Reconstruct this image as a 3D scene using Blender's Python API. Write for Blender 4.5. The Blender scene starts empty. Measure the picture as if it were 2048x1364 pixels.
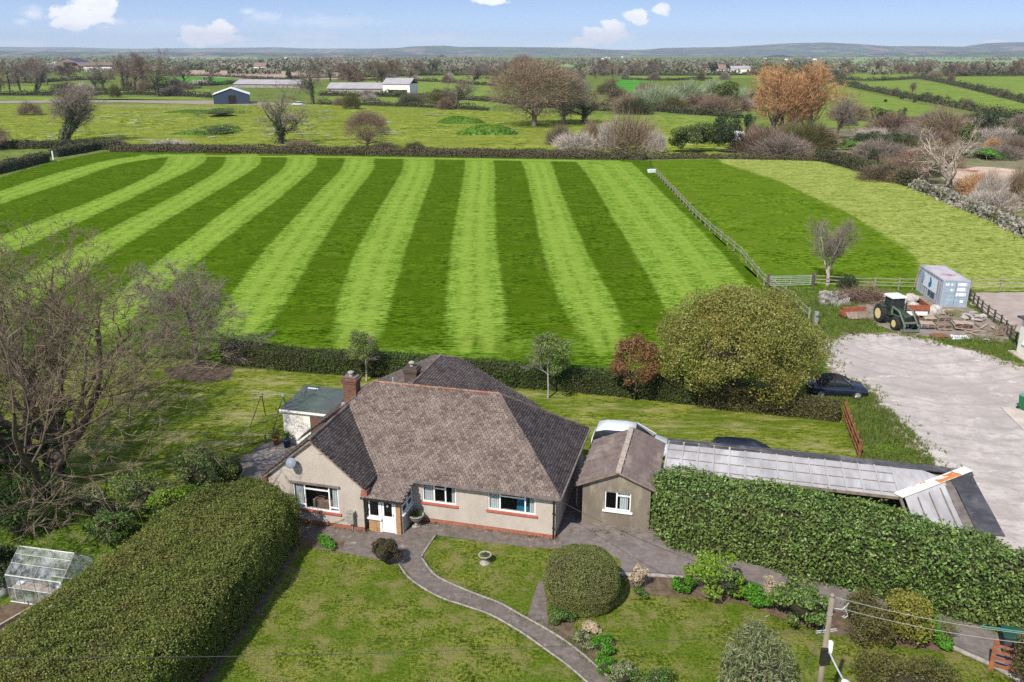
import bpy, bmesh, math, random
import numpy as np
from mathutils import Vector, Matrix

# ------------------------------------------------------------------ camera, world, sun, exposure
SC = bpy.context.scene
COL = SC.collection
F, HOR, CH = 1700.0, 108.0, 22.5            # focal length and horizon of the 2048 px photograph, drone height
PITCH = math.atan((682 - HOR) / F)
cam = bpy.data.cameras.new('camera'); co = bpy.data.objects.new('camera', cam); COL.objects.link(co)
cam.sensor_width = 36.0; cam.lens = 36.0 * F / 2048.0
cam.clip_start = 0.5; cam.clip_end = 40000
co.location = (0, 0, CH); co.rotation_euler = (math.pi / 2 - PITCH, 0, 0)
SC.camera = co
SUN_EL, SUN_LEFT = math.radians(47), math.radians(30)   # sun behind the camera, to its left
sun_vec = Vector((-math.sin(SUN_LEFT) * math.cos(SUN_EL), -math.cos(SUN_LEFT) * math.cos(SUN_EL), math.sin(SUN_EL)))
sl = bpy.data.lights.new('sun', 'SUN'); sl.energy = 3.75; sl.angle = math.radians(0.53); sl.color = (1.0, 0.935, 0.845)
so = bpy.data.objects.new('sun', sl); COL.objects.link(so)
so.rotation_euler = sun_vec.to_track_quat('Z', 'Y').to_euler(); so.location = (0, 0, 60)
SC.view_settings.view_transform = 'Standard'; SC.view_settings.look = 'None'
SC.view_settings.gamma = 1; SC.view_settings.use_curve_mapping = False
SC.view_settings.exposure = 0.74
SC.render.engine = 'CYCLES'
SC.cycles.max_bounces = 6; SC.cycles.diffuse_bounces = 3; SC.cycles.glossy_bounces = 2
SC.cycles.transmission_bounces = 4; SC.cycles.transparent_max_bounces = 8; SC.cycles.volume_bounces = 0
SC.cycles.use_denoising = False; SC.cycles.use_adaptive_sampling = False
SC.cycles.caustics_reflective = False; SC.cycles.caustics_refractive = False

class NT:
    """tiny helper for node trees"""
    def __init__(s, tree):
        s.t = tree; s.n = tree.nodes; s.l = tree.links
    def add(s, typ, **kw):
        nd = s.n.new(typ)
        for k, v in kw.items(): setattr(nd, k, v)
        return nd
    def put(s, sock, v):
        if hasattr(v, 'is_linked') or isinstance(v, bpy.types.NodeSocket): s.l.new(v, sock)
        else: sock.default_value = v
    def math(s, op, a, b=None, c=None, clamp=False):
        nd = s.add('ShaderNodeMath', operation=op, use_clamp=clamp)
        s.put(nd.inputs[0], a)
        if b is not None: s.put(nd.inputs[1], b)
        if c is not None: s.put(nd.inputs[2], c)
        return nd.outputs[0]
    def mix(s, f, a, b, mode='MIX'):
        nd = s.add('ShaderNodeMix', data_type='RGBA', blend_type=mode)
        s.put(nd.inputs[0], f)
        for k, v in ((6, a), (7, b)):
            if isinstance(v, (tuple, list)): v = tuple(v) + (1,) if len(v) == 3 else v
            s.put(nd.inputs[k], v)
        return nd.outputs[2]
    def noise(s, vec, scale, detail=3, rough=0.55, dist=0.0, out=0):
        nd = s.add('ShaderNodeTexNoise')
        if vec is not None: s.l.new(vec, nd.inputs['Vector'])
        nd.inputs['Scale'].default_value = scale; nd.inputs['Detail'].default_value = detail
        nd.inputs['Roughness'].default_value = rough; nd.inputs['Distortion'].default_value = dist
        return nd.outputs[out]
    def ramp(s, f, stops, interp='LINEAR'):
        nd = s.add('ShaderNodeValToRGB'); cr = nd.color_ramp; cr.interpolation = interp
        while len(cr.elements) < len(stops): cr.elements.new(0.5)
        for e, (p, c) in zip(cr.elements, stops):
            e.position = p; e.color = tuple(c) + (1,) if len(c) == 3 else c
        s.put(nd.inputs[0], f); return nd.outputs[0]
    def step(s, v, a, b):
        nd = s.add('ShaderNodeMapRange', interpolation_type='SMOOTHSTEP')
        s.put(nd.inputs[0], v); nd.inputs[1].default_value = a; nd.inputs[2].default_value = b
        return nd.outputs[0]
    def scale(s, vec, v):
        nd = s.add('ShaderNodeMapping'); s.l.new(vec, nd.inputs[0]); nd.inputs['Scale'].default_value = v
        return nd.outputs[0]

def ray(px, py):
    x, y = (px - 1024) / F, -(py - 682) / F
    c, n = math.cos(PITCH), math.sin(PITCH)
    return np.array([x, c + y * n, -n + y * c])
def at(px, py, z=0.0):
    """the point at height z that the photograph shows at pixel px, py"""
    r = ray(px, py); t = (z - CH) / r[2]
    return np.array([r[0] * t, r[1] * t, z])
def G(px, py): return at(px, py, 0.0)
def zat(px, py, Y):
    r = ray(px, py); return CH + r[2] * Y / r[1]
def hgt(px, py, top):
    """height of something standing at px, py whose top shows at row top"""
    P = G(px, py); return zat(px, top, P[1])
def ppm(P):
    return F / (P[1] * math.cos(PITCH) + (CH - P[2]) * math.sin(PITCH))

w = bpy.data.worlds.new('World'); SC.world = w; w.use_nodes = True
T = NT(w.node_tree)
for nd in list(T.n): T.n.remove(nd)
sky = T.add('ShaderNodeTexSky', sky_type='NISHITA'); sky.sun_disc = False
sky.sun_elevation = SUN_EL; sky.sun_rotation = math.radians(180) + SUN_LEFT
sky.altitude = 60; sky.air_density = 1.0; sky.dust_density = 1.6; sky.ozone_density = 1.0
tc = T.add('ShaderNodeTexCoord')
sx = T.add('ShaderNodeSeparateXYZ'); T.l.new(tc.outputs['Generated'], sx.inputs[0])
# the visible band lies within 4 degrees of the horizon: look the sky up a little higher so that it stays blue there
cmb = T.add('ShaderNodeCombineXYZ')
T.l.new(sx.outputs[0], cmb.inputs[0]); T.l.new(sx.outputs[1], cmb.inputs[1])
zz = T.math('MULTIPLY_ADD', sx.outputs[2], 3.8, 0.075)
T.l.new(T.math('MAXIMUM', zz, sx.outputs[2]), cmb.inputs[2])
T.l.new(cmb.outputs[0], sky.inputs['Vector']) if 'Vector' in sky.inputs else None
u = T.math('DIVIDE', sx.outputs[0], T.math('MAXIMUM', sx.outputs[1], 0.05))
v = T.math('DIVIDE', sx.outputs[2], T.math('MAXIMUM', sx.outputs[1], 0.05))
cv = T.add('ShaderNodeCombineXYZ'); T.l.new(u, cv.inputs[0]); T.l.new(v, cv.inputs[1])
def sky_uv(px, py):
    r = ray(px, py); return r[0] / r[1], r[2] / r[1]
nz = T.noise(T.scale(cv.outputs[0], (1, 1.5, 1)), 55, 7, 0.62)
nz2 = T.noise(T.scale(cv.outputs[0], (1, 2.2, 1)), 22, 4, 0.6)
mask = None; top = None
CLOUDS = [  # azimuth/elevation of each cloud, its half size, its opacity
 (62,26,34,15,.75),(45,42,18,9,.6),(165,34,62,22,1),(200,12,36,26,1),(140,44,36,13,1),(232,44,26,9,.45),(178,5,30,18,1),
 (412,72,58,17,1),(440,58,34,15,1),(470,78,50,10,.5),(525,34,48,12,.45),(495,24,20,8,.5),(980,0,34,8,.9),
 (1205,70,42,16,1),(1225,55,26,14,1),(1172,84,32,9,.9),(1130,90,40,6,.8),(1250,74,24,12,.55),(1277,33,25,13,.95),(1322,20,20,10,.85),
 (1990,84,26,5,.9),(30,88,60,9,.6),(860,76,150,11,.4),(620,72,120,14,.35),(640,44,150,16,.3),(300,60,260,24,.22),(560,90,260,9,.35)]
for (px, py, rx, ry, op) in CLOUDS:
    u0, v0 = sky_uv(px, py); ru, rv = rx / F * 1.02, ry / F * 1.08
    a = T.math('DIVIDE', T.math('SUBTRACT', u, u0), ru)
    b = T.math('DIVIDE', T.math('SUBTRACT', v, v0), rv)
    d = T.math('SQRT', T.math('MULTIPLY_ADD', a, a, T.math('MULTIPLY', b, b)))
    d = T.math('ADD', d, T.math('MULTIPLY_ADD', nz, 2.0, -1.0))
    d = T.math('ADD', d, T.math('MULTIPLY_ADD', nz2, .8, -0.4))
    m = T.math('MULTIPLY', T.step(d, 1.12, 0.72 if op > .8 else -0.1), op)
    mask = m if mask is None else T.math('MAXIMUM', mask, m)
cl = T.ramp(nz2, [(0.25, (0.74, 0.77, 0.83)), (0.5, (0.93, 0.925, 0.93)), (0.7, (1.0, 0.985, 0.965))])
bg1 = T.add('ShaderNodeBackground'); T.l.new(sky.outputs[0], bg1.inputs[0]); bg1.inputs[1].default_value = 0.135
bg2 = T.add('ShaderNodeBackground'); T.l.new(cl, bg2.inputs[0]); bg2.inputs[1].default_value = 0.84
front = T.math('GREATER_THAN', sx.outputs[1], 0.06)
ms = T.add('ShaderNodeMixShader'); T.l.new(T.math('MULTIPLY', mask, front), ms.inputs[0])
T.l.new(bg1.outputs[0], ms.inputs[1]); T.l.new(bg2.outputs[0], ms.inputs[2])
wo = T.add('ShaderNodeOutputWorld'); T.l.new(ms.outputs[0], wo.inputs[0])

# ------------------------------------------------------------------ object helpers
def tag(o, label=None, cat=None, group=None, kind=None):
    if label: o['label'] = label
    if cat: o['category'] = cat
    if group: o['group'] = group
    if kind: o['kind'] = kind
    return o
def empty(name, loc=(0, 0, 0), rz=0.0, label=None, cat=None, group=None):
    o = bpy.data.objects.new(name, None); COL.objects.link(o)
    o.location = tuple(float(x) for x in loc); o.rotation_euler = (0, 0, rz); o.empty_display_size = 0.2
    return tag(o, label, cat, group)
def link(name, me, m, parent=None, smooth=False):
    o = bpy.data.objects.new(name, me); COL.objects.link(o)
    if m is not None:
        for mm in (m if isinstance(m, (list, tuple)) else [m]): me.materials.append(mm)
    if parent is not None: o.parent = parent
    if smooth and len(me.polygons):
        me.polygons.foreach_set('use_smooth', np.ones(len(me.polygons), dtype=bool))
    return o
def bulk_me(name, V, Fs):
    """mesh from numpy vertices and a list of face index arrays (one array per face size)"""
    if not isinstance(Fs, (list, tuple)): Fs = [Fs]
    Fs = [f for f in Fs if len(f)]
    me = bpy.data.meshes.new(name)
    V = np.asarray(V, dtype=np.float32)
    me.vertices.add(len(V)); me.vertices.foreach_set('co', V.ravel())
    li = np.concatenate([f.ravel() for f in Fs]).astype(np.int32)
    tot = np.concatenate([np.full(len(f), f.shape[1], dtype=np.int32) for f in Fs])
    me.loops.add(len(li)); me.loops.foreach_set('vertex_index', li)
    me.polygons.add(len(tot)); me.polygons.foreach_set('loop_start', np.concatenate([[0], np.cumsum(tot)[:-1]]).astype(np.int32))
    me.update(calc_edges=True)
    return me
def bulk(name, V, Fs, m, parent=None, smooth=False):
    return link(name, bulk_me(name, V, Fs), m, parent, smooth)
def attr(me, name, vals):
    a = me.attributes.new(name, 'FLOAT', 'POINT'); a.data.foreach_set('value', np.asarray(vals, dtype=np.float32))

class MB:
    """collects boxes, tubes, prisms ... and links them as ONE mesh"""
    def __init__(s): s.v = []; s.f = []
    def face(s, pts):
        b = len(s.v); s.v += [tuple(float(c) for c in p) for p in pts]; s.f.append(tuple(range(b, b + len(pts))))
    def hexa(s, p):
        """eight corners: four below, four above, each counter clockwise from above"""
        b = len(s.v); s.v += [tuple(float(c) for c in q) for q in p]
        for q in ((3, 2, 1, 0), (4, 5, 6, 7), (0, 1, 5, 4), (1, 2, 6, 5), (2, 3, 7, 6), (3, 0, 4, 7)):
            s.f.append(tuple(b + i for i in q))
    def box(s, x0, x1, y0, y1, z0, z1, c=None, rz=0.0, tilt=0.0):
        p = [(x0, y0, z0), (x1, y0, z0), (x1, y1, z0), (x0, y1, z0), (x0, y0, z1), (x1, y0, z1), (x1, y1, z1), (x0, y1, z1)]
        if c is not None:
            M = Matrix.Translation(c) @ Matrix.Rotation(rz, 4, 'Z') @ Matrix.Rotation(tilt, 4, 'X')
            p = [tuple(M @ Vector(q)) for q in p]
        s.hexa(p)
    def prism(s, poly, vec):
        b = len(s.v); n = len(poly); v = np.asarray(vec, float)
        s.v += [tuple(map(float, p)) for p in poly] + [tuple(np.asarray(p, float) + v) for p in poly]
        s.f.append(tuple(range(b + n - 1, b - 1, -1))); s.f.append(tuple(range(b + n, b + 2 * n)))
        for i in range(n):
            j = (i + 1) % n; s.f.append((b + i, b + j, b + n + j, b + n + i))
    def tube(s, p0, p1, r0, r1=None, n=8, cap=True):
        r1 = r0 if r1 is None else r1
        p0 = np.asarray(p0, float); p1 = np.asarray(p1, float); d = p1 - p0
        L = np.linalg.norm(d)
        if L < 1e-6: return
        d /= L; a = np.cross(d, (0, 0, 1.0)) if abs(d[2]) < .9 else np.cross(d, (1.0, 0, 0))
        a /= np.linalg.norm(a); c = np.cross(d, a); b = len(s.v)
        for p, r in ((p0, r0), (p1, r1)):
            for k in range(n):
                t = 2 * math.pi * k / n; s.v.append(tuple(p + r * (math.cos(t) * a + math.sin(t) * c)))
        for k in range(n):
            j = (k + 1) % n; s.f.append((b + k, b + j, b + n + j, b + n + k))
        if cap: s.f.append(tuple(range(b + n - 1, b - 1, -1))); s.f.append(tuple(range(b + n, b + 2 * n)))
    def path(s, pts, r, n=5):
        for a, c in zip(pts[:-1], pts[1:]): s.tube(a, c, r, r, n)
    def lathe(s, prof, c=(0, 0, 0), n=20, axis='Z'):
        """profile of (radius, height) turned round an axis through c"""
        b = len(s.v)
        for r, h in prof:
            for k in range(n):
                t = 2 * math.pi * k / n
                q = (r * math.cos(t), r * math.sin(t), h)
                if axis == 'Y': q = (q[0], q[2], q[1])
                if axis == 'X': q = (q[2], q[0], q[1])
                s.v.append((c[0] + q[0], c[1] + q[1], c[2] + q[2]))
        for i in range(len(prof) - 1):
            for k in range(n):
                j = (k + 1) % n
                s.f.append((b + i * n + k, b + i * n + j, b + (i + 1) * n + j, b + (i + 1) * n + k))
        s.f.append(tuple(range(b + n - 1, b - 1, -1))); e = b + (len(prof) - 1) * n
        s.f.append(tuple(range(e, e + n)))
    def loft(s, rings, close=True):
        b = len(s.v); n = len(rings[0])
        for r in rings: s.v += [tuple(map(float, p)) for p in r]
        for i in range(len(rings) - 1):
            for k in range(n):
                j = (k + 1) % n
                s.f.append((b + i * n + k, b + i * n + j, b + (i + 1) * n + j, b + (i + 1) * n + k))
        if close:
            s.f.append(tuple(range(b + n - 1, b - 1, -1))); e = b + (len(rings) - 1) * n; s.f.append(tuple(range(e, e + n)))
    def build(s, name, m, parent=None, smooth=False, bevel=0.0):
        me = bpy.data.meshes.new(name); me.from_pydata(s.v, [], s.f)
        bm = bmesh.new(); bm.from_mesh(me); bmesh.ops.recalc_face_normals(bm, faces=bm.faces); bm.to_mesh(me); bm.free()
        o = link(name, me, m, parent, smooth)
        if bevel:
            bv = o.modifiers.new('bevel', 'BEVEL'); bv.width = bevel; bv.segments = 2; bv.limit_method = 'ANGLE'
        return o
def copy_tree(o, parent=None, **props):
    c = o.copy(); COL.objects.link(c); c.parent = parent
    for k, val in props.items(): c[k] = val
    for ch in list(o.children): copy_tree(ch, c)
    return c
def rehue(o, names, m):
    """own material on the copied parts of that name (mesh data stays shared)"""
    for ch in o.children:
        if ch.name.split('.')[0] in names:
            ch.material_slots[0].link = 'OBJECT'; ch.material_slots[0].material = m
    return o
# ------------------------------------------------------------------ materials
MATS = {}
def newmat(name):
    m = bpy.data.materials.new(name); m.use_nodes = True
    t = NT(m.node_tree); b = t.n['Principled BSDF']; b.inputs['Specular IOR Level'].default_value = 0.3
    return m, t, b
def coords(t, kind='Object'):
    return t.add('ShaderNodeTexCoord').outputs[kind]
def bump(t, b, h, strength=0.4, dist=0.02):
    nd = t.add('ShaderNodeBump'); nd.inputs['Strength'].default_value = strength; nd.inputs['Distance'].default_value = dist
    t.l.new(h, nd.inputs['Height']); t.l.new(nd.outputs[0], b.inputs['Normal'])
def plain(name, c, c2=None, scale=6, rough=.7, spec=.3, metal=0.0, bmp=0.0, bscale=None, lo=.35, hi=.65, stretch=None, c3=None, s3=1.0):
    m, t, b = newmat(name)
    vec = coords(t)
    if stretch: vec = t.scale(vec, stretch)
    if c2 is None: c2 = tuple(min(1, x * 0.8) for x in c)
    n = t.noise(vec, scale, 5, .6)
    col = t.mix(t.step(n, lo, hi), c, c2)
    if c3 is not None: col = t.mix(t.step(t.noise(vec, s3, 4, .6), .52, .68), col, c3)
    t.l.new(col, b.inputs['Base Color'])
    b.inputs['Roughness'].default_value = rough; b.inputs['Specular IOR Level'].default_value = spec; b.inputs['Metallic'].default_value = metal
    if bmp: bump(t, b, t.noise(vec, bscale or scale * 3, 4, .6), bmp, 0.02)
    return m
def leafmat(name, cols, trans=.35, gloss=.35, spec=.25, patch=None, pscale=.6, bright=.35):
    """leaves or twigs: every loose piece gets its own tone"""
    m, t, b = newmat(name)
    r = t.add('ShaderNodeNewGeometry').outputs['Random Per Island']
    k = len(cols)
    col = t.ramp(r, [(i / max(1, k - 1), c) for i, c in enumerate(cols)])
    n = t.noise(coords(t), pscale, 3, .6)
    if patch is not None: col = t.mix(t.math('MULTIPLY', t.step(n, .42, .68), .8), col, patch)
    n2 = t.noise(coords(t), pscale * 3.1, 2, .5)
    g = t.math('MULTIPLY_ADD', n2, 2 * bright, 1 - bright)
    col = t.mix(1.0, col, g, 'MULTIPLY')
    t.l.new(col, b.inputs['Base Color']); b.inputs['Roughness'].default_value = gloss; b.inputs['Specular IOR Level'].default_value = spec
    if trans:
        tr = t.add('ShaderNodeBsdfTranslucent'); t.l.new(t.mix(.5, col, (.25, .32, .05)), tr.inputs[0])
        mx = t.add('ShaderNodeMixShader'); mx.inputs[0].default_value = trans
        t.l.new(b.outputs[0], mx.inputs[1]); t.l.new(tr.outputs[0], mx.inputs[2])
        t.l.new(mx.outputs[0], t.n['Material Output'].inputs['Surface'])
    return m
def grassmat(name, a, b_, c=None, dry=None, fine=9.0, mid=1.1, big=.12, mow=False, light=None, bmp=.6, stretch=(1, 1, 1), drylo=.55, dryhi=.75, weeds=None):
    """turf: blade clumps, patches and, if asked, the mown bands held in the 'mow' attribute"""
    m, t, b = newmat(name)
    vec = coords(t); vs = t.scale(vec, stretch)
    nf = t.noise(vs, fine, 4, .7); nm = t.noise(vs, mid, 5, .65); nb = t.noise(vec, big, 4, .6)
    ng = t.noise(vs, fine * 2.7, 3, .7)
    f = t.math('ADD', t.math('MULTIPLY', nf, .5), t.math('ADD', t.math('MULTIPLY', nm, .22), t.math('MULTIPLY', ng, .28)))
    dk = tuple(x * .42 for x in a); lt_ = (min(1, b_[0] * 1.45), b_[1] * 1.22, b_[2] * 1.6)
    base = t.ramp(f, [(.432, dk), (.478, a), (.52, b_), (.57, lt_)])
    if c is not None: base = t.mix(t.math('MULTIPLY', t.step(nb, .4, .62), .7), base, c)
    if mow:
        at_ = t.add('ShaderNodeAttribute', attribute_name='mow').outputs['Fac']
        k = t.math('ADD', at_, t.math('MULTIPLY_ADD', nf, .44, -.22))
        k = t.step(k, .18, .82)
        la, lb = light
        lt = t.ramp(f, [(.432, tuple(x * .48 for x in la)), (.478, la), (.52, lb), (.57, (lb[0] * 1.4, lb[1] * 1.2, lb[2] * 1.5))])
        base = t.mix(k, base, lt)
        st = t.add('ShaderNodeAttribute', attribute_name='line').outputs['Fac']
        base = t.mix(t.math('MULTIPLY', st, t.math('MULTIPLY_ADD', nf, 1.4, -.05, clamp=True)), base, (lb[0] * 1.25, lb[1] * 1.12, lb[2] * 1.3))
    if dry is not None:
        base = t.mix(t.math('MULTIPLY', t.step(t.noise(vs, mid * .8, 5, .7), drylo, dryhi), .85), base, dry)
    if weeds is not None:
        base = t.mix(t.step(t.noise(vs, fine * .9, 2, .5), .70, .74), base, weeds)
    t.l.new(base, b.inputs['Base Color']); b.inputs['Roughness'].default_value = .95; b.inputs['Specular IOR Level'].default_value = 0
    bump(t, b, t.math('ADD', t.math('ADD', nf, nm), ng), 1.0, .09)
    return m

M = {}
M['field'] = grassmat('mown_grass', (.038, .088, .002), (.076, .140, .006), c=(.055, .102, .003), mow=True, fine=2.2, mid=.45, stretch=(.55, 1.3, 1), light=((.116, .208, .017), (.176, .284, .036)), dry=(.13, .155, .026), drylo=.56, dryhi=.76)
M['paddock'] = grassmat('grazed_grass', (.060, .122, .004), (.108, .182, .011), c=(.092, .150, .009), mow=True, fine=1.9, mid=.4, stretch=(.6, 1.2, 1), light=((.180, .240, .040), (.262, .308, .070)), dry=(.15, .17, .04), drylo=.56, dryhi=.76)
M['lawn'] = grassmat('lawn_grass', (.092, .130, .013), (.178, .212, .036), c=(.092, .150, .012), dry=(.235, .212, .078), fine=6.5, mid=1.1, big=.3, drylo=.47, dryhi=.66)
M['backlawn'] = grassmat('mossy_lawn_grass', (.105, .152, .012), (.205, .238, .036), c=(.09, .145, .01), dry=(.33, .30, .135), fine=4.5, mid=.8, big=.25, stretch=(.4, 1.5, 1), drylo=.48, dryhi=.66)
M['verge'] = grassmat('rough_verge_grass', (.052, .108, .010), (.130, .190, .026), c=(.095, .14, .018), fine=5, mid=.8, dry=(.22, .19, .10), drylo=.53, dryhi=.72, weeds=(.4, .42, .25))
M['pasture'] = grassmat('rough_pasture_grass', (.105, .150, .012), (.215, .262, .045), c=(.165, .195, .03), fine=.62, mid=.12, big=.03, dry=(.27, .28, .12), drylo=.60, dryhi=.72, stretch=(.5, 1.6, 1), weeds=(.055, .085, .02))
M['mound'] = grassmat('nettled_mound_grass', (.030, .085, .008), (.075, .145, .018), c=(.05, .10, .01), fine=1.3, mid=.4, dry=(.26, .27, .16), drylo=.60, dryhi=.68)
M['ground'] = grassmat('country_grass', (.085, .135, .024), (.140, .190, .042), c=(.12, .145, .04), fine=.5, mid=.06, big=.006)
M['meadow'] = grassmat('meadow_grass', (.120, .190, .026), (.180, .250, .050), c=(.15, .205, .04), fine=.6, mid=.07, big=.012, stretch=(.5, 1.3, 1))
M['crop'] = grassmat('young_crop', (.045, .20, .02), (.075, .26, .035), fine=.8, mid=.06, big=.01)
M['palefield'] = grassmat('pale_far_grass', (.17, .26, .10), (.22, .32, .13), fine=.2, mid=.02, big=.004)
M['plough'] = plain('ploughed_soil', (.30, .215, .15), (.38, .28, .20), scale=.12, rough=.95, stretch=(.4, 2, 1))
M['redsoil'] = plain('red_earth', (.40, .27, .19), (.52, .42, .33), scale=.35, rough=.95, c3=(.26, .10, .055), s3=.22, bmp=.6, bscale=1.5)
M['track'] = plain('pink_stone_track', (.30, .245, .205), (.22, .20, .13), scale=.4, rough=.95)
M['scrubsoil'] = plain('scrub_ground', (.13, .125, .055), (.21, .18, .10), scale=.5, rough=.95, c3=(.09, .15, .02), s3=.2)
M['bed'] = plain('bed_soil', (.085, .058, .04), (.15, .105, .07), scale=3, rough=.95, bmp=.7, bscale=14, c3=(.05, .075, .015), s3=1.6)
M['sand'] = plain('menage_sand', (.29, .235, .20), (.36, .30, .26), scale=.7, rough=.95, bmp=.6, bscale=4)
M['moss'] = plain('mossy_paving', (.115, .095, .085), (.19, .165, .15), scale=2.2, rough=.9, bmp=.5, bscale=20, c3=(.13, .14, .06), s3=2)

def tarmac(name, a, b2, stain, light, s=1.0):
    m, t, b = newmat(name); vec = coords(t)
    n1 = t.noise(vec, 2.2 * s, 6, .7); n2 = t.noise(vec, .45 * s, 5, .65); n3 = t.noise(vec, 45, 2, .5)
    c = t.mix(t.step(n1, .35, .65), a, b2)
    c = t.mix(t.math('MULTIPLY', t.step(n2, .5, .7), .8), c, stain)
    c = t.mix(t.math('MULTIPLY', t.step(t.noise(vec, 1.1 * s, 6, .75), .60, .68), .75), c, light)
    c = t.mix(t.math('MULTIPLY_ADD', n3, .5, -.1, clamp=True), c, tuple(x * .5 for x in a))
    t.l.new(c, b.inputs['Base Color']); b.inputs['Roughness'].default_value = .88
    bump(t, b, t.math('ADD', n3, n1), .5, .012)
    return m
M['drive'] = tarmac('old_tarmac', (.148, .124, .115), (.220, .190, .175), (.112, .095, .082), (.33, .29, .265))
M['path'] = tarmac('mossy_path_tarmac', (.125, .102, .090), (.195, .165, .145), (.095, .085, .058), (.40, .355, .31), 1.6)
def gravel():
    m, t, b = newmat('crushed_stone_yard'); vec = coords(t)
    n1 = t.noise(vec, .35, 6, .65); n2 = t.noise(vec, 1.8, 6, .7); n3 = t.noise(vec, 22, 3, .6)
    c = t.mix(t.step(n1, .35, .68), (.52, .475, .435), (.34, .305, .285))
    c = t.mix(t.math('MULTIPLY', t.step(n2, .48, .66), .75), c, (.30, .255, .22))
    c = t.mix(t.math('MULTIPLY', t.step(t.noise(vec, .085, 4, .6), .46, .60), .6), c, (.33, .285, .26))
    c = t.mix(t.math('MULTIPLY', t.step(t.noise(t.scale(vec, (.5, 1, 1)), .9, 5, .7), .58, .68), .8), c, (.63, .59, .55))
    wv_ = t.add('ShaderNodeTexWave', wave_type='RINGS', rings_direction='Z'); wv_.inputs['Scale'].default_value = .16; wv_.inputs['Distortion'].default_value = 5; wv_.inputs['Detail'].default_value = 3
    mp_ = t.add('ShaderNodeMapping'); t.l.new(vec, mp_.inputs[0]); mp_.inputs['Location'].default_value = (-33, -66, 0); t.l.new(mp_.outputs[0], wv_.inputs[0])
    c = t.mix(t.math('MULTIPLY', t.step(wv_.outputs['Fac'], .82, .98), .38), c, (.27, .235, .21))
    c = t.mix(t.math('MULTIPLY_ADD', n3, .6, -.2, clamp=True), c, (.25, .215, .20))
    t.l.new(c, b.inputs['Base Color']); b.inputs['Roughness'].default_value = .92
    bump(t, b, t.math('ADD', t.math('MULTIPLY', n3, .4), n2), .6, .05)
    return m
M['yard'] = gravel()
M['scrapyard'] = plain('trampled_scrap_ground', (.175, .145, .115), (.26, .22, .18), scale=1.6, rough=.95, bmp=.6, c3=(.10, .105, .04), s3=.7)
M['yardedge'] = plain('muddy_gravel_verge', (.27, .215, .16), (.155, .135, .075), scale=2.2, rough=.95, bmp=.5, c3=(.36, .30, .25), s3=1.4)
M['concrete'] = plain('concrete', (.50, .44, .38), (.40, .35, .30), scale=1.2, rough=.85, bmp=.3)
M['kerb'] = plain('pale_concrete_edging', (.31, .275, .245), (.19, .165, .145), scale=5, rough=.9, bmp=.4)
M['stone'] = plain('field_stone', (.36, .35, .32), (.15, .14, .12), scale=1.6, rough=.95)

def render_wall(name, a, b2, speck, stain=None):
    m, t, b = newmat(name); vec = coords(t)
    n1 = t.noise(vec, .7, 5, .7); n2 = t.noise(vec, 55, 3, .7); n3 = t.noise(t.scale(vec, (1, 1, .25)), 1.7, 5, .7)
    c = t.mix(t.step(n1, .3, .7), a, b2)
    c = t.mix(t.math('MULTIPLY', t.step(n2, .5, .62), .75), c, speck)
    if stain is not None: c = t.mix(t.math('MULTIPLY', t.step(n3, .5, .7), .75), c, stain)
    t.l.new(c, b.inputs['Base Color']); b.inputs['Roughness'].default_value = .92
    bump(t, b, n2, .7, .012)
    return m
M['wall'] = render_wall('pebbledash', (.49, .44, .385), (.41, .365, .315), (.27, .225, .19), (.36, .31, .26))
M['garage_wall'] = render_wall('weathered_render', (.215, .185, .145), (.155, .13, .10), (.10, .085, .06), (.30, .265, .20))
def bricks(name, c1, c2, mortar, sx=.215, sz=.075, bias=0.0):
    m, t, b = newmat(name)
    g = coords(t); s_ = t.add('ShaderNodeSeparateXYZ'); t.l.new(g, s_.inputs[0])
    cm = t.add('ShaderNodeCombineXYZ'); t.l.new(t.math('ADD', s_.outputs[0], s_.outputs[1]), cm.inputs[0]); t.l.new(s_.outputs[2], cm.inputs[1])
    br = t.add('ShaderNodeTexBrick'); t.l.new(cm.outputs[0], br.inputs['Vector'])
    br.inputs['Scale'].default_value = 1; br.inputs['Brick Width'].default_value = sx; br.inputs['Row Height'].default_value = sz
    br.inputs['Mortar Size'].default_value = .006; br.inputs['Color1'].default_value = c1 + (1,); br.inputs['Color2'].default_value = c2 + (1,)
    br.inputs['Mortar'].default_value = mortar + (1,); br.inputs['Bias'].default_value = bias
    col = t.mix(t.math('MULTIPLY', t.step(t.noise(g, 5, 4, .7), .52, .66), .6), br.outputs['Color'], tuple(x * .45 for x in c1))
    t.l.new(col, b.inputs['Base Color']); b.inputs['Roughness'].default_value = .9
    bump(t, b, t.math('SUBTRACT', 1.0, br.outputs['Fac']), .5, .008)
    return m
M['redbrick'] = bricks('red_brick', (.36, .105, .05), (.24, .075, .045), (.30, .25, .21))
M['chimney'] = bricks('dark_chimney_brick', (.19, .075, .045), (.095, .045, .035), (.16, .13, .11))
M['buffbrick'] = bricks('buff_brick', (.42, .24, .10), (.34, .18, .08), (.38, .32, .25))
M['dirtybrick'] = bricks('sooty_brick', (.10, .075, .06), (.055, .042, .036), (.12, .10, .085))
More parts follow.
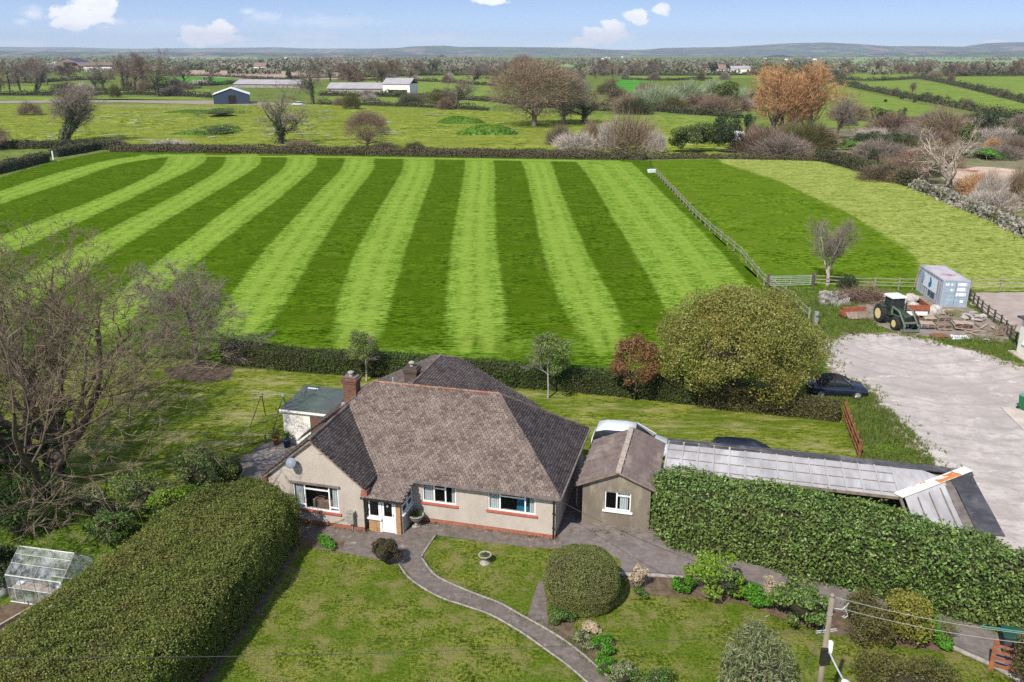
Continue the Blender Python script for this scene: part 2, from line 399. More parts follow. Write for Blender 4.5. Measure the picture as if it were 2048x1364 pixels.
def tilemat(name, cols, lich, amt):
    m, t, b = newmat(name)
    r = t.add('ShaderNodeNewGeometry').outputs['Random Per Island']
    c = t.ramp(r, [(i / (len(cols) - 1), x) for i, x in enumerate(cols)])
    vec = coords(t)
    n = t.math('ADD', t.noise(vec, 16, 4, .75), t.math('MULTIPLY_ADD', t.noise(vec, .8, 3, .6), .5, -.25))
    c = t.mix(t.math('MULTIPLY', t.step(n, .48, .66), amt), c, lich)
    c = t.mix(t.math('MULTIPLY', t.step(t.noise(vec, 14, 2, .5), .60, .68), .5), c, (.04, .033, .03))
    t.l.new(c, b.inputs['Base Color']); b.inputs['Roughness'].default_value = .93; b.inputs['Specular IOR Level'].default_value = .15
    bump(t, b, t.noise(vec, 60, 2, .6), .2, .006)
    return m
TILE = [(.082, .061, .054), (.108, .082, .072), (.130, .101, .089), (.154, .122, .107), (.190, .154, .135), (.112, .084, .074)]
M['tile'] = tilemat('concrete_plain_tile', TILE, (.30, .25, .215), .6)
M['ridge'] = tilemat('red_ridge_tile', [(.21, .095, .07), (.26, .14, .10), (.15, .08, .06), (.24, .18, .145)], (.36, .29, .245), .75)
M['underlay'] = plain('roof_felt', (.02, .018, .017), (.03, .026, .024), rough=.95)
M['asbestos'] = plain('brown_fibre_cement', (.185, .145, .13), (.135, .105, .095), scale=2.5, rough=.9, stretch=(1, .4, 1), bmp=.3, c3=(.24, .20, .175), s3=1.2)
M['ridgecap'] = plain('pale_ridge_capping', (.40, .33, .27), (.30, .25, .20), scale=4, rough=.9)
M['greysheet'] = plain('weathered_clear_sheet', (.40, .39, .385), (.31, .30, .30), scale=1.3, rough=.85, spec=.12, stretch=(1.2, .3, 1), c3=(.47, .46, .45), s3=.7)
M['felt'] = plain('torn_roofing_felt', (.045, .045, .05), (.085, .083, .088), scale=1.4, rough=.75, bmp=.5, bscale=5, c3=(.14, .135, .14), s3=1.0)
M['greenfelt'] = plain('green_roof_felt', (.055, .080, .066), (.085, .105, .092), scale=1.2, rough=.85, bmp=.2, c3=(.075, .078, .085), s3=.5)
M['white'] = plain('white_upvc', (.80, .80, .79), (.76, .76, .75), rough=.35, spec=.4)
M['whitewall'] = plain('white_paint', (.76, .745, .69), (.68, .665, .60), scale=1.5, rough=.8, stretch=(1, 1, .4))
M['sill'] = plain('red_tile_sill', (.44, .12, .085), (.36, .095, .07), rough=.6)
M['black'] = plain('black_plastic', (.018, .016, .015), (.03, .026, .024), rough=.45)
M['gutter'] = plain('brown_gutter', (.13, .105, .095), (.20, .165, .15), scale=3, rough=.6)
M['curtain'] = plain('white_curtain', (.74, .76, .76), (.52, .55, .56), scale=9, rough=.9, stretch=(3, 3, .05))
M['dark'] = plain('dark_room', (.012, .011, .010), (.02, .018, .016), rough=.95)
M['blue'] = plain('blue_cloth', (.02, .25, .42), (.02, .18, .33), rough=.8)
M['sofa'] = plain('pink_beige_fabric', (.34, .22, .17), (.25, .15, .12), rough=.9)
M['grey'] = plain('grey_metal', (.36, .36, .37), (.28, .28, .29), rough=.45, metal=.3)
M['galv'] = plain('galvanised_steel', (.52, .54, .55), (.42, .44, .45), scale=3, rough=.45, metal=.4)
M['dish'] = plain('pale_blue_grey_dish', (.20, .245, .29), (.17, .21, .25), rough=.5)
M['alu'] = plain('greenhouse_aluminium', (.44, .45, .43), (.30, .31, .29), scale=4, rough=.45, metal=.3)
M['urn'] = plain('pale_cast_stone', (.36, .335, .295), (.21, .195, .165), scale=7, rough=.9, bmp=.4)
M['oldwood'] = plain('grey_old_timber', (.24, .19, .145), (.155, .12, .095), scale=3, rough=.9, stretch=(1, 1, .3), bmp=.4)
M['redwood'] = plain('red_brown_stained_timber', (.30, .115, .055), (.20, .075, .04), scale=4, rough=.7)
M['darkwood'] = plain('dark_timber', (.075, .06, .048), (.12, .10, .08), scale=4, rough=.9)
M['palewood'] = plain('pale_pallet_wood', (.44, .345, .28), (.31, .235, .185), scale=4, rough=.9)
M['postwood'] = plain('silvered_fence_timber', (.32, .30, .26), (.22, .205, .18), scale=3, rough=.9)
M['tyre'] = plain('tyre_rubber', (.02, .02, .02), (.032, .03, .028), rough=.85)
M['alloy'] = plain('alloy_wheel', (.42, .42, .43), (.34, .34, .35), rough=.35, metal=.5)
M['navy'] = plain('dark_navy_car_paint', (.012, .018, .035), (.010, .015, .030), rough=.16, spec=.6)
M['silver'] = plain('silver_car_paint', (.62, .66, .68), (.58, .62, .64), rough=.22, spec=.5)
M['hood'] = plain('black_fabric_hood', (.015, .013, .013), (.024, .021, .02), rough=.9)
M['lamp'] = plain('lamp_glass', (.78, .80, .82), (.7, .72, .74), rough=.1, spec=.6)
M['tgreen'] = plain('tractor_green_paint', (.018, .042, .024), (.045, .062, .040), rough=.5)
M['tgrey'] = plain('dusty_green_grey_paint', (.15, .19, .14), (.10, .13, .095), rough=.6)
M['yellow'] = plain('cream_yellow_wheel', (.70, .56, .24), (.62, .50, .24), rough=.5)
M['red'] = plain('faded_red_paint', (.34, .10, .05), (.22, .075, .045), scale=3, rough=.6)
M['rust'] = plain('rust', (.26, .10, .05), (.17, .075, .05), scale=5, rough=.9)
M['cont'] = plain('grey_blue_container_paint', (.36, .385, .43), (.29, .31, .36), scale=1.2, rough=.55, stretch=(1, 1, .4))
M['contdoor'] = plain('blue_container_paint', (.31, .39, .47), (.25, .32, .40), scale=2, rough=.55)
M['controof'] = plain('grey_pink_container_roof', (.44, .41, .43), (.38, .34, .36), scale=.9, rough=.7, c3=(.27, .16, .15), s3=.55)
M['cwhite'] = plain('white_container_marking', (.74, .77, .80), (.66, .69, .73), rough=.5)
M['cblue'] = plain('blue_emblem_paint', (.015, .20, .44), (.02, .17, .38), rough=.5)
M['tarp'] = plain('blue_tarpaulin', (.015, .10, .40), (.012, .07, .30), rough=.45)
M['bag'] = plain('dirty_white_sack', (.47, .44, .40), (.30, .27, .235), scale=3, rough=.9)
M['bingreen'] = plain('green_bin_plastic', (.012, .16, .055), (.014, .13, .05), rough=.4)
M['barnblue'] = plain('dark_blue_sheeting', (.035, .055, .085), (.03, .048, .075), scale=.3, rough=.5)
M['barnwhite'] = plain('white_sheet_roof', (.76, .77, .78), (.70, .71, .72), rough=.4)
M['shedgrey'] = plain('pinkish_grey_sheet_roof', (.34, .32, .33), (.29, .275, .285), scale=.2, rough=.7)
M['boards'] = plain('weathered_board_wall', (.30, .28, .25), (.23, .21, .19), scale=.5, rough=.9)
M['tileroof'] = plain('brown_farm_roof', (.22, .15, .125), (.17, .12, .10), scale=.3, rough=.9)
M['farmred'] = plain('red_farm_brick', (.33, .13, .095), (.26, .11, .08), scale=.4, rough=.9)
M['orange'] = plain('orange_lichen', (.58, .21, .06), (.46, .16, .05), rough=.8)
M['blank'] = plain('puddled_pale_stone', (.36, .36, .30), (.24, .25, .17), scale=.3, rough=.7)
M['pole'] = plain('weathered_pole_timber', (.27, .23, .175), (.17, .14, .11), scale=3, rough=.9, stretch=(1, 1, .2), bmp=.4)
M['lantern'] = plain('white_lantern_shell', (.72, .76, .80), (.66, .70, .74), rough=.3)
M['wire'] = plain('pale_cable', (.30, .32, .28), (.26, .28, .25), rough=.5)
M['wiredark'] = plain('dark_cable', (.05, .048, .045), (.06, .058, .055), rough=.6)
M['wiregreen'] = plain('green_sheathed_cable', (.05, .20, .15), (.05, .17, .13), rough=.6)
M['terracotta'] = plain('terracotta', (.40, .15, .08), (.33, .12, .07), rough=.8)
M['bluepot'] = plain('blue_glazed_pot', (.015, .03, .20), (.012, .025, .15), rough=.25, spec=.5)
def glass(name, tint=(.8, .85, .86), op=.25):
    m, t, b = newmat(name)
    b.inputs['Base Color'].default_value = (.02, .022, .025, 1); b.inputs['Roughness'].default_value = .04; b.inputs['Specular IOR Level'].default_value = .6
    tr = t.add('ShaderNodeBsdfTransparent'); tr.inputs[0].default_value = tint + (1,)
    mx = t.add('ShaderNodeMixShader'); mx.inputs[0].default_value = op
    t.l.new(tr.outputs[0], mx.inputs[1]); t.l.new(b.outputs[0], mx.inputs[2]); t.l.new(mx.outputs[0], t.n['Material Output'].inputs['Surface'])
    return m
M['glass'] = glass('window_glass', tint=(.93, .95, .95), op=.10)
M['carglass'] = plain('tinted_car_glass', (.03, .036, .042), (.025, .03, .036), rough=.05, spec=.8)
def ghglass():
    m, t, b = newmat('grubby_greenhouse_glass')
    vec = coords(t); n = t.noise(vec, 2.2, 6, .75)
    b.inputs['Base Color'].default_value = (.55, .58, .60, 1); b.inputs['Roughness'].default_value = .25
    tr = t.add('ShaderNodeBsdfTransparent'); tr.inputs[0].default_value = (.9, .92, .92, 1)
    mx = t.add('ShaderNodeMixShader'); t.l.new(t.math('MULTIPLY_ADD', t.step(n, .4, .66), .34, .07), mx.inputs[0])
    t.l.new(tr.outputs[0], mx.inputs[1]); t.l.new(b.outputs[0], mx.inputs[2]); t.l.new(mx.outputs[0], t.n['Material Output'].inputs['Surface'])
    return m
M['ghglass'] = ghglass()
# foliage
M['bark'] = plain('brown_bark', (.130, .100, .070), (.080, .062, .044), scale=6, rough=.95, stretch=(1, 1, .25), bmp=.5)
M['barkgrey'] = plain('grey_bark', (.20, .17, .135), (.12, .10, .08), scale=2, rough=.95, stretch=(1, 1, .3))
M['barkpale'] = plain('pale_dead_bark', (.42, .36, .30), (.30, .25, .205), scale=1.5, rough=.9)
M['barkmid'] = plain('lichened_bark', (.26, .215, .17), (.15, .125, .098), scale=3, rough=.95, stretch=(1, 1, .3))
M['twig'] = leafmat('brown_twigs', [(.10, .075, .048), (.175, .135, .09), (.13, .10, .066)], trans=0, gloss=.8)
M['twiggrey'] = leafmat('grey_brown_twigs', [(.15, .125, .10), (.23, .195, .16), (.18, .15, .115)], trans=0, gloss=.8)
M['twigred'] = leafmat('red_brown_twigs', [(.13, .085, .06), (.22, .15, .11), (.17, .12, .085)], trans=0, gloss=.8)
M['twigbrown'] = leafmat('warm_brown_twigs', [(.16, .12, .075), (.26, .20, .13), (.20, .155, .09)], trans=0, gloss=.8)
M['twigorange'] = leafmat('orange_shoots', [(.40, .21, .09), (.53, .31, .155), (.33, .18, .09)], trans=.1, gloss=.8)
M['twigpale'] = leafmat('pale_dead_twigs', [(.36, .30, .25), (.48, .41, .34), (.28, .23, .18)], trans=0, gloss=.8)
M['twigblossom'] = leafmat('blackthorn_blossom', [(.30, .25, .20), (.52, .47, .42), (.36, .30, .25)], trans=.1, gloss=.8)
M['ivy'] = leafmat('ivy_leaves', [(.024, .043, .016), (.054, .084, .027), (.038, .061, .020)], trans=.15, gloss=.5)
M['laurel'] = leafmat('laurel_leaves', [(.020, .050, .007), (.060, .125, .018), (.125, .215, .040), (.27, .37, .12), (.040, .085, .012), (.16, .25, .055)], trans=.2, gloss=.5, spec=.3, patch=(.15, .20, .05), pscale=.45)  # palest leaf tone puts highlights into the colour
M['privet'] = leafmat('privet_leaves', [(.055, .100, .015), (.128, .177, .027), (.232, .250, .055), (.076, .122, .018), (.275, .268, .083)], trans=.3, gloss=.45, patch=(.175, .17, .045), pscale=.55)
M['beech'] = leafmat('hedge_leaves', [(.029, .060, .010), (.058, .104, .018), (.091, .137, .026)], trans=.25, gloss=.55, patch=(.05, .055, .015), pscale=.25)
M['fieldhedge'] = leafmat('flailed_hedge_twigs', [(.057, .053, .025), (.109, .094, .048), (.075, .081, .025)], trans=.1, gloss=.8, patch=(.10, .085, .05), pscale=.08)
M['farhedge'] = leafmat('dark_hedge_leaves', [(.036, .054, .022), (.084, .090, .043), (.060, .072, .029)], trans=.1, gloss=.8, patch=(.085, .08, .045), pscale=.05)
M['clipped'] = leafmat('clipped_conifer_sprays', [(.075, .103, .023), (.151, .175, .046), (.229, .237, .079), (.108, .136, .029)], trans=.2, gloss=.5, patch=(.15, .145, .055), pscale=.7)
M['olive'] = leafmat('young_olive_green_leaves', [(.125, .145, .026), (.235, .245, .055), (.33, .33, .10), (.17, .185, .035)], trans=.3, gloss=.45, patch=(.22, .185, .04), pscale=.3)
M['copper'] = leafmat('copper_leaves', [(.135, .062, .032), (.24, .115, .055), (.18, .10, .04)], trans=.25, gloss=.5)
M['spring'] = leafmat('spring_green_leaves', [(.10, .16, .03), (.17, .24, .06), (.23, .29, .10)], trans=.35, gloss=.5)
M['lime'] = leafmat('lime_green_leaves', [(.10, .20, .015), (.20, .32, .03), (.28, .40, .06)], trans=.35, gloss=.45)
M['bright'] = leafmat('bright_green_leaves', [(.04, .15, .01), (.09, .26, .02), (.13, .33, .03)], trans=.3, gloss=.45)
M['midgreen'] = leafmat('mid_green_leaves', [(.039, .085, .017), (.091, .163, .036), (.143, .221, .058)], trans=.25, gloss=.4)
M['darkgreen'] = leafmat('dark_evergreen_leaves', [(.019, .032, .012), (.043, .065, .022), (.030, .047, .016)], trans=.1, gloss=.55)
M['evergreen'] = leafmat('holm_green_leaves', [(.044, .075, .015), (.088, .125, .027), (.125, .150, .037)], trans=.15, gloss=.5)
M['willow'] = leafmat('silver_willow_leaves', [(.16, .20, .10), (.27, .31, .19), (.38, .41, .30)], trans=.1, gloss=.6, patch=(.20, .29, .10), pscale=.06)
M['brownbush'] = leafmat('brown_green_leaves', [(.061, .061, .019), (.135, .124, .041), (.095, .088, .027)], trans=.2, gloss=.5)
M['maroon'] = leafmat('purple_brown_leaves', [(.039, .029, .019), (.085, .058, .036), (.058, .058, .019)], trans=.15, gloss=.5)
M['straw'] = leafmat('dry_straw_flowers', [(.38, .30, .19), (.55, .46, .33), (.46, .34, .24)], trans=.2, gloss=.8)
M['paleleaf'] = leafmat('grey_green_stems', [(.10, .14, .05), (.19, .23, .09), (.32, .31, .19), (.07, .11, .03)], trans=.2, gloss=.7)
M['yellowgreen'] = leafmat('yellow_green_leaves', [(.17, .16, .025), (.28, .25, .05), (.22, .22, .04)], trans=.3, gloss=.5)
M['core'] = plain('shade_core', (.022, .024, .010), (.036, .032, .016), scale=3, rough=.95)  # near-black tone of the core added to block light inside foliage
M['corebrown'] = plain('brown_shade_core', (.055, .046, .028), (.080, .066, .042), scale=1, rough=.95)  # browner tone for the same added light-blocking core
M['woods'] = leafmat('far_wood_crowns', [(.15, .135, .105), (.22, .20, .15), (.12, .13, .075), (.26, .23, .19)], trans=.1, gloss=.9, patch=(.16, .17, .10), pscale=.004)
M['bladegrass'] = leafmat('grass_blades', [(.07, .115, .012), (.125, .175, .03), (.19, .21, .07)], trans=.3, gloss=.6)
# ------------------------------------------------------------------ generators: sheets, leaves, hedges, trees
def inpoly(P, poly):
    """which of the points P (n,2) lie inside the polygon"""
    poly = np.asarray(poly)[:, :2]; x, y = P[:, 0], P[:, 1]; res = np.zeros(len(P), bool)
    for (x0, y0), (x1, y1) in zip(poly, np.roll(poly, -1, 0)):
        if y0 == y1: continue
        c = ((y0 > y) != (y1 > y)) & (x < (x1 - x0) * (y - y0) / (y1 - y0) + x0)
        res ^= c
    return res
def edgedist(P, poly):
    poly = np.asarray(poly)[:, :2]; d = np.full(len(P), 1e9)
    for a, b in zip(poly, np.roll(poly, -1, 0)):
        ab = b - a; L = ab @ ab
        if L < 1e-9: continue
        t = np.clip(((P - a) @ ab) / L, 0, 1)
        d = np.minimum(d, np.hypot(*(P - a - t[:, None] * ab).T))
    return d
def wob(P, seed, k=1.0):
    """smooth pseudo noise in about -1..1"""
    r = np.random.default_rng(seed); o = np.zeros(len(P))
    for i in range(5):
        q = r.normal(size=P.shape[1]); q /= np.linalg.norm(q)
        o += np.sin(P @ q * k * r.uniform(.6, 2.6) + r.uniform(0, 6.3)) * r.uniform(.5, 1)
    return o / 3.0
def dense(poly, step, jit=0.0, seed=1, closed=True):
    r = np.random.default_rng(seed); poly = [np.asarray(p, float)[:2] for p in poly]; out = []
    nxt = poly[1:] + poly[:1] if closed else poly[1:]
    for a, b in zip(poly, nxt):
        L = np.linalg.norm(b - a); n = max(1, int(L / step))
        if n > 400: n = 400
        d = (b - a) / max(L, 1e-6); nn = np.array([-d[1], d[0]])
        for i in range(n):
            out.append(a + (b - a) * i / n + nn * (r.normal() * jit if i else 0))
    if not closed: out.append(poly[-1])
    return np.array(out)
def smooth_path(pts, n=6):
    """Catmull-Rom through the points"""
    p = [np.asarray(q, float)[:2] for q in pts]; p = [2 * p[0] - p[1]] + p + [2 * p[-1] - p[-2]]; out = []
    for i in range(1, len(p) - 2):
        for k in range(n):
            t = k / n
            out.append(.5 * ((2 * p[i]) + (-p[i-1] + p[i+1]) * t + (2*p[i-1] - 5*p[i] + 4*p[i+1] - p[i+2]) * t*t + (-p[i-1] + 3*p[i] - 3*p[i+1] + p[i+2]) * t**3))
    out.append(p[-2]); return np.array(out)
def px_poly(pts, z=0.0): return [at(x, y, z)[:2] for x, y in pts]
def sheet(name, poly, z, m, step=1.0, jit=0.0, seed=1, kind='structure', label=None, cat=None):
    p = dense(poly, step, jit, seed) if step else np.asarray(poly)
    V = [(x, y, z) for x, y in p]
    me = bpy.data.meshes.new(name); me.from_pydata(V, [], [tuple(range(len(V)))])
    bm = bmesh.new(); bm.from_mesh(me)
    if bm.faces[0:] and bm.faces[:][0].normal.z < 0: bmesh.ops.reverse_faces(bm, faces=bm.faces[:])
    bmesh.ops.triangulate(bm, faces=bm.faces[:]); bm.to_mesh(me); bm.free()
    return tag(link(name, me, m), label, cat, None, kind)
def strip(name, path, wid, z, m, kind='structure'):
    """a flat ribbon along a path"""
    p = np.asarray(path)[:, :2]; d = np.gradient(p, axis=0); d /= np.linalg.norm(d, axis=1)[:, None] + 1e-9
    nn = np.stack([-d[:, 1], d[:, 0]], 1) * wid / 2
    V = np.concatenate([np.c_[p + nn, np.full(len(p), z)], np.c_[p - nn, np.full(len(p), z)]]); k = len(p)
    Fq = np.array([(i + k, i + k + 1, i + 1, i) for i in range(k - 1)])
    return tag(bulk(name, V, Fq, m), kind=kind)
def ribbon_block(name, path, wid, z0, z1, m, parent=None, off=0.0):
    """an edging with real height along a path"""
    p = np.asarray(path)[:, :2]; d = np.gradient(p, axis=0); d /= np.linalg.norm(d, axis=1)[:, None] + 1e-9
    nn = np.stack([-d[:, 1], d[:, 0]], 1); p = p + nn * off; k = len(p)
    a, b = p + nn * wid / 2, p - nn * wid / 2
    V = np.concatenate([np.c_[a, np.full(k, z0)], np.c_[b, np.full(k, z0)], np.c_[b, np.full(k, z1)], np.c_[a, np.full(k, z1)]])
    f = []
    for i in range(k - 1):
        for s in range(4):
            t = (s + 1) % 4; f.append((s * k + i, t * k + i, t * k + i + 1, s * k + i + 1))
    f.append((0, 3 * k, 2 * k, k)); f.append((k - 1, 2 * k - 1, 3 * k - 1, 4 * k - 1))
    return bulk(name, V, np.array(f), m, parent)

def unit(a): return a / (np.linalg.norm(a, axis=-1, keepdims=True) + 1e-9)
def leaf_quads(rng, P, N, L, Wd, spread=.7, var=.35):
    """a rhombus leaf at every point P, facing roughly along N"""
    n = len(P); N = unit(N + rng.normal(size=(n, 3)) * spread)
    a = unit(np.cross(N, rng.normal(size=(n, 3)))); b = np.cross(N, a)
    s = (1 + rng.uniform(-var, var, n))[:, None]; l = L / 2 * s; w_ = Wd / 2 * s
    V = np.stack([P - a * l, P + b * w_ + N * l * .12, P + a * l, P - b * w_ + N * l * .12], 1).reshape(-1, 3)
    return V, np.arange(4 * n).reshape(-1, 4)
def twig_tris(rng, P, D, L, wd, var=.4):
    """a thin tapering triangle from every P along D"""
    n = len(P); D = unit(D); s = unit(np.cross(D, rng.normal(size=(n, 3))))
    l = L * (1 + rng.uniform(-var, var, n))[:, None]
    V = np.stack([P - s * wd / 2, P + s * wd / 2, P + D * l], 1).reshape(-1, 3)
    return V, np.arange(3 * n).reshape(-1, 3)
def join(parts):
    V, Fs, o = [], {}, 0
    for v_, f_ in parts:
        V.append(v_); Fs.setdefault(f_.shape[1], []).append(f_ + o); o += len(v_)
    return np.concatenate(V), [np.concatenate(x) for x in Fs.values()]
def inset(poly, d):
    p = np.asarray(poly)[:, :2]; area = np.sum(p[:, 0] * np.roll(p[:, 1], -1) - np.roll(p[:, 0], -1) * p[:, 1])
    s = 1 if area > 0 else -1
    e = np.roll(p, -1, 0) - p; e /= np.linalg.norm(e, axis=1)[:, None] + 1e-9
    nn = np.stack([-e[:, 1], e[:, 0]], 1) * s; n0 = np.roll(nn, 1, 0)
    b = n0 + nn; b /= np.linalg.norm(b, axis=1)[:, None] + 1e-9
    k = 1 / np.clip(np.sum(b * nn, 1), .8, 1); return p + b * (d * k)[:, None]
def hedge(name, poly, h, m, L, Wd, per_m2, label, cat='hedge', group=None, seed=1, rnd=.35, rough=.10, core='core', bumps=.8, z0=0.0, corein=None, spread=.7, hfun=None, batter=0.0):
    """clipped hedge on a ground outline: leaves over top and sides, an added dark core inside to block light"""
    rng = np.random.default_rng(seed); poly = np.asarray(poly)[:, :2]
    root = empty(name, (poly[0][0], poly[0][1], z0), 0, label, cat, group); o = np.array([poly[0][0], poly[0][1], z0])
    H = (lambda q: np.full(len(q), h)) if hfun is None else hfun
    lo, hi = poly.min(0), poly.max(0); A = (hi - lo).prod()
    c = rng.uniform(lo, hi, (int(A * per_m2) + 8, 2)); c = c[inpoly(c, poly)]
    d = edgedist(c, poly); hh = H(c); drop = np.where(d < rnd, rnd - np.sqrt(np.maximum(0, rnd ** 2 - (rnd - d) ** 2)), 0)
    P = np.c_[c, hh - drop]
    ctr = poly.mean(0)
    N = np.tile([0, 0, 1.0], (len(P), 1))
    parts = [(P, N)]
    area = np.sum(poly[:, 0] * np.roll(poly[:, 1], -1) - np.roll(poly[:, 0], -1) * poly[:, 1]); sg = 1 if area > 0 else -1
    for a, b in zip(poly, np.roll(poly, -1, 0)):
        e = b - a; ln = np.linalg.norm(e)
        if ln < 1e-3: continue
        e = e / ln; nn = np.array([e[1], -e[0]]) * sg
        n = int(ln * h * per_m2)
        t = rng.uniform(0, ln, n); q2 = a + e * t[:, None]; hq = H(q2); z = rng.uniform(0, 1, n) * (hq - rnd * .3)
        ins = np.where(z > hq - rnd, rnd - np.sqrt(np.maximum(0, rnd ** 2 - (z - hq + rnd) ** 2)), 0) + batter * (z / h) 
        q = q2 - nn * ins[:, None]
        up_ = np.clip((z - hq + rnd) / rnd, 0, 1)
        parts.append((np.c_[q, z], np.c_[np.tile(nn, (n, 1)), up_ * 1.2]))
    P = np.concatenate([p for p, _ in parts]); N = unit(np.concatenate([n_ for _, n_ in parts]))
    P = P + N * (wob(P, seed + 5, bumps) * rough + wob(P, seed + 6, bumps * 3.7) * rough * .7 + rng.normal(size=len(P)) * rough * .45)[:, None]
    st_ = rng.uniform(size=len(P)); P = P + N * np.where(st_ < .035, rng.uniform(.3, 2.2, len(P)) * rough, 0)[:, None]
    keep = rng.uniform(size=len(P)) > .5 * np.clip(wob(P, seed + 9, bumps * .9) - .25, 0, 1); P, N = P[keep], N[keep]
    P[:, 2] = np.maximum(P[:, 2], .03)
    bulk('foliage', *leaf_join(leaf_quads(rng, P - np.array([o[0], o[1], 0]), N, L, Wd, spread)), m, root)
    ci = corein or max(.10, rough * 1.2)
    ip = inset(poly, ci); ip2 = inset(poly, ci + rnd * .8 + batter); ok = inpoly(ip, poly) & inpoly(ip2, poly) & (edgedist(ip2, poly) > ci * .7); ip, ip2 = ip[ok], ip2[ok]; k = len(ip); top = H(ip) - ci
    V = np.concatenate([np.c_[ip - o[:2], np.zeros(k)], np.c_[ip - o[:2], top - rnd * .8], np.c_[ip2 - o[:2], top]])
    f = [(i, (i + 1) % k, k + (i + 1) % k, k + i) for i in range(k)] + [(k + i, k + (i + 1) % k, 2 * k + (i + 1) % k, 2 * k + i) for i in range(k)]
    me = bpy.data.meshes.new('shade_core'); me.from_pydata([tuple(v_) for v_ in V], [], f + [tuple(range(2 * k, 3 * k))])
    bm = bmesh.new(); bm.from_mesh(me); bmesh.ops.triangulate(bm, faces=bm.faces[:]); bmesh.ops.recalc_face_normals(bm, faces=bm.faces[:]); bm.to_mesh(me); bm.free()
    link('shade_core', me, M[core], root)  # solid core added behind the leaves to stop light passing through
    return root
def leaf_join(vf): return vf[0], [vf[1]]
def band(path, wid):
    """outline of a strip of that width along a path"""
    p = np.asarray([np.asarray(q)[:2] for q in path]); d = np.gradient(p, axis=0); d /= np.linalg.norm(d, axis=1)[:, None] + 1e-9
    nn = np.stack([-d[:, 1], d[:, 0]], 1) * wid / 2
    return np.concatenate([p + nn, (p - nn)[::-1]])

# ---- crowns and bushes as reusable mesh data (unit: metres, base at the origin)
def crown_pts(rng, n, rad, zc, lobes=14, lobe=.45, shell=.35, even=False):
    """points and outward normals over a lumpy crown"""
    rad = np.asarray(rad, float)
    u_ = unit(rng.normal(size=(lobes, 3)))
    if even:
        q = np.arange(lobes) + .5; ph = np.arccos(1 - 2 * q / lobes); th = q * 2.39996; u_ = np.c_[np.cos(th) * np.sin(ph), np.sin(th) * np.sin(ph), np.cos(ph)] + rng.normal(0, .10, (lobes, 3)); u_ = unit(u_)
    u_[:, 2] = np.where(u_[:, 2] < -.55, -u_[:, 2], u_[:, 2])
    C = u_ * rng.uniform(.62 if even else .40, .88, (lobes, 1)); R = lobe * (rng.uniform(.6, 1.35, lobes) if even else rng.uniform(.5, 1.2, lobes))
    k = rng.choice(lobes, n, p=R ** 2 / (R ** 2).sum())
    d = unit(rng.normal(size=(n, 3)) + C[k] * 1.1)
    r = R[k] * (1 - shell * rng.uniform(0, 1, n) ** 2)
    r = np.where(rng.uniform(size=n) < .10, r * rng.uniform(1.0, 1.4, n), r)
    P = (C[k] + d * r[:, None])
    N = unit(d + C[k] * .5)
    P = P * rad + np.array([0, 0, zc]); P[:, 2] = np.maximum(P[:, 2], .04)
    return P, N
def lump_core(name, rad, zc, m, parent=None, seed=1, k=.62):  # added dark lump that blocks light inside a leafy crown
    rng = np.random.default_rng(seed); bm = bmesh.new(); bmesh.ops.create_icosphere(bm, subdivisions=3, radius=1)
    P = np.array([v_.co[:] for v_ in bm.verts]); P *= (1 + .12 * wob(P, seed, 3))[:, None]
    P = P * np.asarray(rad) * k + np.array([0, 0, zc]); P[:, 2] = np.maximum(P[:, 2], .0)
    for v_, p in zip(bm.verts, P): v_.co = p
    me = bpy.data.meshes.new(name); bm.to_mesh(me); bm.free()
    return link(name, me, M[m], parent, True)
def bush(name, pos, rad, h, n, L, Wd, m, label, cat='bush', group=None, seed=1, lobes=12, lobe=.45, core='core', twigs=0, twigm='twig', spread=.9, ck=.52, shell=.55, base=None):
    """leafy bush: rad = half widths (x, y), h = height"""
    rng = np.random.default_rng(seed)
    root = empty(name, pos, rng.uniform(0, 6), label, cat, group)
    rz = h / 2 if base is None else (h - base) / 2; zc = h - rz
    P, N = crown_pts(rng, n, (rad[0], rad[1], rz), zc, lobes, lobe, shell)
    bulk('foliage', *leaf_join(leaf_quads(rng, P, N, L, Wd, spread)), m, root)
    if core: lump_core('shade_core', (rad[0], rad[1], rz), zc, core, root, seed, ck)  # added lump keeps the inside of the bush dark
    if twigs:
        a = rng.uniform(0, 6.283, twigs); b = rng.uniform(.15, 1.0, twigs)
        D = np.c_[np.cos(a) * rad[0] * b, np.sin(a) * rad[1] * b, h * rng.uniform(.75, 1.05, twigs) * np.sqrt(np.maximum(.1, 1 - (b * .75) ** 2))]
        V, f = twig_tris(rng, np.zeros((twigs, 3)) + D * .04, D, 1, .035, .05); 
        ln = np.linalg.norm(D, axis=1); V = V.reshape(-1, 3, 3); V[:, 2] = V[:, 0] * .5 + V[:, 1] * .5 + D * .93; V = V.reshape(-1, 3)
        bulk('stems', V, f, M[twigm], root)
    return root
def twig_bush_me(seed, n=2600, H=1.0, wd=.02, dome=1.0, droop=.0, base_r=.12):
    """leafless bush of unit size: fine shoots spraying out of stems"""
    rng = np.random.default_rng(seed)
    a = rng.uniform(0, 6.283, n); e = np.arccos(rng.uniform(0.05, 1, n))
    D = np.c_[np.cos(a) * np.sin(e) * dome, np.sin(a) * np.sin(e) * dome, np.cos(e)]
    lump = 1 + .34 * wob(D, seed + 3, 4) + .16 * wob(D, seed + 4, 9)
    R = np.maximum(lump, .3) * rng.uniform(.3, 1.05, n) ** .6
    P = D * R[:, None] * .78; P[:, 2] = P[:, 2] * .9 + .02
    dirs = unit(D + rng.normal(size=(n, 3)) * .55 + np.array([0, 0, .35]))
    V, f = twig_tris(rng, P, dirs, .30, wd)
    V[:, 2] = np.maximum(V[:, 2], 0)
    return bulk_me('shoots', V, f)
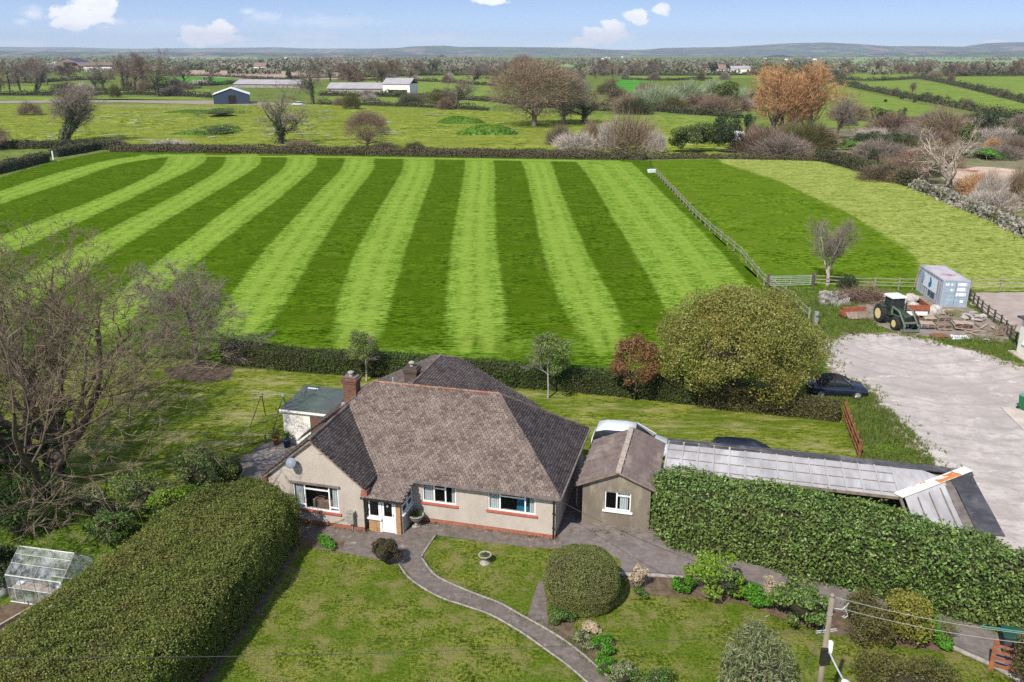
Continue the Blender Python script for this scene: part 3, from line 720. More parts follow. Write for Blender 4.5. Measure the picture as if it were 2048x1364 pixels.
def grow(rng, p, d, Ln, r, lvl, S, out):
    n = S['seg'][lvl]; pts = [p]; rr = [r]; ds = [d]
    for i in range(n):
        d = d + rng.normal(0, S['wig'][lvl], 3) + np.array([0, 0, S['up'][lvl]]); d = d / np.linalg.norm(d)
        p = p + d * Ln / n; pts.append(p); rr.append(max(r * (1 - (i + 1) / n * S['tap'][lvl]), .006)); ds.append(d)
    out.append((lvl, np.array(pts), np.array(rr)))
    if lvl + 1 < len(S['n']):
        k = S['n'][lvl + 1]; k = int(k * rng.uniform(.8, 1.2) + .5)
        for j in range(k):
            t = S['st'][lvl + 1] + (1 - S['st'][lvl + 1]) * (j + rng.uniform(.1, .9)) / k
            i = min(int(t * n), n - 1); fr = t * n - i; q = pts[i] * (1 - fr) + pts[i + 1] * fr; dd = ds[i + 1]
            s = np.cross(dd, rng.normal(size=3)); s /= np.linalg.norm(s) + 1e-9
            an = math.radians(rng.uniform(*S['ang'][lvl + 1]))
            nd = dd * math.cos(an) + s * math.sin(an)
            rad = (rr[i] * (1 - fr) + rr[i + 1] * fr) * S['rr'][lvl + 1] * rng.uniform(.75, 1.1)
            grow(rng, q, nd / np.linalg.norm(nd), Ln * S['rat'][lvl + 1] * rng.uniform(.7, 1.15) * (1.1 - .35 * t), rad, lvl + 1, S, out)
def limb_mesh(out, sides=(7, 6, 4, 3, 3, 3)):
    Vs, f4, o = [], [], 0
    for lvl, p, r in out:
        k = sides[lvl]; n = len(p); d = unit(np.gradient(p, axis=0))
        a = np.cross(d, np.array([.31, .87, .38])); a = unit(a); b = np.cross(d, a)
        th = np.arange(k) * 2 * math.pi / k
        ring = p[:, None, :] + r[:, None, None] * (np.cos(th)[None, :, None] * a[:, None, :] + np.sin(th)[None, :, None] * b[:, None, :])
        Vs.append(ring.reshape(-1, 3))
        i, j = np.meshgrid(np.arange(n - 1), np.arange(k), indexing='ij'); j2 = (j + 1) % k
        f4.append(np.stack([i * k + j, i * k + j2, (i + 1) * k + j2, (i + 1) * k + j], -1).reshape(-1, 4) + o); o += n * k
    return np.concatenate(Vs), [np.concatenate(f4)]
def tree_data(seed, S, H, r0, twigs, tl, tw, ivy=0, ivyr=.45, ivylv=(0, 1), lean=(0, 0), limit=None, trunk_lv=2):
    """mesh data of a leafless tree: limbs, crown of twigs, ivy. H is the length of the main stem growth"""
    rng = np.random.default_rng(seed); out = []
    for stem in range(S.get('stems', 1)):
        d0 = np.array([lean[0], lean[1], 1.0]) + (rng.normal(size=3) * S.get('splay', 0) * np.array([1, 1, 0]) if S.get('stems', 1) > 1 else 0)
        grow(rng, np.array([0, 0, -.1]) + (rng.normal(size=3) * np.array([1, 1, 0]) * r0 * .8 if stem else 0), d0 / np.linalg.norm(d0), H * (rng.uniform(.8, 1.05) if stem else 1), r0 * (.85 if stem else 1), 0, S, out)
    top = max(len(S['n']) - 1, 1)
    limbs = [b for b in out if b[0] <= trunk_lv]; fine = [b for b in out if b[0] > trunk_lv]
    tme = bulk_me('trunk', *limb_mesh(limbs))
    last = [b for b in out if b[0] >= top - 0]
    w_ = np.array([np.linalg.norm(b[1][-1] - b[1][0]) for b in last]); k = rng.choice(len(last), twigs, p=w_ / w_.sum())
    P, D = np.zeros((twigs, 3)), np.zeros((twigs, 3))
    t = rng.uniform(.15, 1, twigs)
    for i, (kk, tt) in enumerate(zip(k, t)):
        p = last[kk][1]; x = tt * (len(p) - 1); j = min(int(x), len(p) - 2); P[i] = p[j] + (p[j + 1] - p[j]) * (x - j); D[i] = p[j + 1] - p[j]
    D = unit(unit(D) + rng.normal(size=(twigs, 3)) * .55 + np.array([0, 0, S.get('tup', .15)]))
    V, f = twig_tris(rng, P, D, tl, tw)
    parts = [(V, f)]
    if fine:
        fv, ff = limb_mesh(fine); parts.append((fv, ff[0]))
    V, Fs = join(parts); V[:, 2] = np.maximum(V[:, 2], .05)
    cme = bulk_me('crown', V, Fs)
    ime = None
    if ivy:
        sel = [b for b in out if b[0] in ivylv]; w_ = np.array([np.linalg.norm(b[1][-1] - b[1][0]) * (3 if b[0] == 0 else 1) for b in sel]); k = rng.choice(len(sel), ivy, p=w_ / w_.sum())
        P = np.zeros((ivy, 3))
        for i, kk in enumerate(k):
            p = sel[kk][1]; lim = .95 if sel[kk][0] == 0 else .6; x = rng.uniform(0, lim) * (len(p) - 1); j = min(int(x), len(p) - 2); P[i] = p[j] + (p[j + 1] - p[j]) * (x - j)
        off = unit(rng.normal(size=(ivy, 3))); P2 = P + off * (ivyr * rng.uniform(.25, 1, ivy) ** .7)[:, None] * (1 + .4 * wob(P, seed, 1.3))[:, None]
        P2[:, 2] = np.maximum(P2[:, 2], .05)
        V, f = leaf_quads(rng, P2, off, .26, .22, .8); ime = bulk_me('ivy', V, [f])
    top_z = max(b[1][:, 2].max() for b in out)
    return dict(trunk=tme, crown=cme, ivy=ime, H=top_z + tl * .5)
def put_tree(D, name, pos, h, label, bark='barkgrey', twig='twiggrey', rz=0.0, wide=1.0, cat='tree', group=None, ivym='ivy'):
    s = h / D['H']; root = empty(name, pos, rz, label, cat, group); root.scale = (s * wide, s * wide, s)
    for part, mm in (('trunk', bark), ('crown', twig), ('ivy', ivym)):
        me = D.get(part)
        if me is None: continue
        o = bpy.data.objects.new(part, me); COL.objects.link(o); o.parent = root
        if not len(me.materials): me.materials.append(M[mm])
        o.material_slots[0].link = 'OBJECT'; o.material_slots[0].material = M[mm]
    return root
# ------------------------------------------------------------------ the land
sheet('ground', [(-14000, -80), (14000, -80), (14000, 18500), (-14000, 18500)], -.03, M['ground'], 0)

def grid_sheet(name, poly, z, m, step, masks=(), lines=(), fades=False, relief=False, soft=1.0):
    poly = np.asarray(poly)[:, :2]; lo, hi = poly.min(0) - step, poly.max(0) + step
    xs, ys = np.arange(lo[0], hi[0], step), np.arange(lo[1], hi[1], step)
    X, Y = np.meshgrid(xs, ys); nx = len(xs); P = np.c_[X.ravel(), Y.ravel()]
    i = np.arange(len(ys) - 1)[:, None] * nx + np.arange(nx - 1)[None]
    Fq = np.stack([i, i + 1, i + 1 + nx, i + nx], -1).reshape(-1, 4)
    Fq = Fq[inpoly(P[Fq].mean(1), poly)]
    used = np.unique(Fq); rem = np.zeros(len(P), int); rem[used] = np.arange(len(used)); P = P[used]; Fq = rem[Fq]
    zz_ = z + np.zeros(len(P))
    if relief: zz_ = z + np.maximum(0, wob(P, 77, .35) * .30 + wob(P, 78, 1.0) * .16 + wob(P, 79, .1) * .2) * np.clip(edgedist(P, poly) / 6, 0, 1)
    me = bulk_me(name, np.c_[P, zz_], [Fq])
    mow = np.zeros(len(P)); wv = np.c_[wob(P, 3, .25), wob(P, 4, .25)] * .06
    for pl in masks:
        h_ = len(pl) // 2; end = (pl[h_ - 1] + pl[h_]) / 2; fade = np.clip((P[:, 1] - 57) / 20, .42, 1) if fades else 1
        for dx, dy in ((0, 0), (.3, .1), (-.3, -.1), (.1, .4), (-.1, -.4), (.55, 0), (-.55, 0)): mow += inpoly(P + wv + (dx * soft, dy * soft), pl) / 7 * fade
    ln = np.zeros(len(P))
    for pl in lines:
        d = np.full(len(P), 1e9)
        for a, b in zip(pl[:-1], pl[1:]):
            ab = b - a; t = np.clip(((P - a) @ ab) / (ab @ ab + 1e-9), 0, 1); d = np.minimum(d, np.hypot(*(P - a - t[:, None] * ab).T))
        ln = np.maximum(ln, np.clip(1.3 - d / .45, 0, 1))
    if fades: mow = np.maximum(mow, (.46 + .1 * wob(P, 91, .5)) * np.clip(1 - np.abs(P[:, 1] - 64 - 1.5 * wob(P, 9, .12)) / 7, 0, 1) * (P[:, 0] < 20) * (P[:, 0] > -25))
    attr(me, 'mow', np.clip(mow, 0, 1)); attr(me, 'line', ln)
    o = link(name, me, m); o['kind'] = 'structure'; return o
def resamp(p, n=24):
    p = np.asarray(p); s = np.r_[0, np.cumsum(np.hypot(*np.diff(p, axis=0).T))]; t = np.linspace(0, s[-1], n)
    return np.c_[np.interp(t, s, p[:, 0]), np.interp(t, s, p[:, 1])]
def evenly(p, n=48):
    p = resamp(p, n)
    for _ in range(9): p[2:-2] = (p[:-4] + 2 * p[1:-3] + 3 * p[2:-2] + 2 * p[3:-1] + p[4:]) / 9
    return p
STRIPES = [  # mown light bands of the big field: one edge and the other, far end first
 ([(342,308),(290,309),(219,316),(164,333),(103,348),(0,382),(-150,434),(-400,520)], [(342,313),(290,319),(253,322),(212,334),(164,355),(0,408),(-150,457),(-400,548)]),
 ([(342,309),(328,317),(337,329),(301,352),(239,380),(147,418),(58,447),(-17,478),(-250,575)], [(408,307),(424,319),(403,331),(308,374),(219,418),(144,451),(51,492),(-17,526),(-250,625)]),
 ([(451,310),(455,324),(441,341),(342,396),(239,447),(171,481),(103,519),(0,575),(-80,640)], [(513,307),(533,319),(526,328),(410,396),(308,454),(239,495),(154,550),(0,650),(-40,690)]),
 ([(574,310),(578,328),(564,341),(478,403),(400,457),(342,509),(273,550),(205,598),(120,680)], [(625,310),(646,319),(636,331),(547,406),(478,454),(410,509),(376,536),(308,598),(200,700)]),
 ([(690,312),(692,322),(684,341),(649,372),(598,427),(533,492),(484,557),(454,600),(426,645)], [(745,314),(756,326),(737,355),(699,396),(662,454),(626,509),(596,560),(566,612)]),
 ([(806,314),(812,324),(802,348),(761,413),(730,468),(699,526),(686,563),(674,610)], [(866,316),(873,326),(863,358),(836,427),(808,509),(795,543),(786,587),(776,630)]),
 ([(930,316),(932,328),(925,369),(911,437),(897,543),(892,611),(888,662)], [(984,317),(990,328),(990,427),(993,509),(1002,563),(1010,608),(1019,660)]),
 ([(1040,318),(1048,331),(1058,365),(1068,420),(1082,488),(1092,529),(1109,580),(1133,639),(1150,669)], [(1098,319),(1106,331),(1119,375),(1140,427),(1164,485),(1191,543),(1225,598),(1262,668)]),
 ([(1150,321),(1164,335),(1191,372),(1219,427),(1246,468),(1273,512),(1304,563),(1328,608),(1345,640)], [(1262,324),(1273,334),(1297,358),(1342,403),(1386,444),(1427,488),(1472,536),(1506,577),(1526,610)]),
 ([(280,309),(700,313),(1240,321)], [(280,312),(700,316),(1240,325)]),
]
masks, lines = [], []
for a, b in STRIPES:
    a, b = px_poly(a), px_poly(b)
    for q in (a, b):
        if q[-1][1] < 100 and q[-1][0] > -40 and q[-1][1] > 57: d = q[-1] - q[-2]; q.append(q[-1] + d / abs(d[1]) * (q[-1][1] - 55) * (1 if abs(d[0] / d[1]) < 1.2 else 1.2 / abs(d[0] / d[1])))
    a, b = evenly(a), evenly(b); masks.append(np.concatenate([a, b[::-1]]))
    for t in (.28, .36, .62, .70): lines.append((a * (1 - t) + b * t)[2:-3])
field_poly = px_poly([(210,303),(500,306),(800,312),(1100,317),(1300,321),(1310,345),(1440,480),(1530,572),(1618,645),(1640,700),(1600,745),(1250,790),(900,765),(480,725),(300,715),(-200,705),(-600,640),(-500,480),(-260,418),(0,355),(100,325)])
grid_sheet('field', field_poly, .004, M['field'], .45, masks, lines, True)
pad_poly = px_poly([(1300,321),(1480,317),(1640,323),(1830,378),(2048,472),(2350,590),(2100,582),(1535,576),(1440,480),(1310,345)])
pad_light = px_poly([(1430,310),(1445,326),(1506,345),(1560,362),(1615,389),(1700,427),(1760,465),(1806,492),(1834,514),(1840,540),(1870,600),(2500,640),(2500,500),(1830,360),(1640,305)])
grid_sheet('paddock', pad_poly, .004, M['paddock'], .5, [pad_light], [], soft=3.0)

pas = px_poly([(-300,298),(195,296),(700,305),(1300,314),(1480,314),(1500,258),(1480,245),(1160,228),(960,222),(650,209),(430,209),(-300,206)])
grid_sheet('pasture', pas, .01, M['pasture'], 1.1, relief=True)
sheet('verge', px_poly([(1525,570),(2400,578),(2400,900),(1900,945),(1720,945),(1690,848),(1590,745),(1610,640)]), .002, M['verge'], .5, .06)
sheet('back_lawn', px_poly([(-500,800),(200,735),(480,726),(850,752),(1235,790),(1690,846),(1722,930),(1500,960),(1180,1000),(1160,1060),(600,1060),(430,1080),(250,1120),(-400,1150)]), .006, M['backlawn'], 0)
sheet('front_lawn', px_poly([(560,1085),(700,1078),(1120,1085),(1300,1090),(1980,1262),(2300,1400),(2300,1700),(100,1700),(380,1364)]), .008, M['lawn'], 0)
sheet('vegetable_garden', px_poly([(-500,1080),(120,1010),(420,990),(430,1100),(330,1250),(150,1480),(-700,1480)]), .010, M['verge'], .8, .05)
sheet('vegetable_bed', px_poly([(-80,1230),(30,1206),(205,1150),(215,1185),(120,1245),(0,1330),(-120,1340)]), .014, M['bed'], .5, .06)
yp = [(1655,682),(1700,668),(1790,667),(1850,680),(1940,700),(2048,735),(2400,830),(2400,1300),(2080,1180),(1990,1075),(1900,960),(1872,935),(1850,900),(1800,865),(1765,815),(1740,775),(1668,742),(1648,705)]
sheet('yard_edge', inset(dense(px_poly(yp), 1.2, .25, 8), -.55), .0115, M['yardedge'], .25, .16, 8)
sheet('yard', px_poly([(1655,682),(1700,668),(1790,667),(1850,680),(1940,700),(2048,735),(2400,830),(2400,1300),(2080,1180),(1990,1075),(1900,960),(1872,935),(1850,900),(1800,865),(1765,815),(1740,775),(1668,742),(1648,705)]), .0145, M['yard'], .25, .22, 7)
sheet('concrete_slab', px_poly([(2000,815),(2300,832),(2400,1000),(2048,862)]), .05, M['concrete'], 0)
sheet('riding_arena', px_poly([(1945,586),(2400,580),(2400,770),(2120,700),(2030,662),(1940,605)]), .016, M['sand'], .6, .12)
sheet('bare_earth', px_poly([(1715,610),(1780,588),(1860,592),(1945,618),(2032,664),(2015,684),(1900,676),(1800,668),(1745,648)]), .010, M['scrapyard'], .4, .15, 5)
sheet('scrubland', px_poly([(1655,318),(1830,372),(2048,465),(2500,640),(2500,235),(2048,236),(1900,224),(1700,258),(1500,258),(1490,314)]), .012, M['scrubsoil'], 0)
sheet('red_bank', px_poly([(1880,352),(1905,340),(1960,333),(2048,340),(2300,360),(2300,440),(2048,402),(1960,384),(1900,370)]), .03, M['redsoil'], 2, .5)
sheet('red_bank', px_poly([(1700,304),(1760,294),(1860,300),(1870,312),(1790,322),(1720,316)]), .03, M['redsoil'], 2, .5)
# far fields
def far(name, pts, m, z): sheet(name, px_poly(pts), z, M[m], 0)
far('meadow', [(650,204),(662,193),(830,196),(1000,204),(985,216)], 'meadow', .03)
far('meadow', [(690,160),(860,162),(985,172),(1010,200),(840,189),(690,189)], 'meadow', .03)
far('meadow', [(690,156),(1000,151),(1010,168),(860,160)], 'meadow', .05)
far('meadow', [(1640,165),(1730,184),(1900,222),(1990,245),(1830,242),(1700,256),(1640,256)], 'meadow', .03)
far('meadow', [(1690,166),(1840,160),(1920,176),(2048,208),(2500,310),(2500,335),(2048,232),(1830,197)], 'meadow', .05)
far('meadow', [(1850,154),(2500,152),(2500,290),(2048,202),(1930,172)], 'meadow', .05)
far('meadow', [(1660,147),(1842,149),(1832,158),(1690,161)], 'meadow', .06)
far('meadow', [(1232,158),(1296,157),(1310,185),(1232,206)], 'crop', .05)
far('meadow', [(1160,229),(1420,232),(1482,242),(1482,262),(1160,250)], 'meadow', .03)
far('meadow', [(-200,186),(60,172),(420,178),(425,192),(240,186)], 'meadow', .04)
far('meadow', [(300,151),(470,158),(500,164),(330,171)], 'crop', .06)
far('meadow', [(1240,152),(1700,150),(1700,156),(1240,158)], 'meadow', .08)
far('meadow', [(-300,192),(390,194),(425,201),(-300,199)], 'meadow', .05)
far('ploughed_field', [(365,140),(690,145),(690,158),(540,160),(345,151)], 'plough', .08)
far('far_field', [(340,112),(500,112.5),(560,123),(335,123)], 'palefield', .2)
far('far_field', [(1640,114),(2500,115),(2500,136),(1640,131)], 'palefield', .2)
far('far_field', [(1190,128),(1320,129),(1320,137),(1190,136)], 'palefield', .2)
far('far_field', [(1010,128),(1140,128),(1150,134),(1000,134)], 'palefield', .2)
sheet('farm_track', px_poly([(-300,205),(60,201),(240,198),(430,201),(600,207),(640,212),(430,209.5),(240,204.5),(60,206),(-300,209)]), .05, M['track'], 0)
# pale puddled patches and hummocks in the rough pasture
rng = np.random.default_rng(11); patch = MB(); 
for k in range(46):
    if k < 34: px_, py_ = rng.uniform(180, 880), rng.uniform(220, 285)
    else: px_, py_ = rng.uniform(0, 260), rng.uniform(220, 290)
    c = G(px_, py_); a, b = rng.uniform(.8, 3.6) , rng.uniform(.5, 2.0)
    n = 14; th = np.linspace(0, 2 * math.pi, n, endpoint=False); r = 1 + .35 * rng.normal(size=n)
    patch.face([(c[0] + a * r[i] * math.cos(th[i]), c[1] + b * r[i] * math.sin(th[i]), .16) for i in range(n)])
tag(patch.build('bare_ground', M['blank']), kind='structure')
def mound(name, px_, py_, rx, ry, h, m, seed):
    c = G(px_, py_); n = 40; xs = np.linspace(-1.25, 1.25, n); X, Y = np.meshgrid(xs, xs); R = np.hypot(X, Y)
    P2 = np.c_[X.ravel(), Y.ravel()] * 4; Z = h * np.clip(1 - R.ravel() ** 2, 0, 1) ** .8 * (1 + .3 * wob(P2, seed)) - .05
    V = np.c_[c[0] + X.ravel() * rx, c[1] + Y.ravel() * ry, np.maximum(Z, -.06)]
    i = np.arange(n - 1)[:, None] * n + np.arange(n - 1)[None]
    o = bulk(name, V, np.stack([i, i + 1, i + 1 + n, i + n], -1).reshape(-1, 4), M[m], smooth=True); o['kind'] = 'structure'; return o
mound('grass_mound', 922, 246, 8.5, 5, 2.3, 'mound', 3); mound('grass_mound', 975, 268, 9.5, 5, 2.7, 'mound', 5)
mound('grass_mound', 400, 268, 9, 4, 1.0, 'mound', 7); mound('grass_mound', 395, 225, 14, 6, 1.1, 'mound', 8); mound('grass_mound', 270, 245, 9, 4, .8, 'pasture', 9)

# paving and paths of the front garden
HA = G(1110, 1078); HROT = math.radians(-14.5)
he, hn = np.array([math.cos(HROT), math.sin(HROT)]), np.array([-math.sin(HROT), math.cos(HROT)])
def HW(x, y): return HA[:2] + x * he + y * hn           # bungalow axes to the ground
drive_low = px_poly([(1245,1152),(1320,1154),(1400,1160),(1500,1176),(1580,1194),(1680,1222),(1780,1248),(1840,1268),(1905,1298),(1985,1334),(2100,1400)])
sheet('driveway', [HW(-.3, -.4), HW(-.1, 0), HW(-.1, 9.5), HW(4.9, 9.5), HW(4.9, 8)] + px_poly([(1335,1040),(1420,1085),(1980,1240),(2300,1330),(2300,1500)]) + drive_low[::-1] + px_poly([(1240,1120),(1180,1090),(1100,1098)]), .014, M['drive'], .5, .02)
sheet('forecourt', px_poly([(575,1046),(735,1062),(805,1068),(826,1040),(848,1042),(1112,1076),(1140,1082),(1096,1098),(980,1086),(872,1071),(843,1114),(800,1134),(765,1122),(690,1106),(600,1092),(588,1075)]), .018, M['path'], .4, .02)
pl_ = smooth_path(px_poly([(796,1130),(815,1156),(850,1181),(890,1201),(940,1217),(985,1234),(1040,1266),(1090,1301),(1150,1346),(1250,1440)]), 5)
pr_ = smooth_path(px_poly([(843,1114),(868,1147),(900,1166),(960,1191),(1000,1206),(1045,1231),(1090,1256),(1130,1281),(1180,1320),(1300,1430)]), 5)
sheet('garden_path', list(pl_) + list(pr_[::-1]), .016, M['path'], 0)
sheet('garden_path', px_poly([(1078,1160),(1092,1165),(1094,1225),(1097,1258),(1054,1234)]), .020, M['path'], .4, .02)
for nm, pth, off in (('path_edging', pl_, .04), ('path_edging', pr_, -.04)):
    tag(ribbon_block(nm, pth, .09, 0, .075, M['kerb'], off=off), 'pale concrete edging on the ' + ('left' if off > 0 else 'right') + ' side of the curved garden path', 'path edging')
tag(ribbon_block('path_edging', smooth_path(px_poly([(872,1071),(857,1092),(843,1114)])), .08, 0, .07, M['kerb']), 'short straight concrete edging between the door path and small lawn', 'path edging')
tag(ribbon_block('driveway_kerb', smooth_path(px_poly([(1235,1151),(1320,1154),(1395,1161)])), .22, 0, .16, M['kerb']), 'low pale concrete kerb beside the clipped dome bush along the driveway', 'kerb')
tag(ribbon_block('driveway_kerb', smooth_path(px_poly([(1835,1266),(1905,1298),(1985,1334),(2040,1365)])), .22, 0, .16, M['kerb']), 'low pale concrete kerb along the driveway near the red-brown gate', 'kerb')
sheet('flower_bed', drive_low[:9] + px_poly([(1880,1303),(1800,1292),(1660,1268),(1560,1237),(1500,1212),(1400,1197),(1272,1190)]), .012, M['bed'], .35, .05)
sheet('flower_bed', px_poly([(1098,1225),(1140,1225),(1150,1262),(1200,1300),(1260,1364),(1330,1420),(1290,1425),(1175,1318),(1097,1258)]), .012, M['bed'], .35, .04)
sheet('flower_bed', px_poly([(590,1076),(690,1082),(684,1098),(600,1094)]), .022, M['bed'], .3, .03)
sheet('hedge_foot', [p + np.array([.35, 0]) for p in [G(596,1080)[:2], G(500,1230)[:2], G(400,1364)[:2], G(330,1460)[:2]]] + [G(200,1460)[:2], G(520,1090)[:2]], .012, M['bed'], .3, .06)
sheet('patio', [HW(-19.7, 2.3), HW(-14.5, 1.0), HW(-14.5, 7.0), HW(-19.4, 6.4)], .02, M['moss'], .5, .02)
cpv = MB(); cc = HW(-18.0, 4.7)
for r0_, r1_ in ((0, .28), (.31, .58), (.61, .88), (.91, 1.15)):
    n = max(6, int(r1_ * 14))
    for k in range(n):
        t0, t1 = 2 * math.pi * k / n + .02, 2 * math.pi * (k + 1) / n - .02
        q = [(cc[0] + r * math.cos(t), cc[1] + r * math.sin(t), .028) for r, t in ((max(r0_, .02), t0), (r1_, t0), (r1_, t1), (max(r0_, .02), t1))]
        cpv.prism(q, (0, 0, .012))
tag(cpv.build('paving_circle', M['kerb']), kind='structure')
dead = MB(); dead.v = []; 
sheet('leaf_litter', px_poly([(330,738),(400,722),(470,735),(460,760),(400,765),(340,758)]), .012, M['bed'], .5, .15)

# hills on the horizon, each a real ridge with its own distance
def hill(D, sky_, deep, m, seed, tree=0):
    xs = np.array([p[0] for p in sky_], float); ys = np.array([p[1] for p in sky_], float)
    n = 220; X = np.linspace(xs[0], xs[-1], n); Y = np.interp(X, xs, ys)
    prof = np.linspace(-1, 1, 15); V = []
    h = CH + (HOR - Y) / F * D * 1.06; h = h + wob(np.c_[X / 40], seed) * D * .00035
    for s in prof:
        k = np.cos(s * math.pi / 2) ** 1.3
        dd = D + s * deep
        x = (X - 1024) / F * D * 1.06
        P_ = np.c_[x / 300, np.full(n, s * 3)]
        V.append(np.c_[x, np.full(n, dd), np.maximum(h * k * (1 + .12 * wob(P_, seed + 1) * (k < .95)), 0) - 4 * (k < .03)])
    V = np.concatenate(V); i = np.arange(len(prof) - 1)[:, None] * n + np.arange(n - 1)[None]
    o = bulk('hills', V, np.stack([i, i + 1, i + 1 + n, i + n], -1).reshape(-1, 4), M[m], smooth=True); o['kind'] = 'structure'
def hillmat(name, sc):
    m, t, b = newmat(name); vec = coords(t)
    vo = t.add('ShaderNodeTexVoronoi'); vo.inputs['Scale'].default_value = sc; t.l.new(t.scale(vec, (1, .5, 1)), vo.inputs['Vector'])
    n = t.noise(vec, sc * 1.3, 6, .7); r = t.math('FRACT', t.math('MULTIPLY', vo.outputs['Color'], 3.7))
    c = t.ramp(r, [(0, (.06, .105, .03)), (.35, (.12, .165, .055)), (.6, (.075, .12, .035)), (.8, (.17, .14, .10)), (1, (.05, .07, .035))], 'CONSTANT')
    c = t.mix(t.step(n, .45, .55), (.040, .045, .042), c)
    c = t.mix(t.step(t.noise(vec, sc * 14, 2, .5), .69, .74), c, (.6, .56, .52))
    t.l.new(c, b.inputs['Base Color']); b.inputs['Roughness'].default_value = 1
    return m
M['hill'] = hillmat('patchwork_hills', .0030); M['hillnear'] = hillmat('wooded_hills', .005)
hill(15500, [(-300,99),(0,98),(120,96),(260,97),(330,99),(450,98),(600,97),(700,99),(820,98),(1000,100),(1300,101),(2300,98)], 1500, 'hill', 1)
hill(11000, [(690,108),(780,101),(850,95),(905,94),(930,96),(1000,96),(1080,96.5),(1150,98),(1210,101),(1300,104),(1400,108)], 1600, 'hill', 2)
hill(12000, [(1180,107),(1260,101),(1300,97.5),(1400,96),(1480,92),(1520,90),(1580,88.5),(1620,90.5),(1680,94),(1760,95),(1840,96),(1860,92),(1885,89),(1960,88),(2048,86),(2300,84)], 1700, 'hill', 3)
hill(7000, [(-400,106),(0,104.5),(90,103),(200,104),(330,104),(480,105),(600,105.5),(700,107),(900,109)], 500, 'hillnear', 4)
hill(7400, [(1500,110),(1650,107),(1760,105),(1900,103),(2048,101),(2300,100)], 500, 'hillnear', 5)
# ------------------------------------------------------------------ the bungalow (its own axes: x along the front, y away from the camera)
house = empty('bungalow', (HA[0], HA[1], 0), HROT, 'pebbledashed bungalow with a brown lichened tile roof, front gable and small porch', 'bungalow')
def wall_panels(mb, x0, x1, z0, z1, y0, y1, holes):
    """a wall between x0 and x1 with real openings (x0, x1, z0, z1)"""
    hs = sorted(holes); x = x0
    for (a, b, c, d) in hs:
        mb.box(x, a, y0, y1, z0, z1); mb.box(a, b, y0, y1, z0, c); mb.box(a, b, y0, y1, d, z1); x = b
    mb.box(x, x1, y0, y1, z0, z1)
W1 = (-13.1, -10.63, .80, 2.20); W2 = (-6.84, -5.06, 1.12, 2.18); W3 = (-3.40, -1.0, 1.16, 2.22)
wl = MB()
wall_panels(wl, -9.3, 0, .22, 2.42, 0, .28, [W2, W3])
wall_panels(wl, -14.6, -9.3, .22, 2.42, -1.65, -1.37, [W1])
wl.prism([(-14.6, -1.65, 2.42), (-9.3, -1.65, 2.42), (-11.95, -1.65, 4.62)], (0, .28, 0))
wl.box(-9.58, -9.3, -1.37, 0, .22, 2.42); wl.box(-14.6, -14.32, -1.37, 10.2, .22, 2.42)
wl.box(-.28, 0, .28, 7.7, .22, 2.42); wl.box(-3.4, -.28, 7.42, 7.7, .22, 2.42)
wl.box(-3.68, -3.4, 7.42, 10.2, .22, 2.42); wl.box(-14.32, -3.68, 9.92, 10.2, .22, 2.42)
wl.prism([(-14.6, 9.92, 2.42), (-3.4, 9.92, 2.42), (-7.95, 9.92, 4.80), (-9.95, 9.92, 4.80)], (0, .28, 0))
wl.build('wall', M['wall'], house)
pb = MB()
for b_ in ((-9.3, -.0, -.025, .28), (-14.62, -9.3, -1.675, -1.37), (-14.62, -14.32, -1.37, 10.2), (-.28, .022, .28, 7.72)): pb.box(*b_, 0, .22)
pb.box(-9.6, -9.3, -1.37, -.03, 0, .22); pb.build('brick_plinth', M['redbrick'], house)
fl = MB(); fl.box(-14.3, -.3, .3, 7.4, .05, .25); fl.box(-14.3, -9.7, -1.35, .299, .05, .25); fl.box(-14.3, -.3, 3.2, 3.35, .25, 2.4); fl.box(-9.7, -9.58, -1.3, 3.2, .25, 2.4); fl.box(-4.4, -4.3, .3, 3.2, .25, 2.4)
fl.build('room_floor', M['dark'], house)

def tiles(V, Fs, plane, axis_u, axis_v, poly, tw=.2, gauge=.135, seed=1, lift=.02):
    """real overlapping tiles over a roof plane given by origin, unit along the eave and unit up the slope"""
    o, u_, v_ = (np.asarray(a, float) for a in (plane, axis_u, axis_v)); n_ = np.cross(u_, v_)
    P = np.array([[(np.asarray(p) - o) @ u_, (np.asarray(p) - o) @ v_] for p in poly])
    r = np.random.default_rng(seed); lo, hi = P.min(0), P.max(0)
    for i in range(int((hi[1] - lo[1]) / gauge) + 1):
        vv = lo[1] + i * gauge; us = np.arange(lo[0] - tw, hi[0] + tw, tw) + (tw / 2 if i % 2 else 0)
        c = np.c_[us + tw / 2, np.full(len(us), vv + gauge * .5)]; k = inpoly(c, P); us = us[k]
        if not len(us): continue
        m = len(us); L = gauge * 1.25; a0 = us + .010; a1 = us + tw - .010
        h0 = lift + .018 + r.uniform(-.003, .007, m); h1 = lift + r.uniform(-.003, .003, m); dv = r.normal(0, .005, m); rot = r.normal(0, .004, m)
        def pt(uu, v2, hh): return o + uu[:, None] * u_ + v2[:, None] * v_ + hh[:, None] * n_
        lowv = vv + dv
        q = np.stack([pt(a0, lowv + rot, h0), pt(a1, lowv - rot, h0), pt(a1, lowv + L, h1), pt(a0, lowv + L, h1),
                      pt(a0, lowv + rot, h0 - .025), pt(a1, lowv - rot, h0 - .025)], 1).reshape(-1, 3)
        b = V[0]; V[1].append(q); V[0] += len(q); base = b + np.arange(m) * 6
        Fs.append(np.stack([base, base + 1, base + 2, base + 3], 1)); Fs.append(np.stack([base + 4, base + 5, base + 1, base], 1))
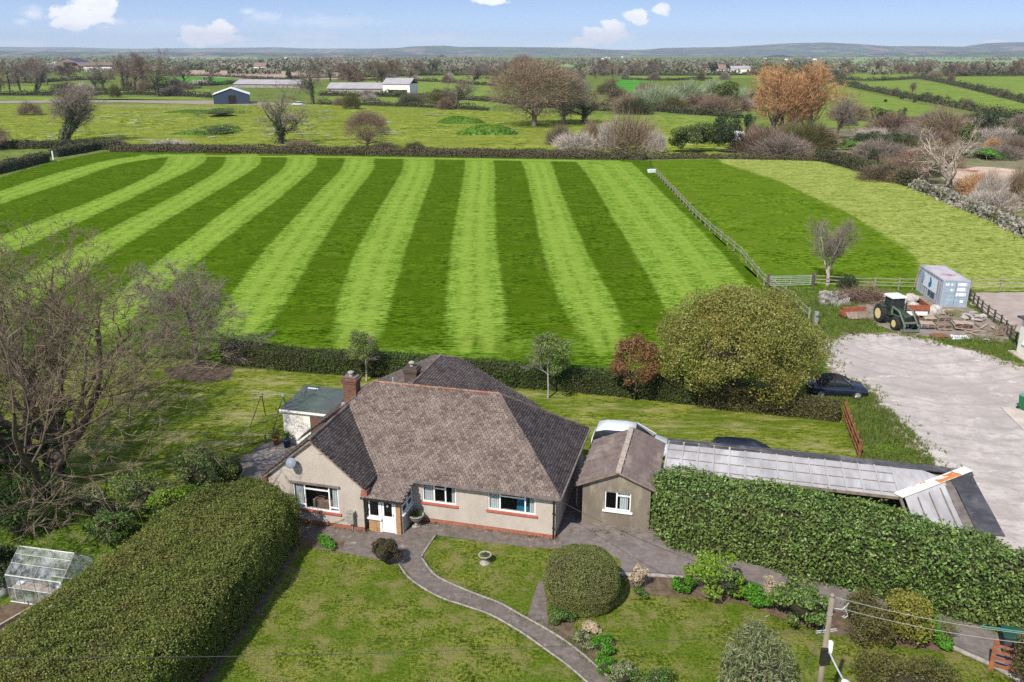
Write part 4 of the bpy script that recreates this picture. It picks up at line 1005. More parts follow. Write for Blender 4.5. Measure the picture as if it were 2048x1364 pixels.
def roof(name, faces, m, parent, tw=.20, gauge=.135):
    """faces: polygons whose first edge is the eave, left to right seen from outside"""
    V, Fs, under = [0, []], [], MB()
    for i, poly in enumerate(faces):
        p = [np.asarray(q, float) for q in poly]; u_ = p[1] - p[0]; u_ /= np.linalg.norm(u_)
        n_ = np.cross(p[1] - p[0], p[-1] - p[0]); n_ /= np.linalg.norm(n_); v_ = np.cross(n_, u_)
        tiles(V, Fs, p[0], u_, v_, p, tw, gauge, seed=i + 3); under.prism([q - n_ * .004 for q in p], -n_ * .05)
    o = bulk(name, np.concatenate(V[1]), [np.concatenate(Fs)], m, parent)
    under.build('roof_underlay', M['underlay'], o); return o
EV, RZ = 2.40, 5.70
rR, rL = (-3.85, 3.9, RZ), (-10.9, 3.9, RZ)
eFR, eBR, eFL, eBL = (.25, -.25, EV), (.25, 8.0, EV), (-15.0, -.25, EV), (-15.0, 8.0, EV)
AP, GR, GL = (-11.88, -1.78, 4.74), (-9.1, -1.78, EV), (-14.66, -1.78, EV)
sl_ = (RZ - EV) / 4.15
yA = -.25 + (4.74 - EV) / sl_                                       # where the gable ridge meets the front slope
main_front = [(-9.1, -.25, EV), eFR, rR, rL, (-12.6, 2.2, 4.35), (-11.88, yA, 4.74)]
faces = [main_front, [eFR, eBR, rR], [eBR, (-3.2, 8.0, EV), (-6.5, 3.9, RZ), rR],
         [(-15.0, 8.0, EV), (-15.0, 2.5, EV), (-12.2, 2.5, 4.63), rL],
         [GR, (-9.1, -.25, EV), (-11.88, yA, 4.74), AP], [(-14.66, 2.6, EV), GL, AP, (-11.88, yA + .5, 4.74)]]
rf = roof('roof', faces, M['tile'], house)
r1, r2, rl2 = (-8.95, 9.3, 5.50), (-7.92, 10.4, 4.97), (-9.98, 10.4, 4.97)
rw = [[(-3.05, 6.5, EV + .04), (-3.05, 10.4, EV + .04), r2, r1, (-8.95, 4.2, 5.50), (-7.0, 4.6, 4.5)],
      [(-14.85, 10.4, EV + .04), (-14.85, 4.6, EV + .04), (-10.6, 4.2, 4.67), (-8.95, 4.2, 5.50), r1, rl2], [r2, rl2, r1]]
roof('rear_roof', rw, M['tile'], house)
rd = MB(); rng = np.random.default_rng(4)
def ridge(a, b, r=.075):
    a, b = np.asarray(a, float), np.asarray(b, float); n = max(1, int(np.linalg.norm(b - a) / .33))
    for i in range(n):
        p, q = a + (b - a) * i / n, a + (b - a) * (i + .96) / n; j = rng.normal(0, .006, 3); rd.tube(p + j, q + j, r, r * .93, 8)
up3 = np.array([0, 0, .035])
ridge(np.array(rL) + up3, np.array(rR) + up3); rd.build('ridge_tiles', M['ridge'], rf)
for a, b in ((r1, (-8.95, 4.3, 5.5)), (AP, (-11.88, yA, 4.74))): rd = MB(); ridge(np.array(a) + up3, np.array(b) + up3, .08); rd.build('ridge_tiles', M['tile'], rf)
for a, b in ((rR, eFR), (rR, eBR), (rL, (-12.3, 2.45, 4.58)), (r1, r2), (r1, rl2)): rd = MB(); ridge(np.array(a) + up3 * .8, np.array(b) + up3 * .8, .07); rd.build('hip_tiles', M['tile'], rf)
vg = MB()                                                           # verge boards of the front gable
vg.prism([(-14.68, -1.80, EV - .04), (-11.88, -1.80, 4.70), (-9.08, -1.80, EV - .04), (-9.08, -1.80, EV - .14), (-11.88, -1.80, 4.58), (-14.68, -1.80, EV - .14)], (0, .04, 0))
vg.build('verge_board', M['oldwood'], house)
kb = MB(); kb.box(-9.32, -9.02, -1.80, -1.45, 2.05, 2.34); kb.box(-9.36, -9.1, -1.78, -1.5, 1.85, 2.05); kb.build('brick_kneeler', M['redbrick'], house); kb = MB(); kb.box(-14.7, -14.45, -1.80, -1.5, 2.05, 2.32); kb.build('brick_kneeler', M['redbrick'], house)
gt = MB(); gt.box(-9.1, .32, -.38, -.25, EV - .09, EV + .02); gt.box(.24, .36, -.25, 8.0, EV - .09, EV + .02); gt.build('gutter', M['gutter'], house)
fs = MB(); fs.box(-9.1, .22, -.24, 0, EV - .14, EV - .09); fs.box(0, .22, 0, 8.0, EV - .14, EV - .09); fs.build('soffit', M['gutter'], house)
for x, y, zt in ((-.08, -.07, 2.32), (-9.2, -1.72, 2.0)):
    dp = MB(); dp.tube((x, y, .05), (x, y, zt - .2), .04, n=8); dp.tube((x, y, zt - .2), (x, y - .2, zt), .04, n=8)
    for z in (.6, 1.4): dp.box(x - .06, x + .06, y - .05, y + .07, z, z + .04)
    dp.build('downpipe', M['black'], house)

def window(parent, x0, x1, z0, z1, y, mull, transom=None, sill='sill', curtains=(), lowbars=(), depth=.09, recess=.05):
    """frame with mullions (x positions), transoms (x0, x1, z), a pane, a sill and curtains inside"""
    f = MB(); t_ = .06; yf = y + recess
    f.box(x0, x1, yf, yf + .06, z0, z0 + t_); f.box(x0, x1, yf, yf + .06, z1 - t_, z1)
    f.box(x0, x0 + t_, yf, yf + .06, z0 + t_, z1 - t_); f.box(x1 - t_, x1, yf, yf + .06, z0 + t_, z1 - t_)
    for mx in mull: f.box(mx - .035, mx + .035, yf, yf + .06, z0 + t_, z1 - t_)
    for a, b, z in (transom or []): f.box(a, b, yf + .003, yf + .057, z - .035, z + .035)
    root = f.build('window', M['white'], parent)
    g = MB(); g.box(x0 + t_ / 2, x1 - t_ / 2, yf + .026, yf + .034, z0 + t_ / 2, z1 - t_ / 2); g.build('pane', M['glass'], root)
    if sill:
        s_ = MB(); s_.box(x0 - .09, x1 + .12, y - .09, y + .10, z0 - .09, z0 - .002); s_.build('sill', M[sill], root)
    for a, b in curtains:
        n = 26; xs = np.linspace(a, b, n); ys = yf + .10 + .03 * np.sin(np.linspace(0, (b - a) * 55, n)); V = np.concatenate([np.c_[xs, ys, np.full(n, z0 - .1)], np.c_[xs, ys, np.full(n, z1 + .03)]])
        bulk('curtain', V, np.array([(i, i + 1, i + 1 + n, i + n) for i in range(n - 1)]), M['curtain'], root, True)
    return root
window(house, *W1, -1.65, [-12.48, -11.15], [(-12.48, -11.15, 1.93), (-13.1, -12.48, 1.03), (-11.15, -10.63, 1.03)], curtains=[(-13.02, -12.62), (-11.02, -10.72)])
window(house, *W2, 0, [-6.22, -5.62], [(-6.22, -5.62, 1.92)], curtains=[(-6.78, -6.3), (-5.32, -5.1)])
window(house, *W3, 0, [-2.80, -1.52], [(-2.80, -1.52, 1.96)], curtains=[(-3.34, -2.84), (-1.32, -1.05)])
lt = MB(); lt.box(-13.26, -10.5, -1.74, -1.64, 2.23, 2.32); lt.build('window_hood', M['gutter'], house)
bc = MB(); bc.box(-2.1, -1.45, .6, 1.3, .9, 1.75); bc.build('blue_bed_cover', M['blue'], house, bevel=.06)
sf = MB(); sf.box(-12.5, -11.0, -.9, -.3, .25, .95); sf.box(-12.6, -10.9, -.35, -.1, .25, 1.35); sf.box(-12.2, -11.8, -.85, -.4, .95, 1.12)
sfo = sf.build('sofa', M['sofa'], None, bevel=.05); sfo.location = (HA[0], HA[1], 0); sfo.rotation_euler = (0, 0, HROT)
tag(sfo, 'pink beige sofa seen behind the front gable window', 'sofa')
# porch
pw = MB(); pw.box(-9.1, -8.52, -1.56, -1.46, 0, .78); pw.box(-7.66, -7.42, -1.56, -1.40, 0, 1.95); pw.build('porch_wall', M['buffbrick'], house)
ps = MB(); ps.box(-7.48, -7.36, -1.40, 0, 0, 1.05); ps.build('porch_side_wall', M['wall'], house)
pwn = window(house, -9.1, -8.52, .80, 1.93, -1.56, [], None, sill='white')
pd = MB(); pd.box(-8.52, -8.40, -1.55, -1.47, .02, 1.95); pd.box(-7.74, -7.66, -1.55, -1.47, .02, 1.95); pd.box(-8.40, -7.74, -1.55, -1.47, 1.88, 1.95)
pd.box(-8.38, -7.76, -1.53, -1.49, .04, .92); pd.box(-8.38, -8.28, -1.53, -1.49, .92, 1.86); pd.box(-7.86, -7.76, -1.53, -1.49, .92, 1.86); pd.box(-8.28, -7.86, -1.53, -1.49, 1.78, 1.86)
door = pd.build('door', M['white'], house)
dg = MB(); dg.box(-8.28, -7.86, -1.515, -1.505, .92, 1.78); dg.build('pane', M['glass'], door)
dn = MB(); dn.prism([(-8.17, -1.522, 1.50), (-8.10, -1.522, 1.43), (-8.03, -1.522, 1.50), (-8.10, -1.522, 1.58)], (0, .006, 0)); dn.build('door_plaque', M['white'], door)
hd = MB(); hd.tube((-7.80, -1.56, .98), (-7.80, -1.56, 1.10), .015, n=6); hd.build('handle', M['grey'], door)
sw = MB(); x_ = -7.42
for z0_, z1_ in ((1.05, 1.12), (1.46, 1.52), (1.88, 1.96)): sw.box(x_ - .03, x_ + .05, -1.40, -.02, z0_, z1_)
for y_ in (-1.40, -.72, -.08): sw.box(x_ - .03, x_ + .05, y_, y_ + .06, 1.12, 1.88)
pwi = sw.build('porch_side_window', M['white'], house)
g = MB(); g.box(x_ - .005, x_ + .005, -1.36, -.06, 1.1, 1.9); g.build('pane', M['glass'], pwi)
ss = MB(); ss.box(x_ - .02, x_ + .14, -1.42, -.02, .99, 1.05); ss.build('sill', M['white'], pwi)
roof('porch_roof', [[(-9.32, -1.86, 2.0), (-7.20, -1.86, 2.0), (-7.20, -.10, 2.34), (-9.32, -.10, 2.34)]], M['tile'], house)
pf = MB(); pf.box(-9.34, -7.18, -1.90, -1.84, 1.90, 2.01); pf.prism([(-7.20, -1.84, 1.91), (-7.20, -.1, 2.26), (-7.20, -.1, 2.34), (-7.20, -1.84, 2.0)], (.03, 0, 0)); pf.build('porch_gutter', M['black'], house)
# chimneys
def chimney(x, y, z0, z1, w_, d_, m, pot):
    c = MB(); c.box(x - w_/2, x + w_/2, y - d_/2, y + d_/2, z0, z1 - .32); c.box(x - w_/2 - .05, x + w_/2 + .05, y - d_/2 - .05, y + d_/2 + .05, z1 - .32, z1 - .08); c.box(x - w_/2 - .09, x + w_/2 + .09, y - d_/2 - .09, y + d_/2 + .09, z1 - .20, z1 - .081)
    c.box(x - w_/2, x + w_/2, y - d_/2, y + d_/2, z1 - .08, z1); ch = c.build('chimney', M[m], rf)
    fl_ = MB(); fl_.box(x - w_/2 - .10, x + w_/2 + .10, y - d_/2 - .12, y - d_/2 - .004, z0 + pot[1], z0 + pot[1] + .16); fl_.build('flashing', M['galv'], ch)
    p = MB(); p.lathe([(.11, z1), (.10, z1 + .16), (.17, z1 + .18), (.17, z1 + .24), (.06, z1 + .30)], (x, y, 0), 14); p.build('chimney_pot', M[pot[0]], ch)
chimney(-11.95, 3.35, 4.2, 6.15, .74, .60, 'chimney', ('urn', .35)); chimney(-9.55, 6.1, 4.6, 5.95, .72, .60, 'dirtybrick', ('urn', .25))
vp = MB(); vp.tube((-10.5, 5.6, 4.5), (-10.5, 5.6, 5.35), .06, n=8); vp.build('vent_pipe', M['galv'], rf)
# bits on the front walls
ds = MB(); rr = [(0.02, .085), (.10, .065), (.20, .02), (.26, -.03), (.27, -.03), (.255, -.022), (.20, .028), (.10, .072), (.02, .09)]
ds.lathe([(r, -z) for r, z in rr], (0, 0, 0), 22, 'Y'); dob = ds.build('satellite_dish', M['dish'], house, True); dob.location = (-12.84, -2.08, 3.52); dob.rotation_euler = (math.radians(-32), 0, math.radians(6))
br = MB(); br.tube((-12.84, -1.65, 3.45), (-12.84, -2.02, 3.50), .025); br.tube((-12.84, -1.68, 3.05), (-12.80, -2.02, 3.44), .018); br.build('dish_bracket', M['grey'], house)
mbx = MB(); mbx.box(-10.1, -9.76, -1.92, -1.65, .46, 1.06); mbx.box(-10.13, -9.73, -1.95, -1.65, 1.06, 1.10); mbx.tube((-9.93, -1.72, 0), (-9.93, -1.72, .46), .025, n=6); mbx.build('meter_box', M['urn'], house)
wlp = MB(); wlp.lathe([(.0, 2.0), (.07, 2.02), (.075, 2.12), (.04, 2.16), (0, 2.17)], (.14, .35, 0), 12); wlp.build('wall_lamp', M['lamp'], house)
cab = MB(); cab.path([(-11.5, -1.70, 3.98), (-11.2, -1.69, 4.02), (-10.9, -1.69, 3.86), (-10.5, -1.69, 3.62)], .008, 4); cab.build('wall_cable', M['wiredark'], house)

# garage and the long lean-to, on the bungalow's axes
gar = empty('garage', (HA[0], HA[1], 0), HROT, 'grey rendered garage with a brown corrugated gable roof beside the bungalow', 'garage')
gw = MB(); GWn = (2.10, 3.40, .88, 1.90)
wall_panels(gw, .98, 4.36, 0, 2.22, 1.95, 2.15, [GWn]); gw.prism([(.98, 1.95, 2.22), (4.36, 1.95, 2.22), (4.36, 1.95, 2.50), (2.75, 1.95, 3.08), (.98, 1.95, 2.36)], (0, .2, 0))
gw.box(.98, 1.18, 2.15, 7.0, 0, 2.3); gw.box(4.16, 4.36, 2.15, 7.0, 0, 2.4); gw.box(1.18, 4.16, 6.8, 7.0, 0, 2.5); gw.build('wall', M['garage_wall'], gar)
window(gar, *GWn, 1.95, [2.70], [(2.70, 3.40, 1.70)], sill='white', curtains=[(2.85, 3.25)])
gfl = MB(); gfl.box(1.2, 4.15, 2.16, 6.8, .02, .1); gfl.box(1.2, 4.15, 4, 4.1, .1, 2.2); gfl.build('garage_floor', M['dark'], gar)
gr = MB()
def corr(mb, p0, p1, p2, nsh, th=.03, rib=.05):
    """profiled sheets: p0-p1 along the eave, p0-p2 up the slope; each sheet ends in a raised rib"""
    p0, p1, p2 = (np.asarray(a, float) for a in (p0, p1, p2)); U = p1 - p0; Vv = p2 - p0; N = np.cross(U, Vv); N /= np.linalg.norm(N)
    for i in range(nsh):
        a, b = i / nsh, (i + 1) / nsh; w_ = b - a
        q = [p0 + U * a, p0 + U * (b - w_ * .10), p0 + U * (b - w_ * .10) + Vv, p0 + U * a + Vv]; j = N * (.004 * (i % 3))
        mb.hexa([x + j - N * th for x in q] + [x + j for x in q])
        q = [p0 + U * (b - w_ * .10), p0 + U * b, p0 + U * b + Vv, p0 + U * (b - w_ * .10) + Vv]
        mb.hexa([x - N * th for x in q] + [x + N * rib for x in q])
corr(gr, (.70, 7.05, 2.20), (.70, 1.72, 2.20), (2.72, 7.05, 3.12), 7, .03, .10); corr(gr, (4.62, 1.72, 2.36), (4.62, 7.05, 2.36), (2.78, 1.72, 3.12), 7, .03, .10)
gr.build('roof', M['asbestos'], gar)
gc = MB(); gc.box(2.62, 2.88, 1.68, 7.08, 3.10, 3.20); gc.build('ridge_capping', M['ridgecap'], gar)
bg = MB(); bg.prism([(.70, 1.70, 2.10), (2.75, 1.70, 3.04), (4.62, 1.70, 2.28), (4.62, 1.70, 2.36), (2.75, 1.70, 3.13), (.70, 1.70, 2.19)], (0, .03, 0)); bg.build('barge_board', M['oldwood'], gar)
ggt = MB(); ggt.tube((.66, 1.7, 2.12), (.66, 7.1, 2.12), .06, n=8); ggt.tube((.72, 1.85, .1), (.72, 1.85, 2.1), .035, n=6); ggt.build('gutter', M['black'], gar)

lean = empty('lean_to_shed', (HA[0], HA[1], 0), HROT, 'long low lean-to of pale see-through sheets behind the laurel hedge', 'shed')
lw = MB(); lw.box(4.75, 19.7, 7.35, 7.45, 0, 2.32); lw.box(19.6, 19.7, 1.9, 7.35, 0, 2.25); lw.box(4.9, 16.1, 4.40, 4.48, 0, .9); lw.build('wall', M['oldwood'], lean)
ro = MB(); corr(ro, (16.0, 7.40, 2.44), (4.75, 7.40, 2.44), (16.0, 4.2, 2.30), 14, .012)
ro.build('sheet_roof', M['greysheet'], lean)
ro2 = MB(); corr(ro2, (16.25, 1.6, 2.30), (16.25, 4.25, 2.30), (18.4, 1.6, 2.36), 3, .012); ro2.prism([(16.2, 4.2, 2.305), (18.4, 4.25, 2.365), (18.4, 6.6, 2.42), (16.2, 4.3, 2.31)], (0, 0, .015)); ro2.prism([(16.0, 4.25, 2.318), (18.2, 6.65, 2.42), (17.2, 7.38, 2.445), (16.0, 7.38, 2.445)], (0, 0, .015))
ro2.build('corner_sheets', M['greysheet'], lean)
bt = MB()                                                           # battens under and over the sheets
for k in range(4): y_ = 4.5 + k * .95; bt.box(4.75, 16.0, y_, y_ + .025, 2.335 + .044 * k, 2.36 + .044 * k)
for k in range(3): x_ = 16.8 + k * .6; bt.box(x_, x_ + .05, 1.6, 4.2 + k * .6, 2.385 + .017 * k, 2.40 + .017 * k)
bt.box(16.0, 16.12, 1.7, 4.3, 2.16, 2.29); bt.box(4.75, 16.1, 4.20, 4.26, 2.14, 2.29)
bt.build('batten', M['oldwood'], lean)
ft = MB(); rng = np.random.default_rng(8)
xs = np.linspace(4.7, 19.9, 13)
for a, b in zip(xs[:-1], xs[1:]): j = rng.normal(0, .012); ft.box(a, b + .02, 7.12 + rng.normal(0, .03), 7.72, 2.44 + j, 2.50 + j)
ys = np.linspace(1.3, 7.12, 5)
for a, b in zip(ys[:-1], ys[1:]): j = rng.normal(0, .01); ft.box(18.75 + rng.normal(0, .02), 19.85, a, b + .02, 2.40 + j, 2.47 + j)
ft.build('roofing_felt', M['felt'], lean)
sk = MB(); sk.box(18.32, 18.74, 1.5, 6.9, 2.36, 2.415); sk.build('mossy_edge_strip', M['moss'], lean)
fsx = MB(); a_, b_ = np.array([15.95, 4.18]), np.array([19.75, 7.62]); d_ = (b_ - a_) / np.linalg.norm(b_ - a_); n_ = np.array([-d_[1], d_[0]]) * .26
def hipz(q): return 2.36 + .20 * np.linalg.norm(q - a_) / np.linalg.norm(b_ - a_)
fsx.prism([(*(q + s * n_), hipz(q)) for q, s in ((a_, -1), (b_, -1), (b_, 1), (a_, 1))], (0, 0, .03)); fso = fsx.build('white_hip_flashing', M['whitewall'], lean)
for f0, f1, s0, s1 in ((.52, .84, -.98, .1), (.66, .82, .1, .7), (.34, .42, .6, .98), (.24, .29, .7, .97)):
    og = MB(); q0, q1 = a_ + (b_ - a_) * f0, a_ + (b_ - a_) * f1; k = 10; up_, lo_ = [], []
    for i in range(k + 1):
        q = q0 + (q1 - q0) * i / k; w0, w1 = s0 + rng.normal(0, .06), s1 + rng.normal(0, .15); lo_.append((*(q + n_ * max(w0, -.99)), hipz(q) + .032)); up_.append((*(q + n_ * min(w1, .99)), hipz(q) + .032))
    og.prism(lo_ + up_[::-1], (0, 0, .004)); og.build('orange_lichen', M['orange'], fso)

# white shed behind the bungalow
wsh = empty('white_shed', (HA[0], HA[1], 0), HROT, 'white painted shed with a green felt roof left of the bungalow chimney', 'shed')
sw_ = MB(); wall_panels(sw_, -18.15, -15.1, 0, 2.22, 6.5, 6.6, [(-16.35, -15.45, .05, 1.95)]); sw_.box(-18.15, -18.05, 6.6, 9.6, 0, 2.3); sw_.box(-15.2, -15.1, 6.6, 9.6, 0, 2.3); sw_.box(-18.05, -15.2, 9.5, 9.6, 0, 2.42)
sw_.build('wall', M['whitewall'], wsh)
sr = MB(); sr.prism([(-18.25, 6.35, 2.27), (-15.0, 6.35, 2.27), (-15.0, 9.75, 2.50), (-18.25, 9.75, 2.50)], (0, 0, .05)); sro = sr.build('roof', M['greenfelt'], wsh)
sx_ = MB(); sx_.box(-17.9, -17.2, 9.3, 9.42, 2.535, 2.548); sx_.build('white_batten', M['white'], sro)
sfa = MB(); sfa.box(-18.25, -15.0, 6.31, 6.36, 2.16, 2.29); sfa.build('fascia', M['whitewall'], wsh)
sd = MB(); sd.box(-16.33, -15.47, 6.53, 6.57, .06, 1.94); sd.build('door', plain('brown_door', (.16, .085, .055), (.12, .06, .04)), wsh)
spn = MB(); spn.box(-17.3, -16.55, 6.485, 6.499, .3, 1.95); spn.build('wall_panel', M['whitewall'], wsh)
# ------------------------------------------------------------------ hedges, shrubs and trees near the house
lh = [G(596,1076)[:2], G(500,1230)[:2], G(400,1364)[:2], G(320,1470)[:2]] + [at(-130,1370,2.7)[:2], at(-20,1265,2.7)[:2], at(120,1165,2.7)[:2], at(225,1092,2.7)[:2], at(335,1008,2.7)[:2], at(425,962,2.7)[:2], at(500,948,2.7)[:2], at(556,962,2.7)[:2], at(582,995,2.7)[:2]]
hedge('hedge', lh, 2.65, M['privet'], .075, .05, 1000, 'long clipped olive green privet hedge from the gable to the bottom left corner', seed=3, rnd=.6, rough=.17, bumps=1.6, spread=1.0)
la = [G(1303,1052), G(1312,1078), G(1345,1100), G(1420,1112), G(1520,1136), G(1620,1164), G(1700,1184), G(1810,1213), G(1930,1248), G(2048,1280), G(2250,1345)]
la_b = [at(2230,1150,3.1), at(2048,1092,3.1), at(1930,1048,3.1), at(1850,1024,3.1), at(1700,988,3.1), at(1560,962,3.1), at(1430,940,3.1), at(1345,930,3.1), at(1318,935,3.1)]
hedge('hedge', [p[:2] for p in la + la_b], 3.05, M['laurel'], .155, .075, 240, 'tall glossy laurel hedge between the driveway and the lean-to', seed=5, rnd=.5, rough=.17, bumps=2.0, spread=.9)
rh = smooth_path([G(448,728), G(600,745), G(850,762), G(1100,782), G(1240,795), G(1400,812)], 3) + np.array([0, .75])
hedge('hedge', band(rh, 1.5), 1.55, M['beech'], .13, .09, 170, 'low dark green hedge between the back lawn and the striped field', seed=7, rnd=.2, rough=.09, spread=.8)
rb = np.array([G(1400,815)[:2], G(1500,826)[:2], G(1600,836)[:2], G(1684,846)[:2]]) + np.array([0, .6])
hedge('hedge', band(rb, 1.25), 1.25, M['brownbush'], .11, .08, 220, 'short brown clipped hedge beyond the olive tree ending at the red-brown fence', seed=8, rnd=.15, rough=.06)
# dome bush and shrubs of the front garden
def dome(pos, rad, h, label, m, n, seed, L=.05, Wd=.03, power=2.6):
    rng = np.random.default_rng(seed); root = empty('clipped_bush', pos, 0, label, 'bush')
    d = unit(rng.normal(size=(n, 3))); d[:, 2] = np.abs(d[:, 2]) * 1.0
    d = unit(d); s = 1 / (np.abs(d[:, 0]) ** power + np.abs(d[:, 1]) ** power + np.abs(d[:, 2]) ** power) ** (1 / power)
    P = d * s[:, None] * np.array([rad, rad, h * .62]); P[:, 2] += h * .38
    low = rng.uniform(0, 1, n) < .38; a = rng.uniform(0, 6.283, n); zz_ = rng.uniform(0, 1, n)
    rr_ = rad * (.80 + .20 * np.sqrt(zz_)); sq = 1 / (np.abs(np.cos(a)) ** power + np.abs(np.sin(a)) ** power) ** (1 / power)
    P[low] = np.c_[rr_ * np.cos(a) * sq, rr_ * np.sin(a) * sq, zz_ * h * .42 + .03][low]
    N = d.copy(); N[low] = np.c_[np.cos(a), np.sin(a), -.15 + 0 * a][low]
    P += N * (wob(P * 3.2, seed) * .035 + rng.normal(size=n) * .02)[:, None]
    bulk('foliage', *leaf_join(leaf_quads(rng, P, N, L, Wd, .9)), m, root)
    lump_core('shade_core', (rad, rad, h * .56), h * .42, 'core', root, seed, .90)  # added dark filling, blocks light behind the clipped leaves
    return root
dome(G(1162,1200) + np.array([0, .1, 0]), 1.62, 2.25, 'big clipped dome bush at the driveway corner of the small lawn', M['clipped'], 42000, 11)
bush('round_bush', G(772,1128), (.78, .78), 1.35, 6000, .07, .045, M['maroon'], 'dark purple-brown round bush in front of the porch door', seed=12, lobes=20, lobe=.35, ck=.6)
bush('flowering_shrub', G(1420,1192), (1.35, 1.25), 2.25, 2600, .13, .075, M['lime'], 'yellow-green open shrub with fresh leaves beside the driveway', seed=13, lobes=16, lobe=.32, core=None, twigs=160, twigm='twiggrey')
bush('shrub', G(1466,1195), (.6, .6), 1.0, 1500, .10, .06, M['darkgreen'], 'dark low shrub tucked behind the yellow-green shrub', 'bush', seed=14)
bush('shrub', G(1362,1180), (.50, .45), .75, 1600, .10, .06, M['bright'], 'small bright green round plant left of the yellow-green shrub', 'plant', seed=15)
bush('dry_flower_shrub', G(1276,1180), (.45, .40), 1.15, 900, .10, .05, M['straw'], 'pale dry seed-head shrub right of the big clipped dome bush', 'plant', seed=16, core=None, twigs=70, twigm='straw', lobes=9, lobe=.35)
bush('low_plant', G(1282,1192), (.45, .30), .35, 500, .10, .06, M['midgreen'], 'low green plant at the foot of the dry seed-head shrub', 'plant', seed=17)
bush('shrub', G(1505,1207), (.75, .55), .85, 1900, .12, .07, M['bright'], 'leafy mid green plant between the yellow-green shrub and the dry tan bush', 'plant', seed=18)
bush('dry_flower_shrub', G(1540,1200), (.75, .55), 1.15, 1900, .10, .045, M['straw'], 'dry tan flowering bush left of the round laurel bush', 'plant', seed=19, core=None, twigs=90, twigm='straw')
bush('laurel_bush', G(1603,1243), (1.28, 1.1), 1.75, 3600, .15, .07, M['laurel'], 'rounded glossy laurel bush left of the utility pole top', seed=20, lobes=26, lobe=.36, ck=.58)
bush('shrub', G(1735,1272), (1.45, 1.0), 1.75, 6200, .09, .05, M['brownbush'], 'dull brown-green shrub behind the utility pole', seed=21, lobes=18, core='corebrown')
bush('variegated_shrub', G(1805,1278), (1.15, .95), 2.0, 4200, .10, .06, M['yellowgreen'], 'yellow-tinged shrub under the overhead cables', seed=22, lobes=16, core='core')
bush('shrub', G(1855,1285), (.65, .55), 1.25, 1700, .11, .065, M['bright'], 'bright green shrub right of the yellow-tinged shrub', seed=23)
bush('low_plant', G(1888,1296), (.42, .34), .55, 600, .12, .07, M['bright'], 'small bright green clump at the end of the bed near the kerb', 'plant', seed=24)
bush('twiggy_shrub', G(1890,1282), (.75, .5), 1.05, 520, .07, .04, M['spring'], 'sparse twiggy shrub against the driveway under the lower cable', seed=25, core=None, twigs=160, twigm='twigred')
for i, (px_, py_, rx, h, m_, lb) in enumerate([(1125,1240,.75,.55,'midgreen','leafy green plant at the foot of the dome bush beside the path fork'), (1165,1285,.55,.45,'paleleaf','grey-green plant in the path-side bed below the dome bush'),
        (1203,1305,.55,.75,'bright','round bright green clump beside the curved path'), (1212,1340,.5,.45,'bright','small bright green clump just below the round bright clump'), (1245,1365,.7,.6,'paleleaf','pale twiggy plant at the bottom end of the path'),
        (1310,1385,.9,.7,'midgreen','dark leafy plant at the bottom edge right of the path'), (1182,1262,.45,.3,'straw','low tan plant in the bed between path and lawn')]):
    bush('border_plant', G(px_, py_), (rx, rx * .8), h, 1300, .09, .05, M[m_], lb, 'plant', seed=40 + i)
bush('grassy_shrub', G(1520,1405), (2.5, 1.6), 2.05, 6500, .22, .035, M['paleleaf'], 'large pale wispy shrub at the bottom edge left of the utility pole', seed=30, lobes=20, lobe=.45, core='core', spread=1.6, twigs=260, twigm='paleleaf')
bush('dark_shrub', G(1825,1420), (2.0, 1.2), 1.9, 6500, .10, .055, M['brownbush'], 'dark olive shrub at the bottom edge right of the street lamp', seed=31, lobes=20, twigs=120, twigm='twig')
bush('dark_shrub', G(2062,1385), (.95, .95), 2.9, 6000, .09, .05, M['brownbush'], 'dark shrub at the right edge in front of the red-brown gate', seed=32, lobes=18)
# left garden jungle
for i, (px_, py_, rx, ry, h, m_, lb, L) in enumerate([
        (285,1020,2.4,1.3,2.0,'spring','tangled brown-green shrub under the big bare tree','.13'), (395,985,1.9,1.2,2.3,'spring','pale green shrub behind the top of the privet hedge','.14'), (345,1040,1.4,1.0,1.9,'lime','mid green shrub between the greenhouse and the privet hedge','.13'),
        (35,1070,1.5,1.1,2.4,'midgreen','dark leafy shrub behind the greenhouse at the left edge','.15'), (80,1015,1.6,1.0,2.2,'midgreen','ivy thicket round the foot of the big bare tree','.15'), (-30,1000,2.0,1.2,3.0,'midgreen','dark shrub mass cut by the left edge above the greenhouse','.17'),
        (8,1180,.9,1.0,2.2,'darkgreen','dark fir-like shrub at the left edge beside the water butt','.16'), (180,1030,1.6,.9,1.5,'paleleaf','dull shrub right of the big tree trunk','.12'), (470,962,.9,.6,1.6,'spring','tall pale sprig shrub behind the hedge left of the patio','.13'), (235,1075,1.2,.9,1.6,'midgreen','leafy shrub behind the greenhouse ridge','.12'), (60,1345,1.6,1.0,1.9,'spring','bright leafy shrub growing from the hedge end at the bottom left corner','.12'), (165,1310,1.2,.9,2.7,'midgreen','leafy green outgrowth on the garden side of the privet hedge','.11')]):
    bush('garden_shrub', G(px_, py_), (rx, ry), h, 3400, float(L), float(L) * .55, M[m_], lb, 'bush', seed=60 + i, lobes=16, twigs=90, twigm='twiggrey')

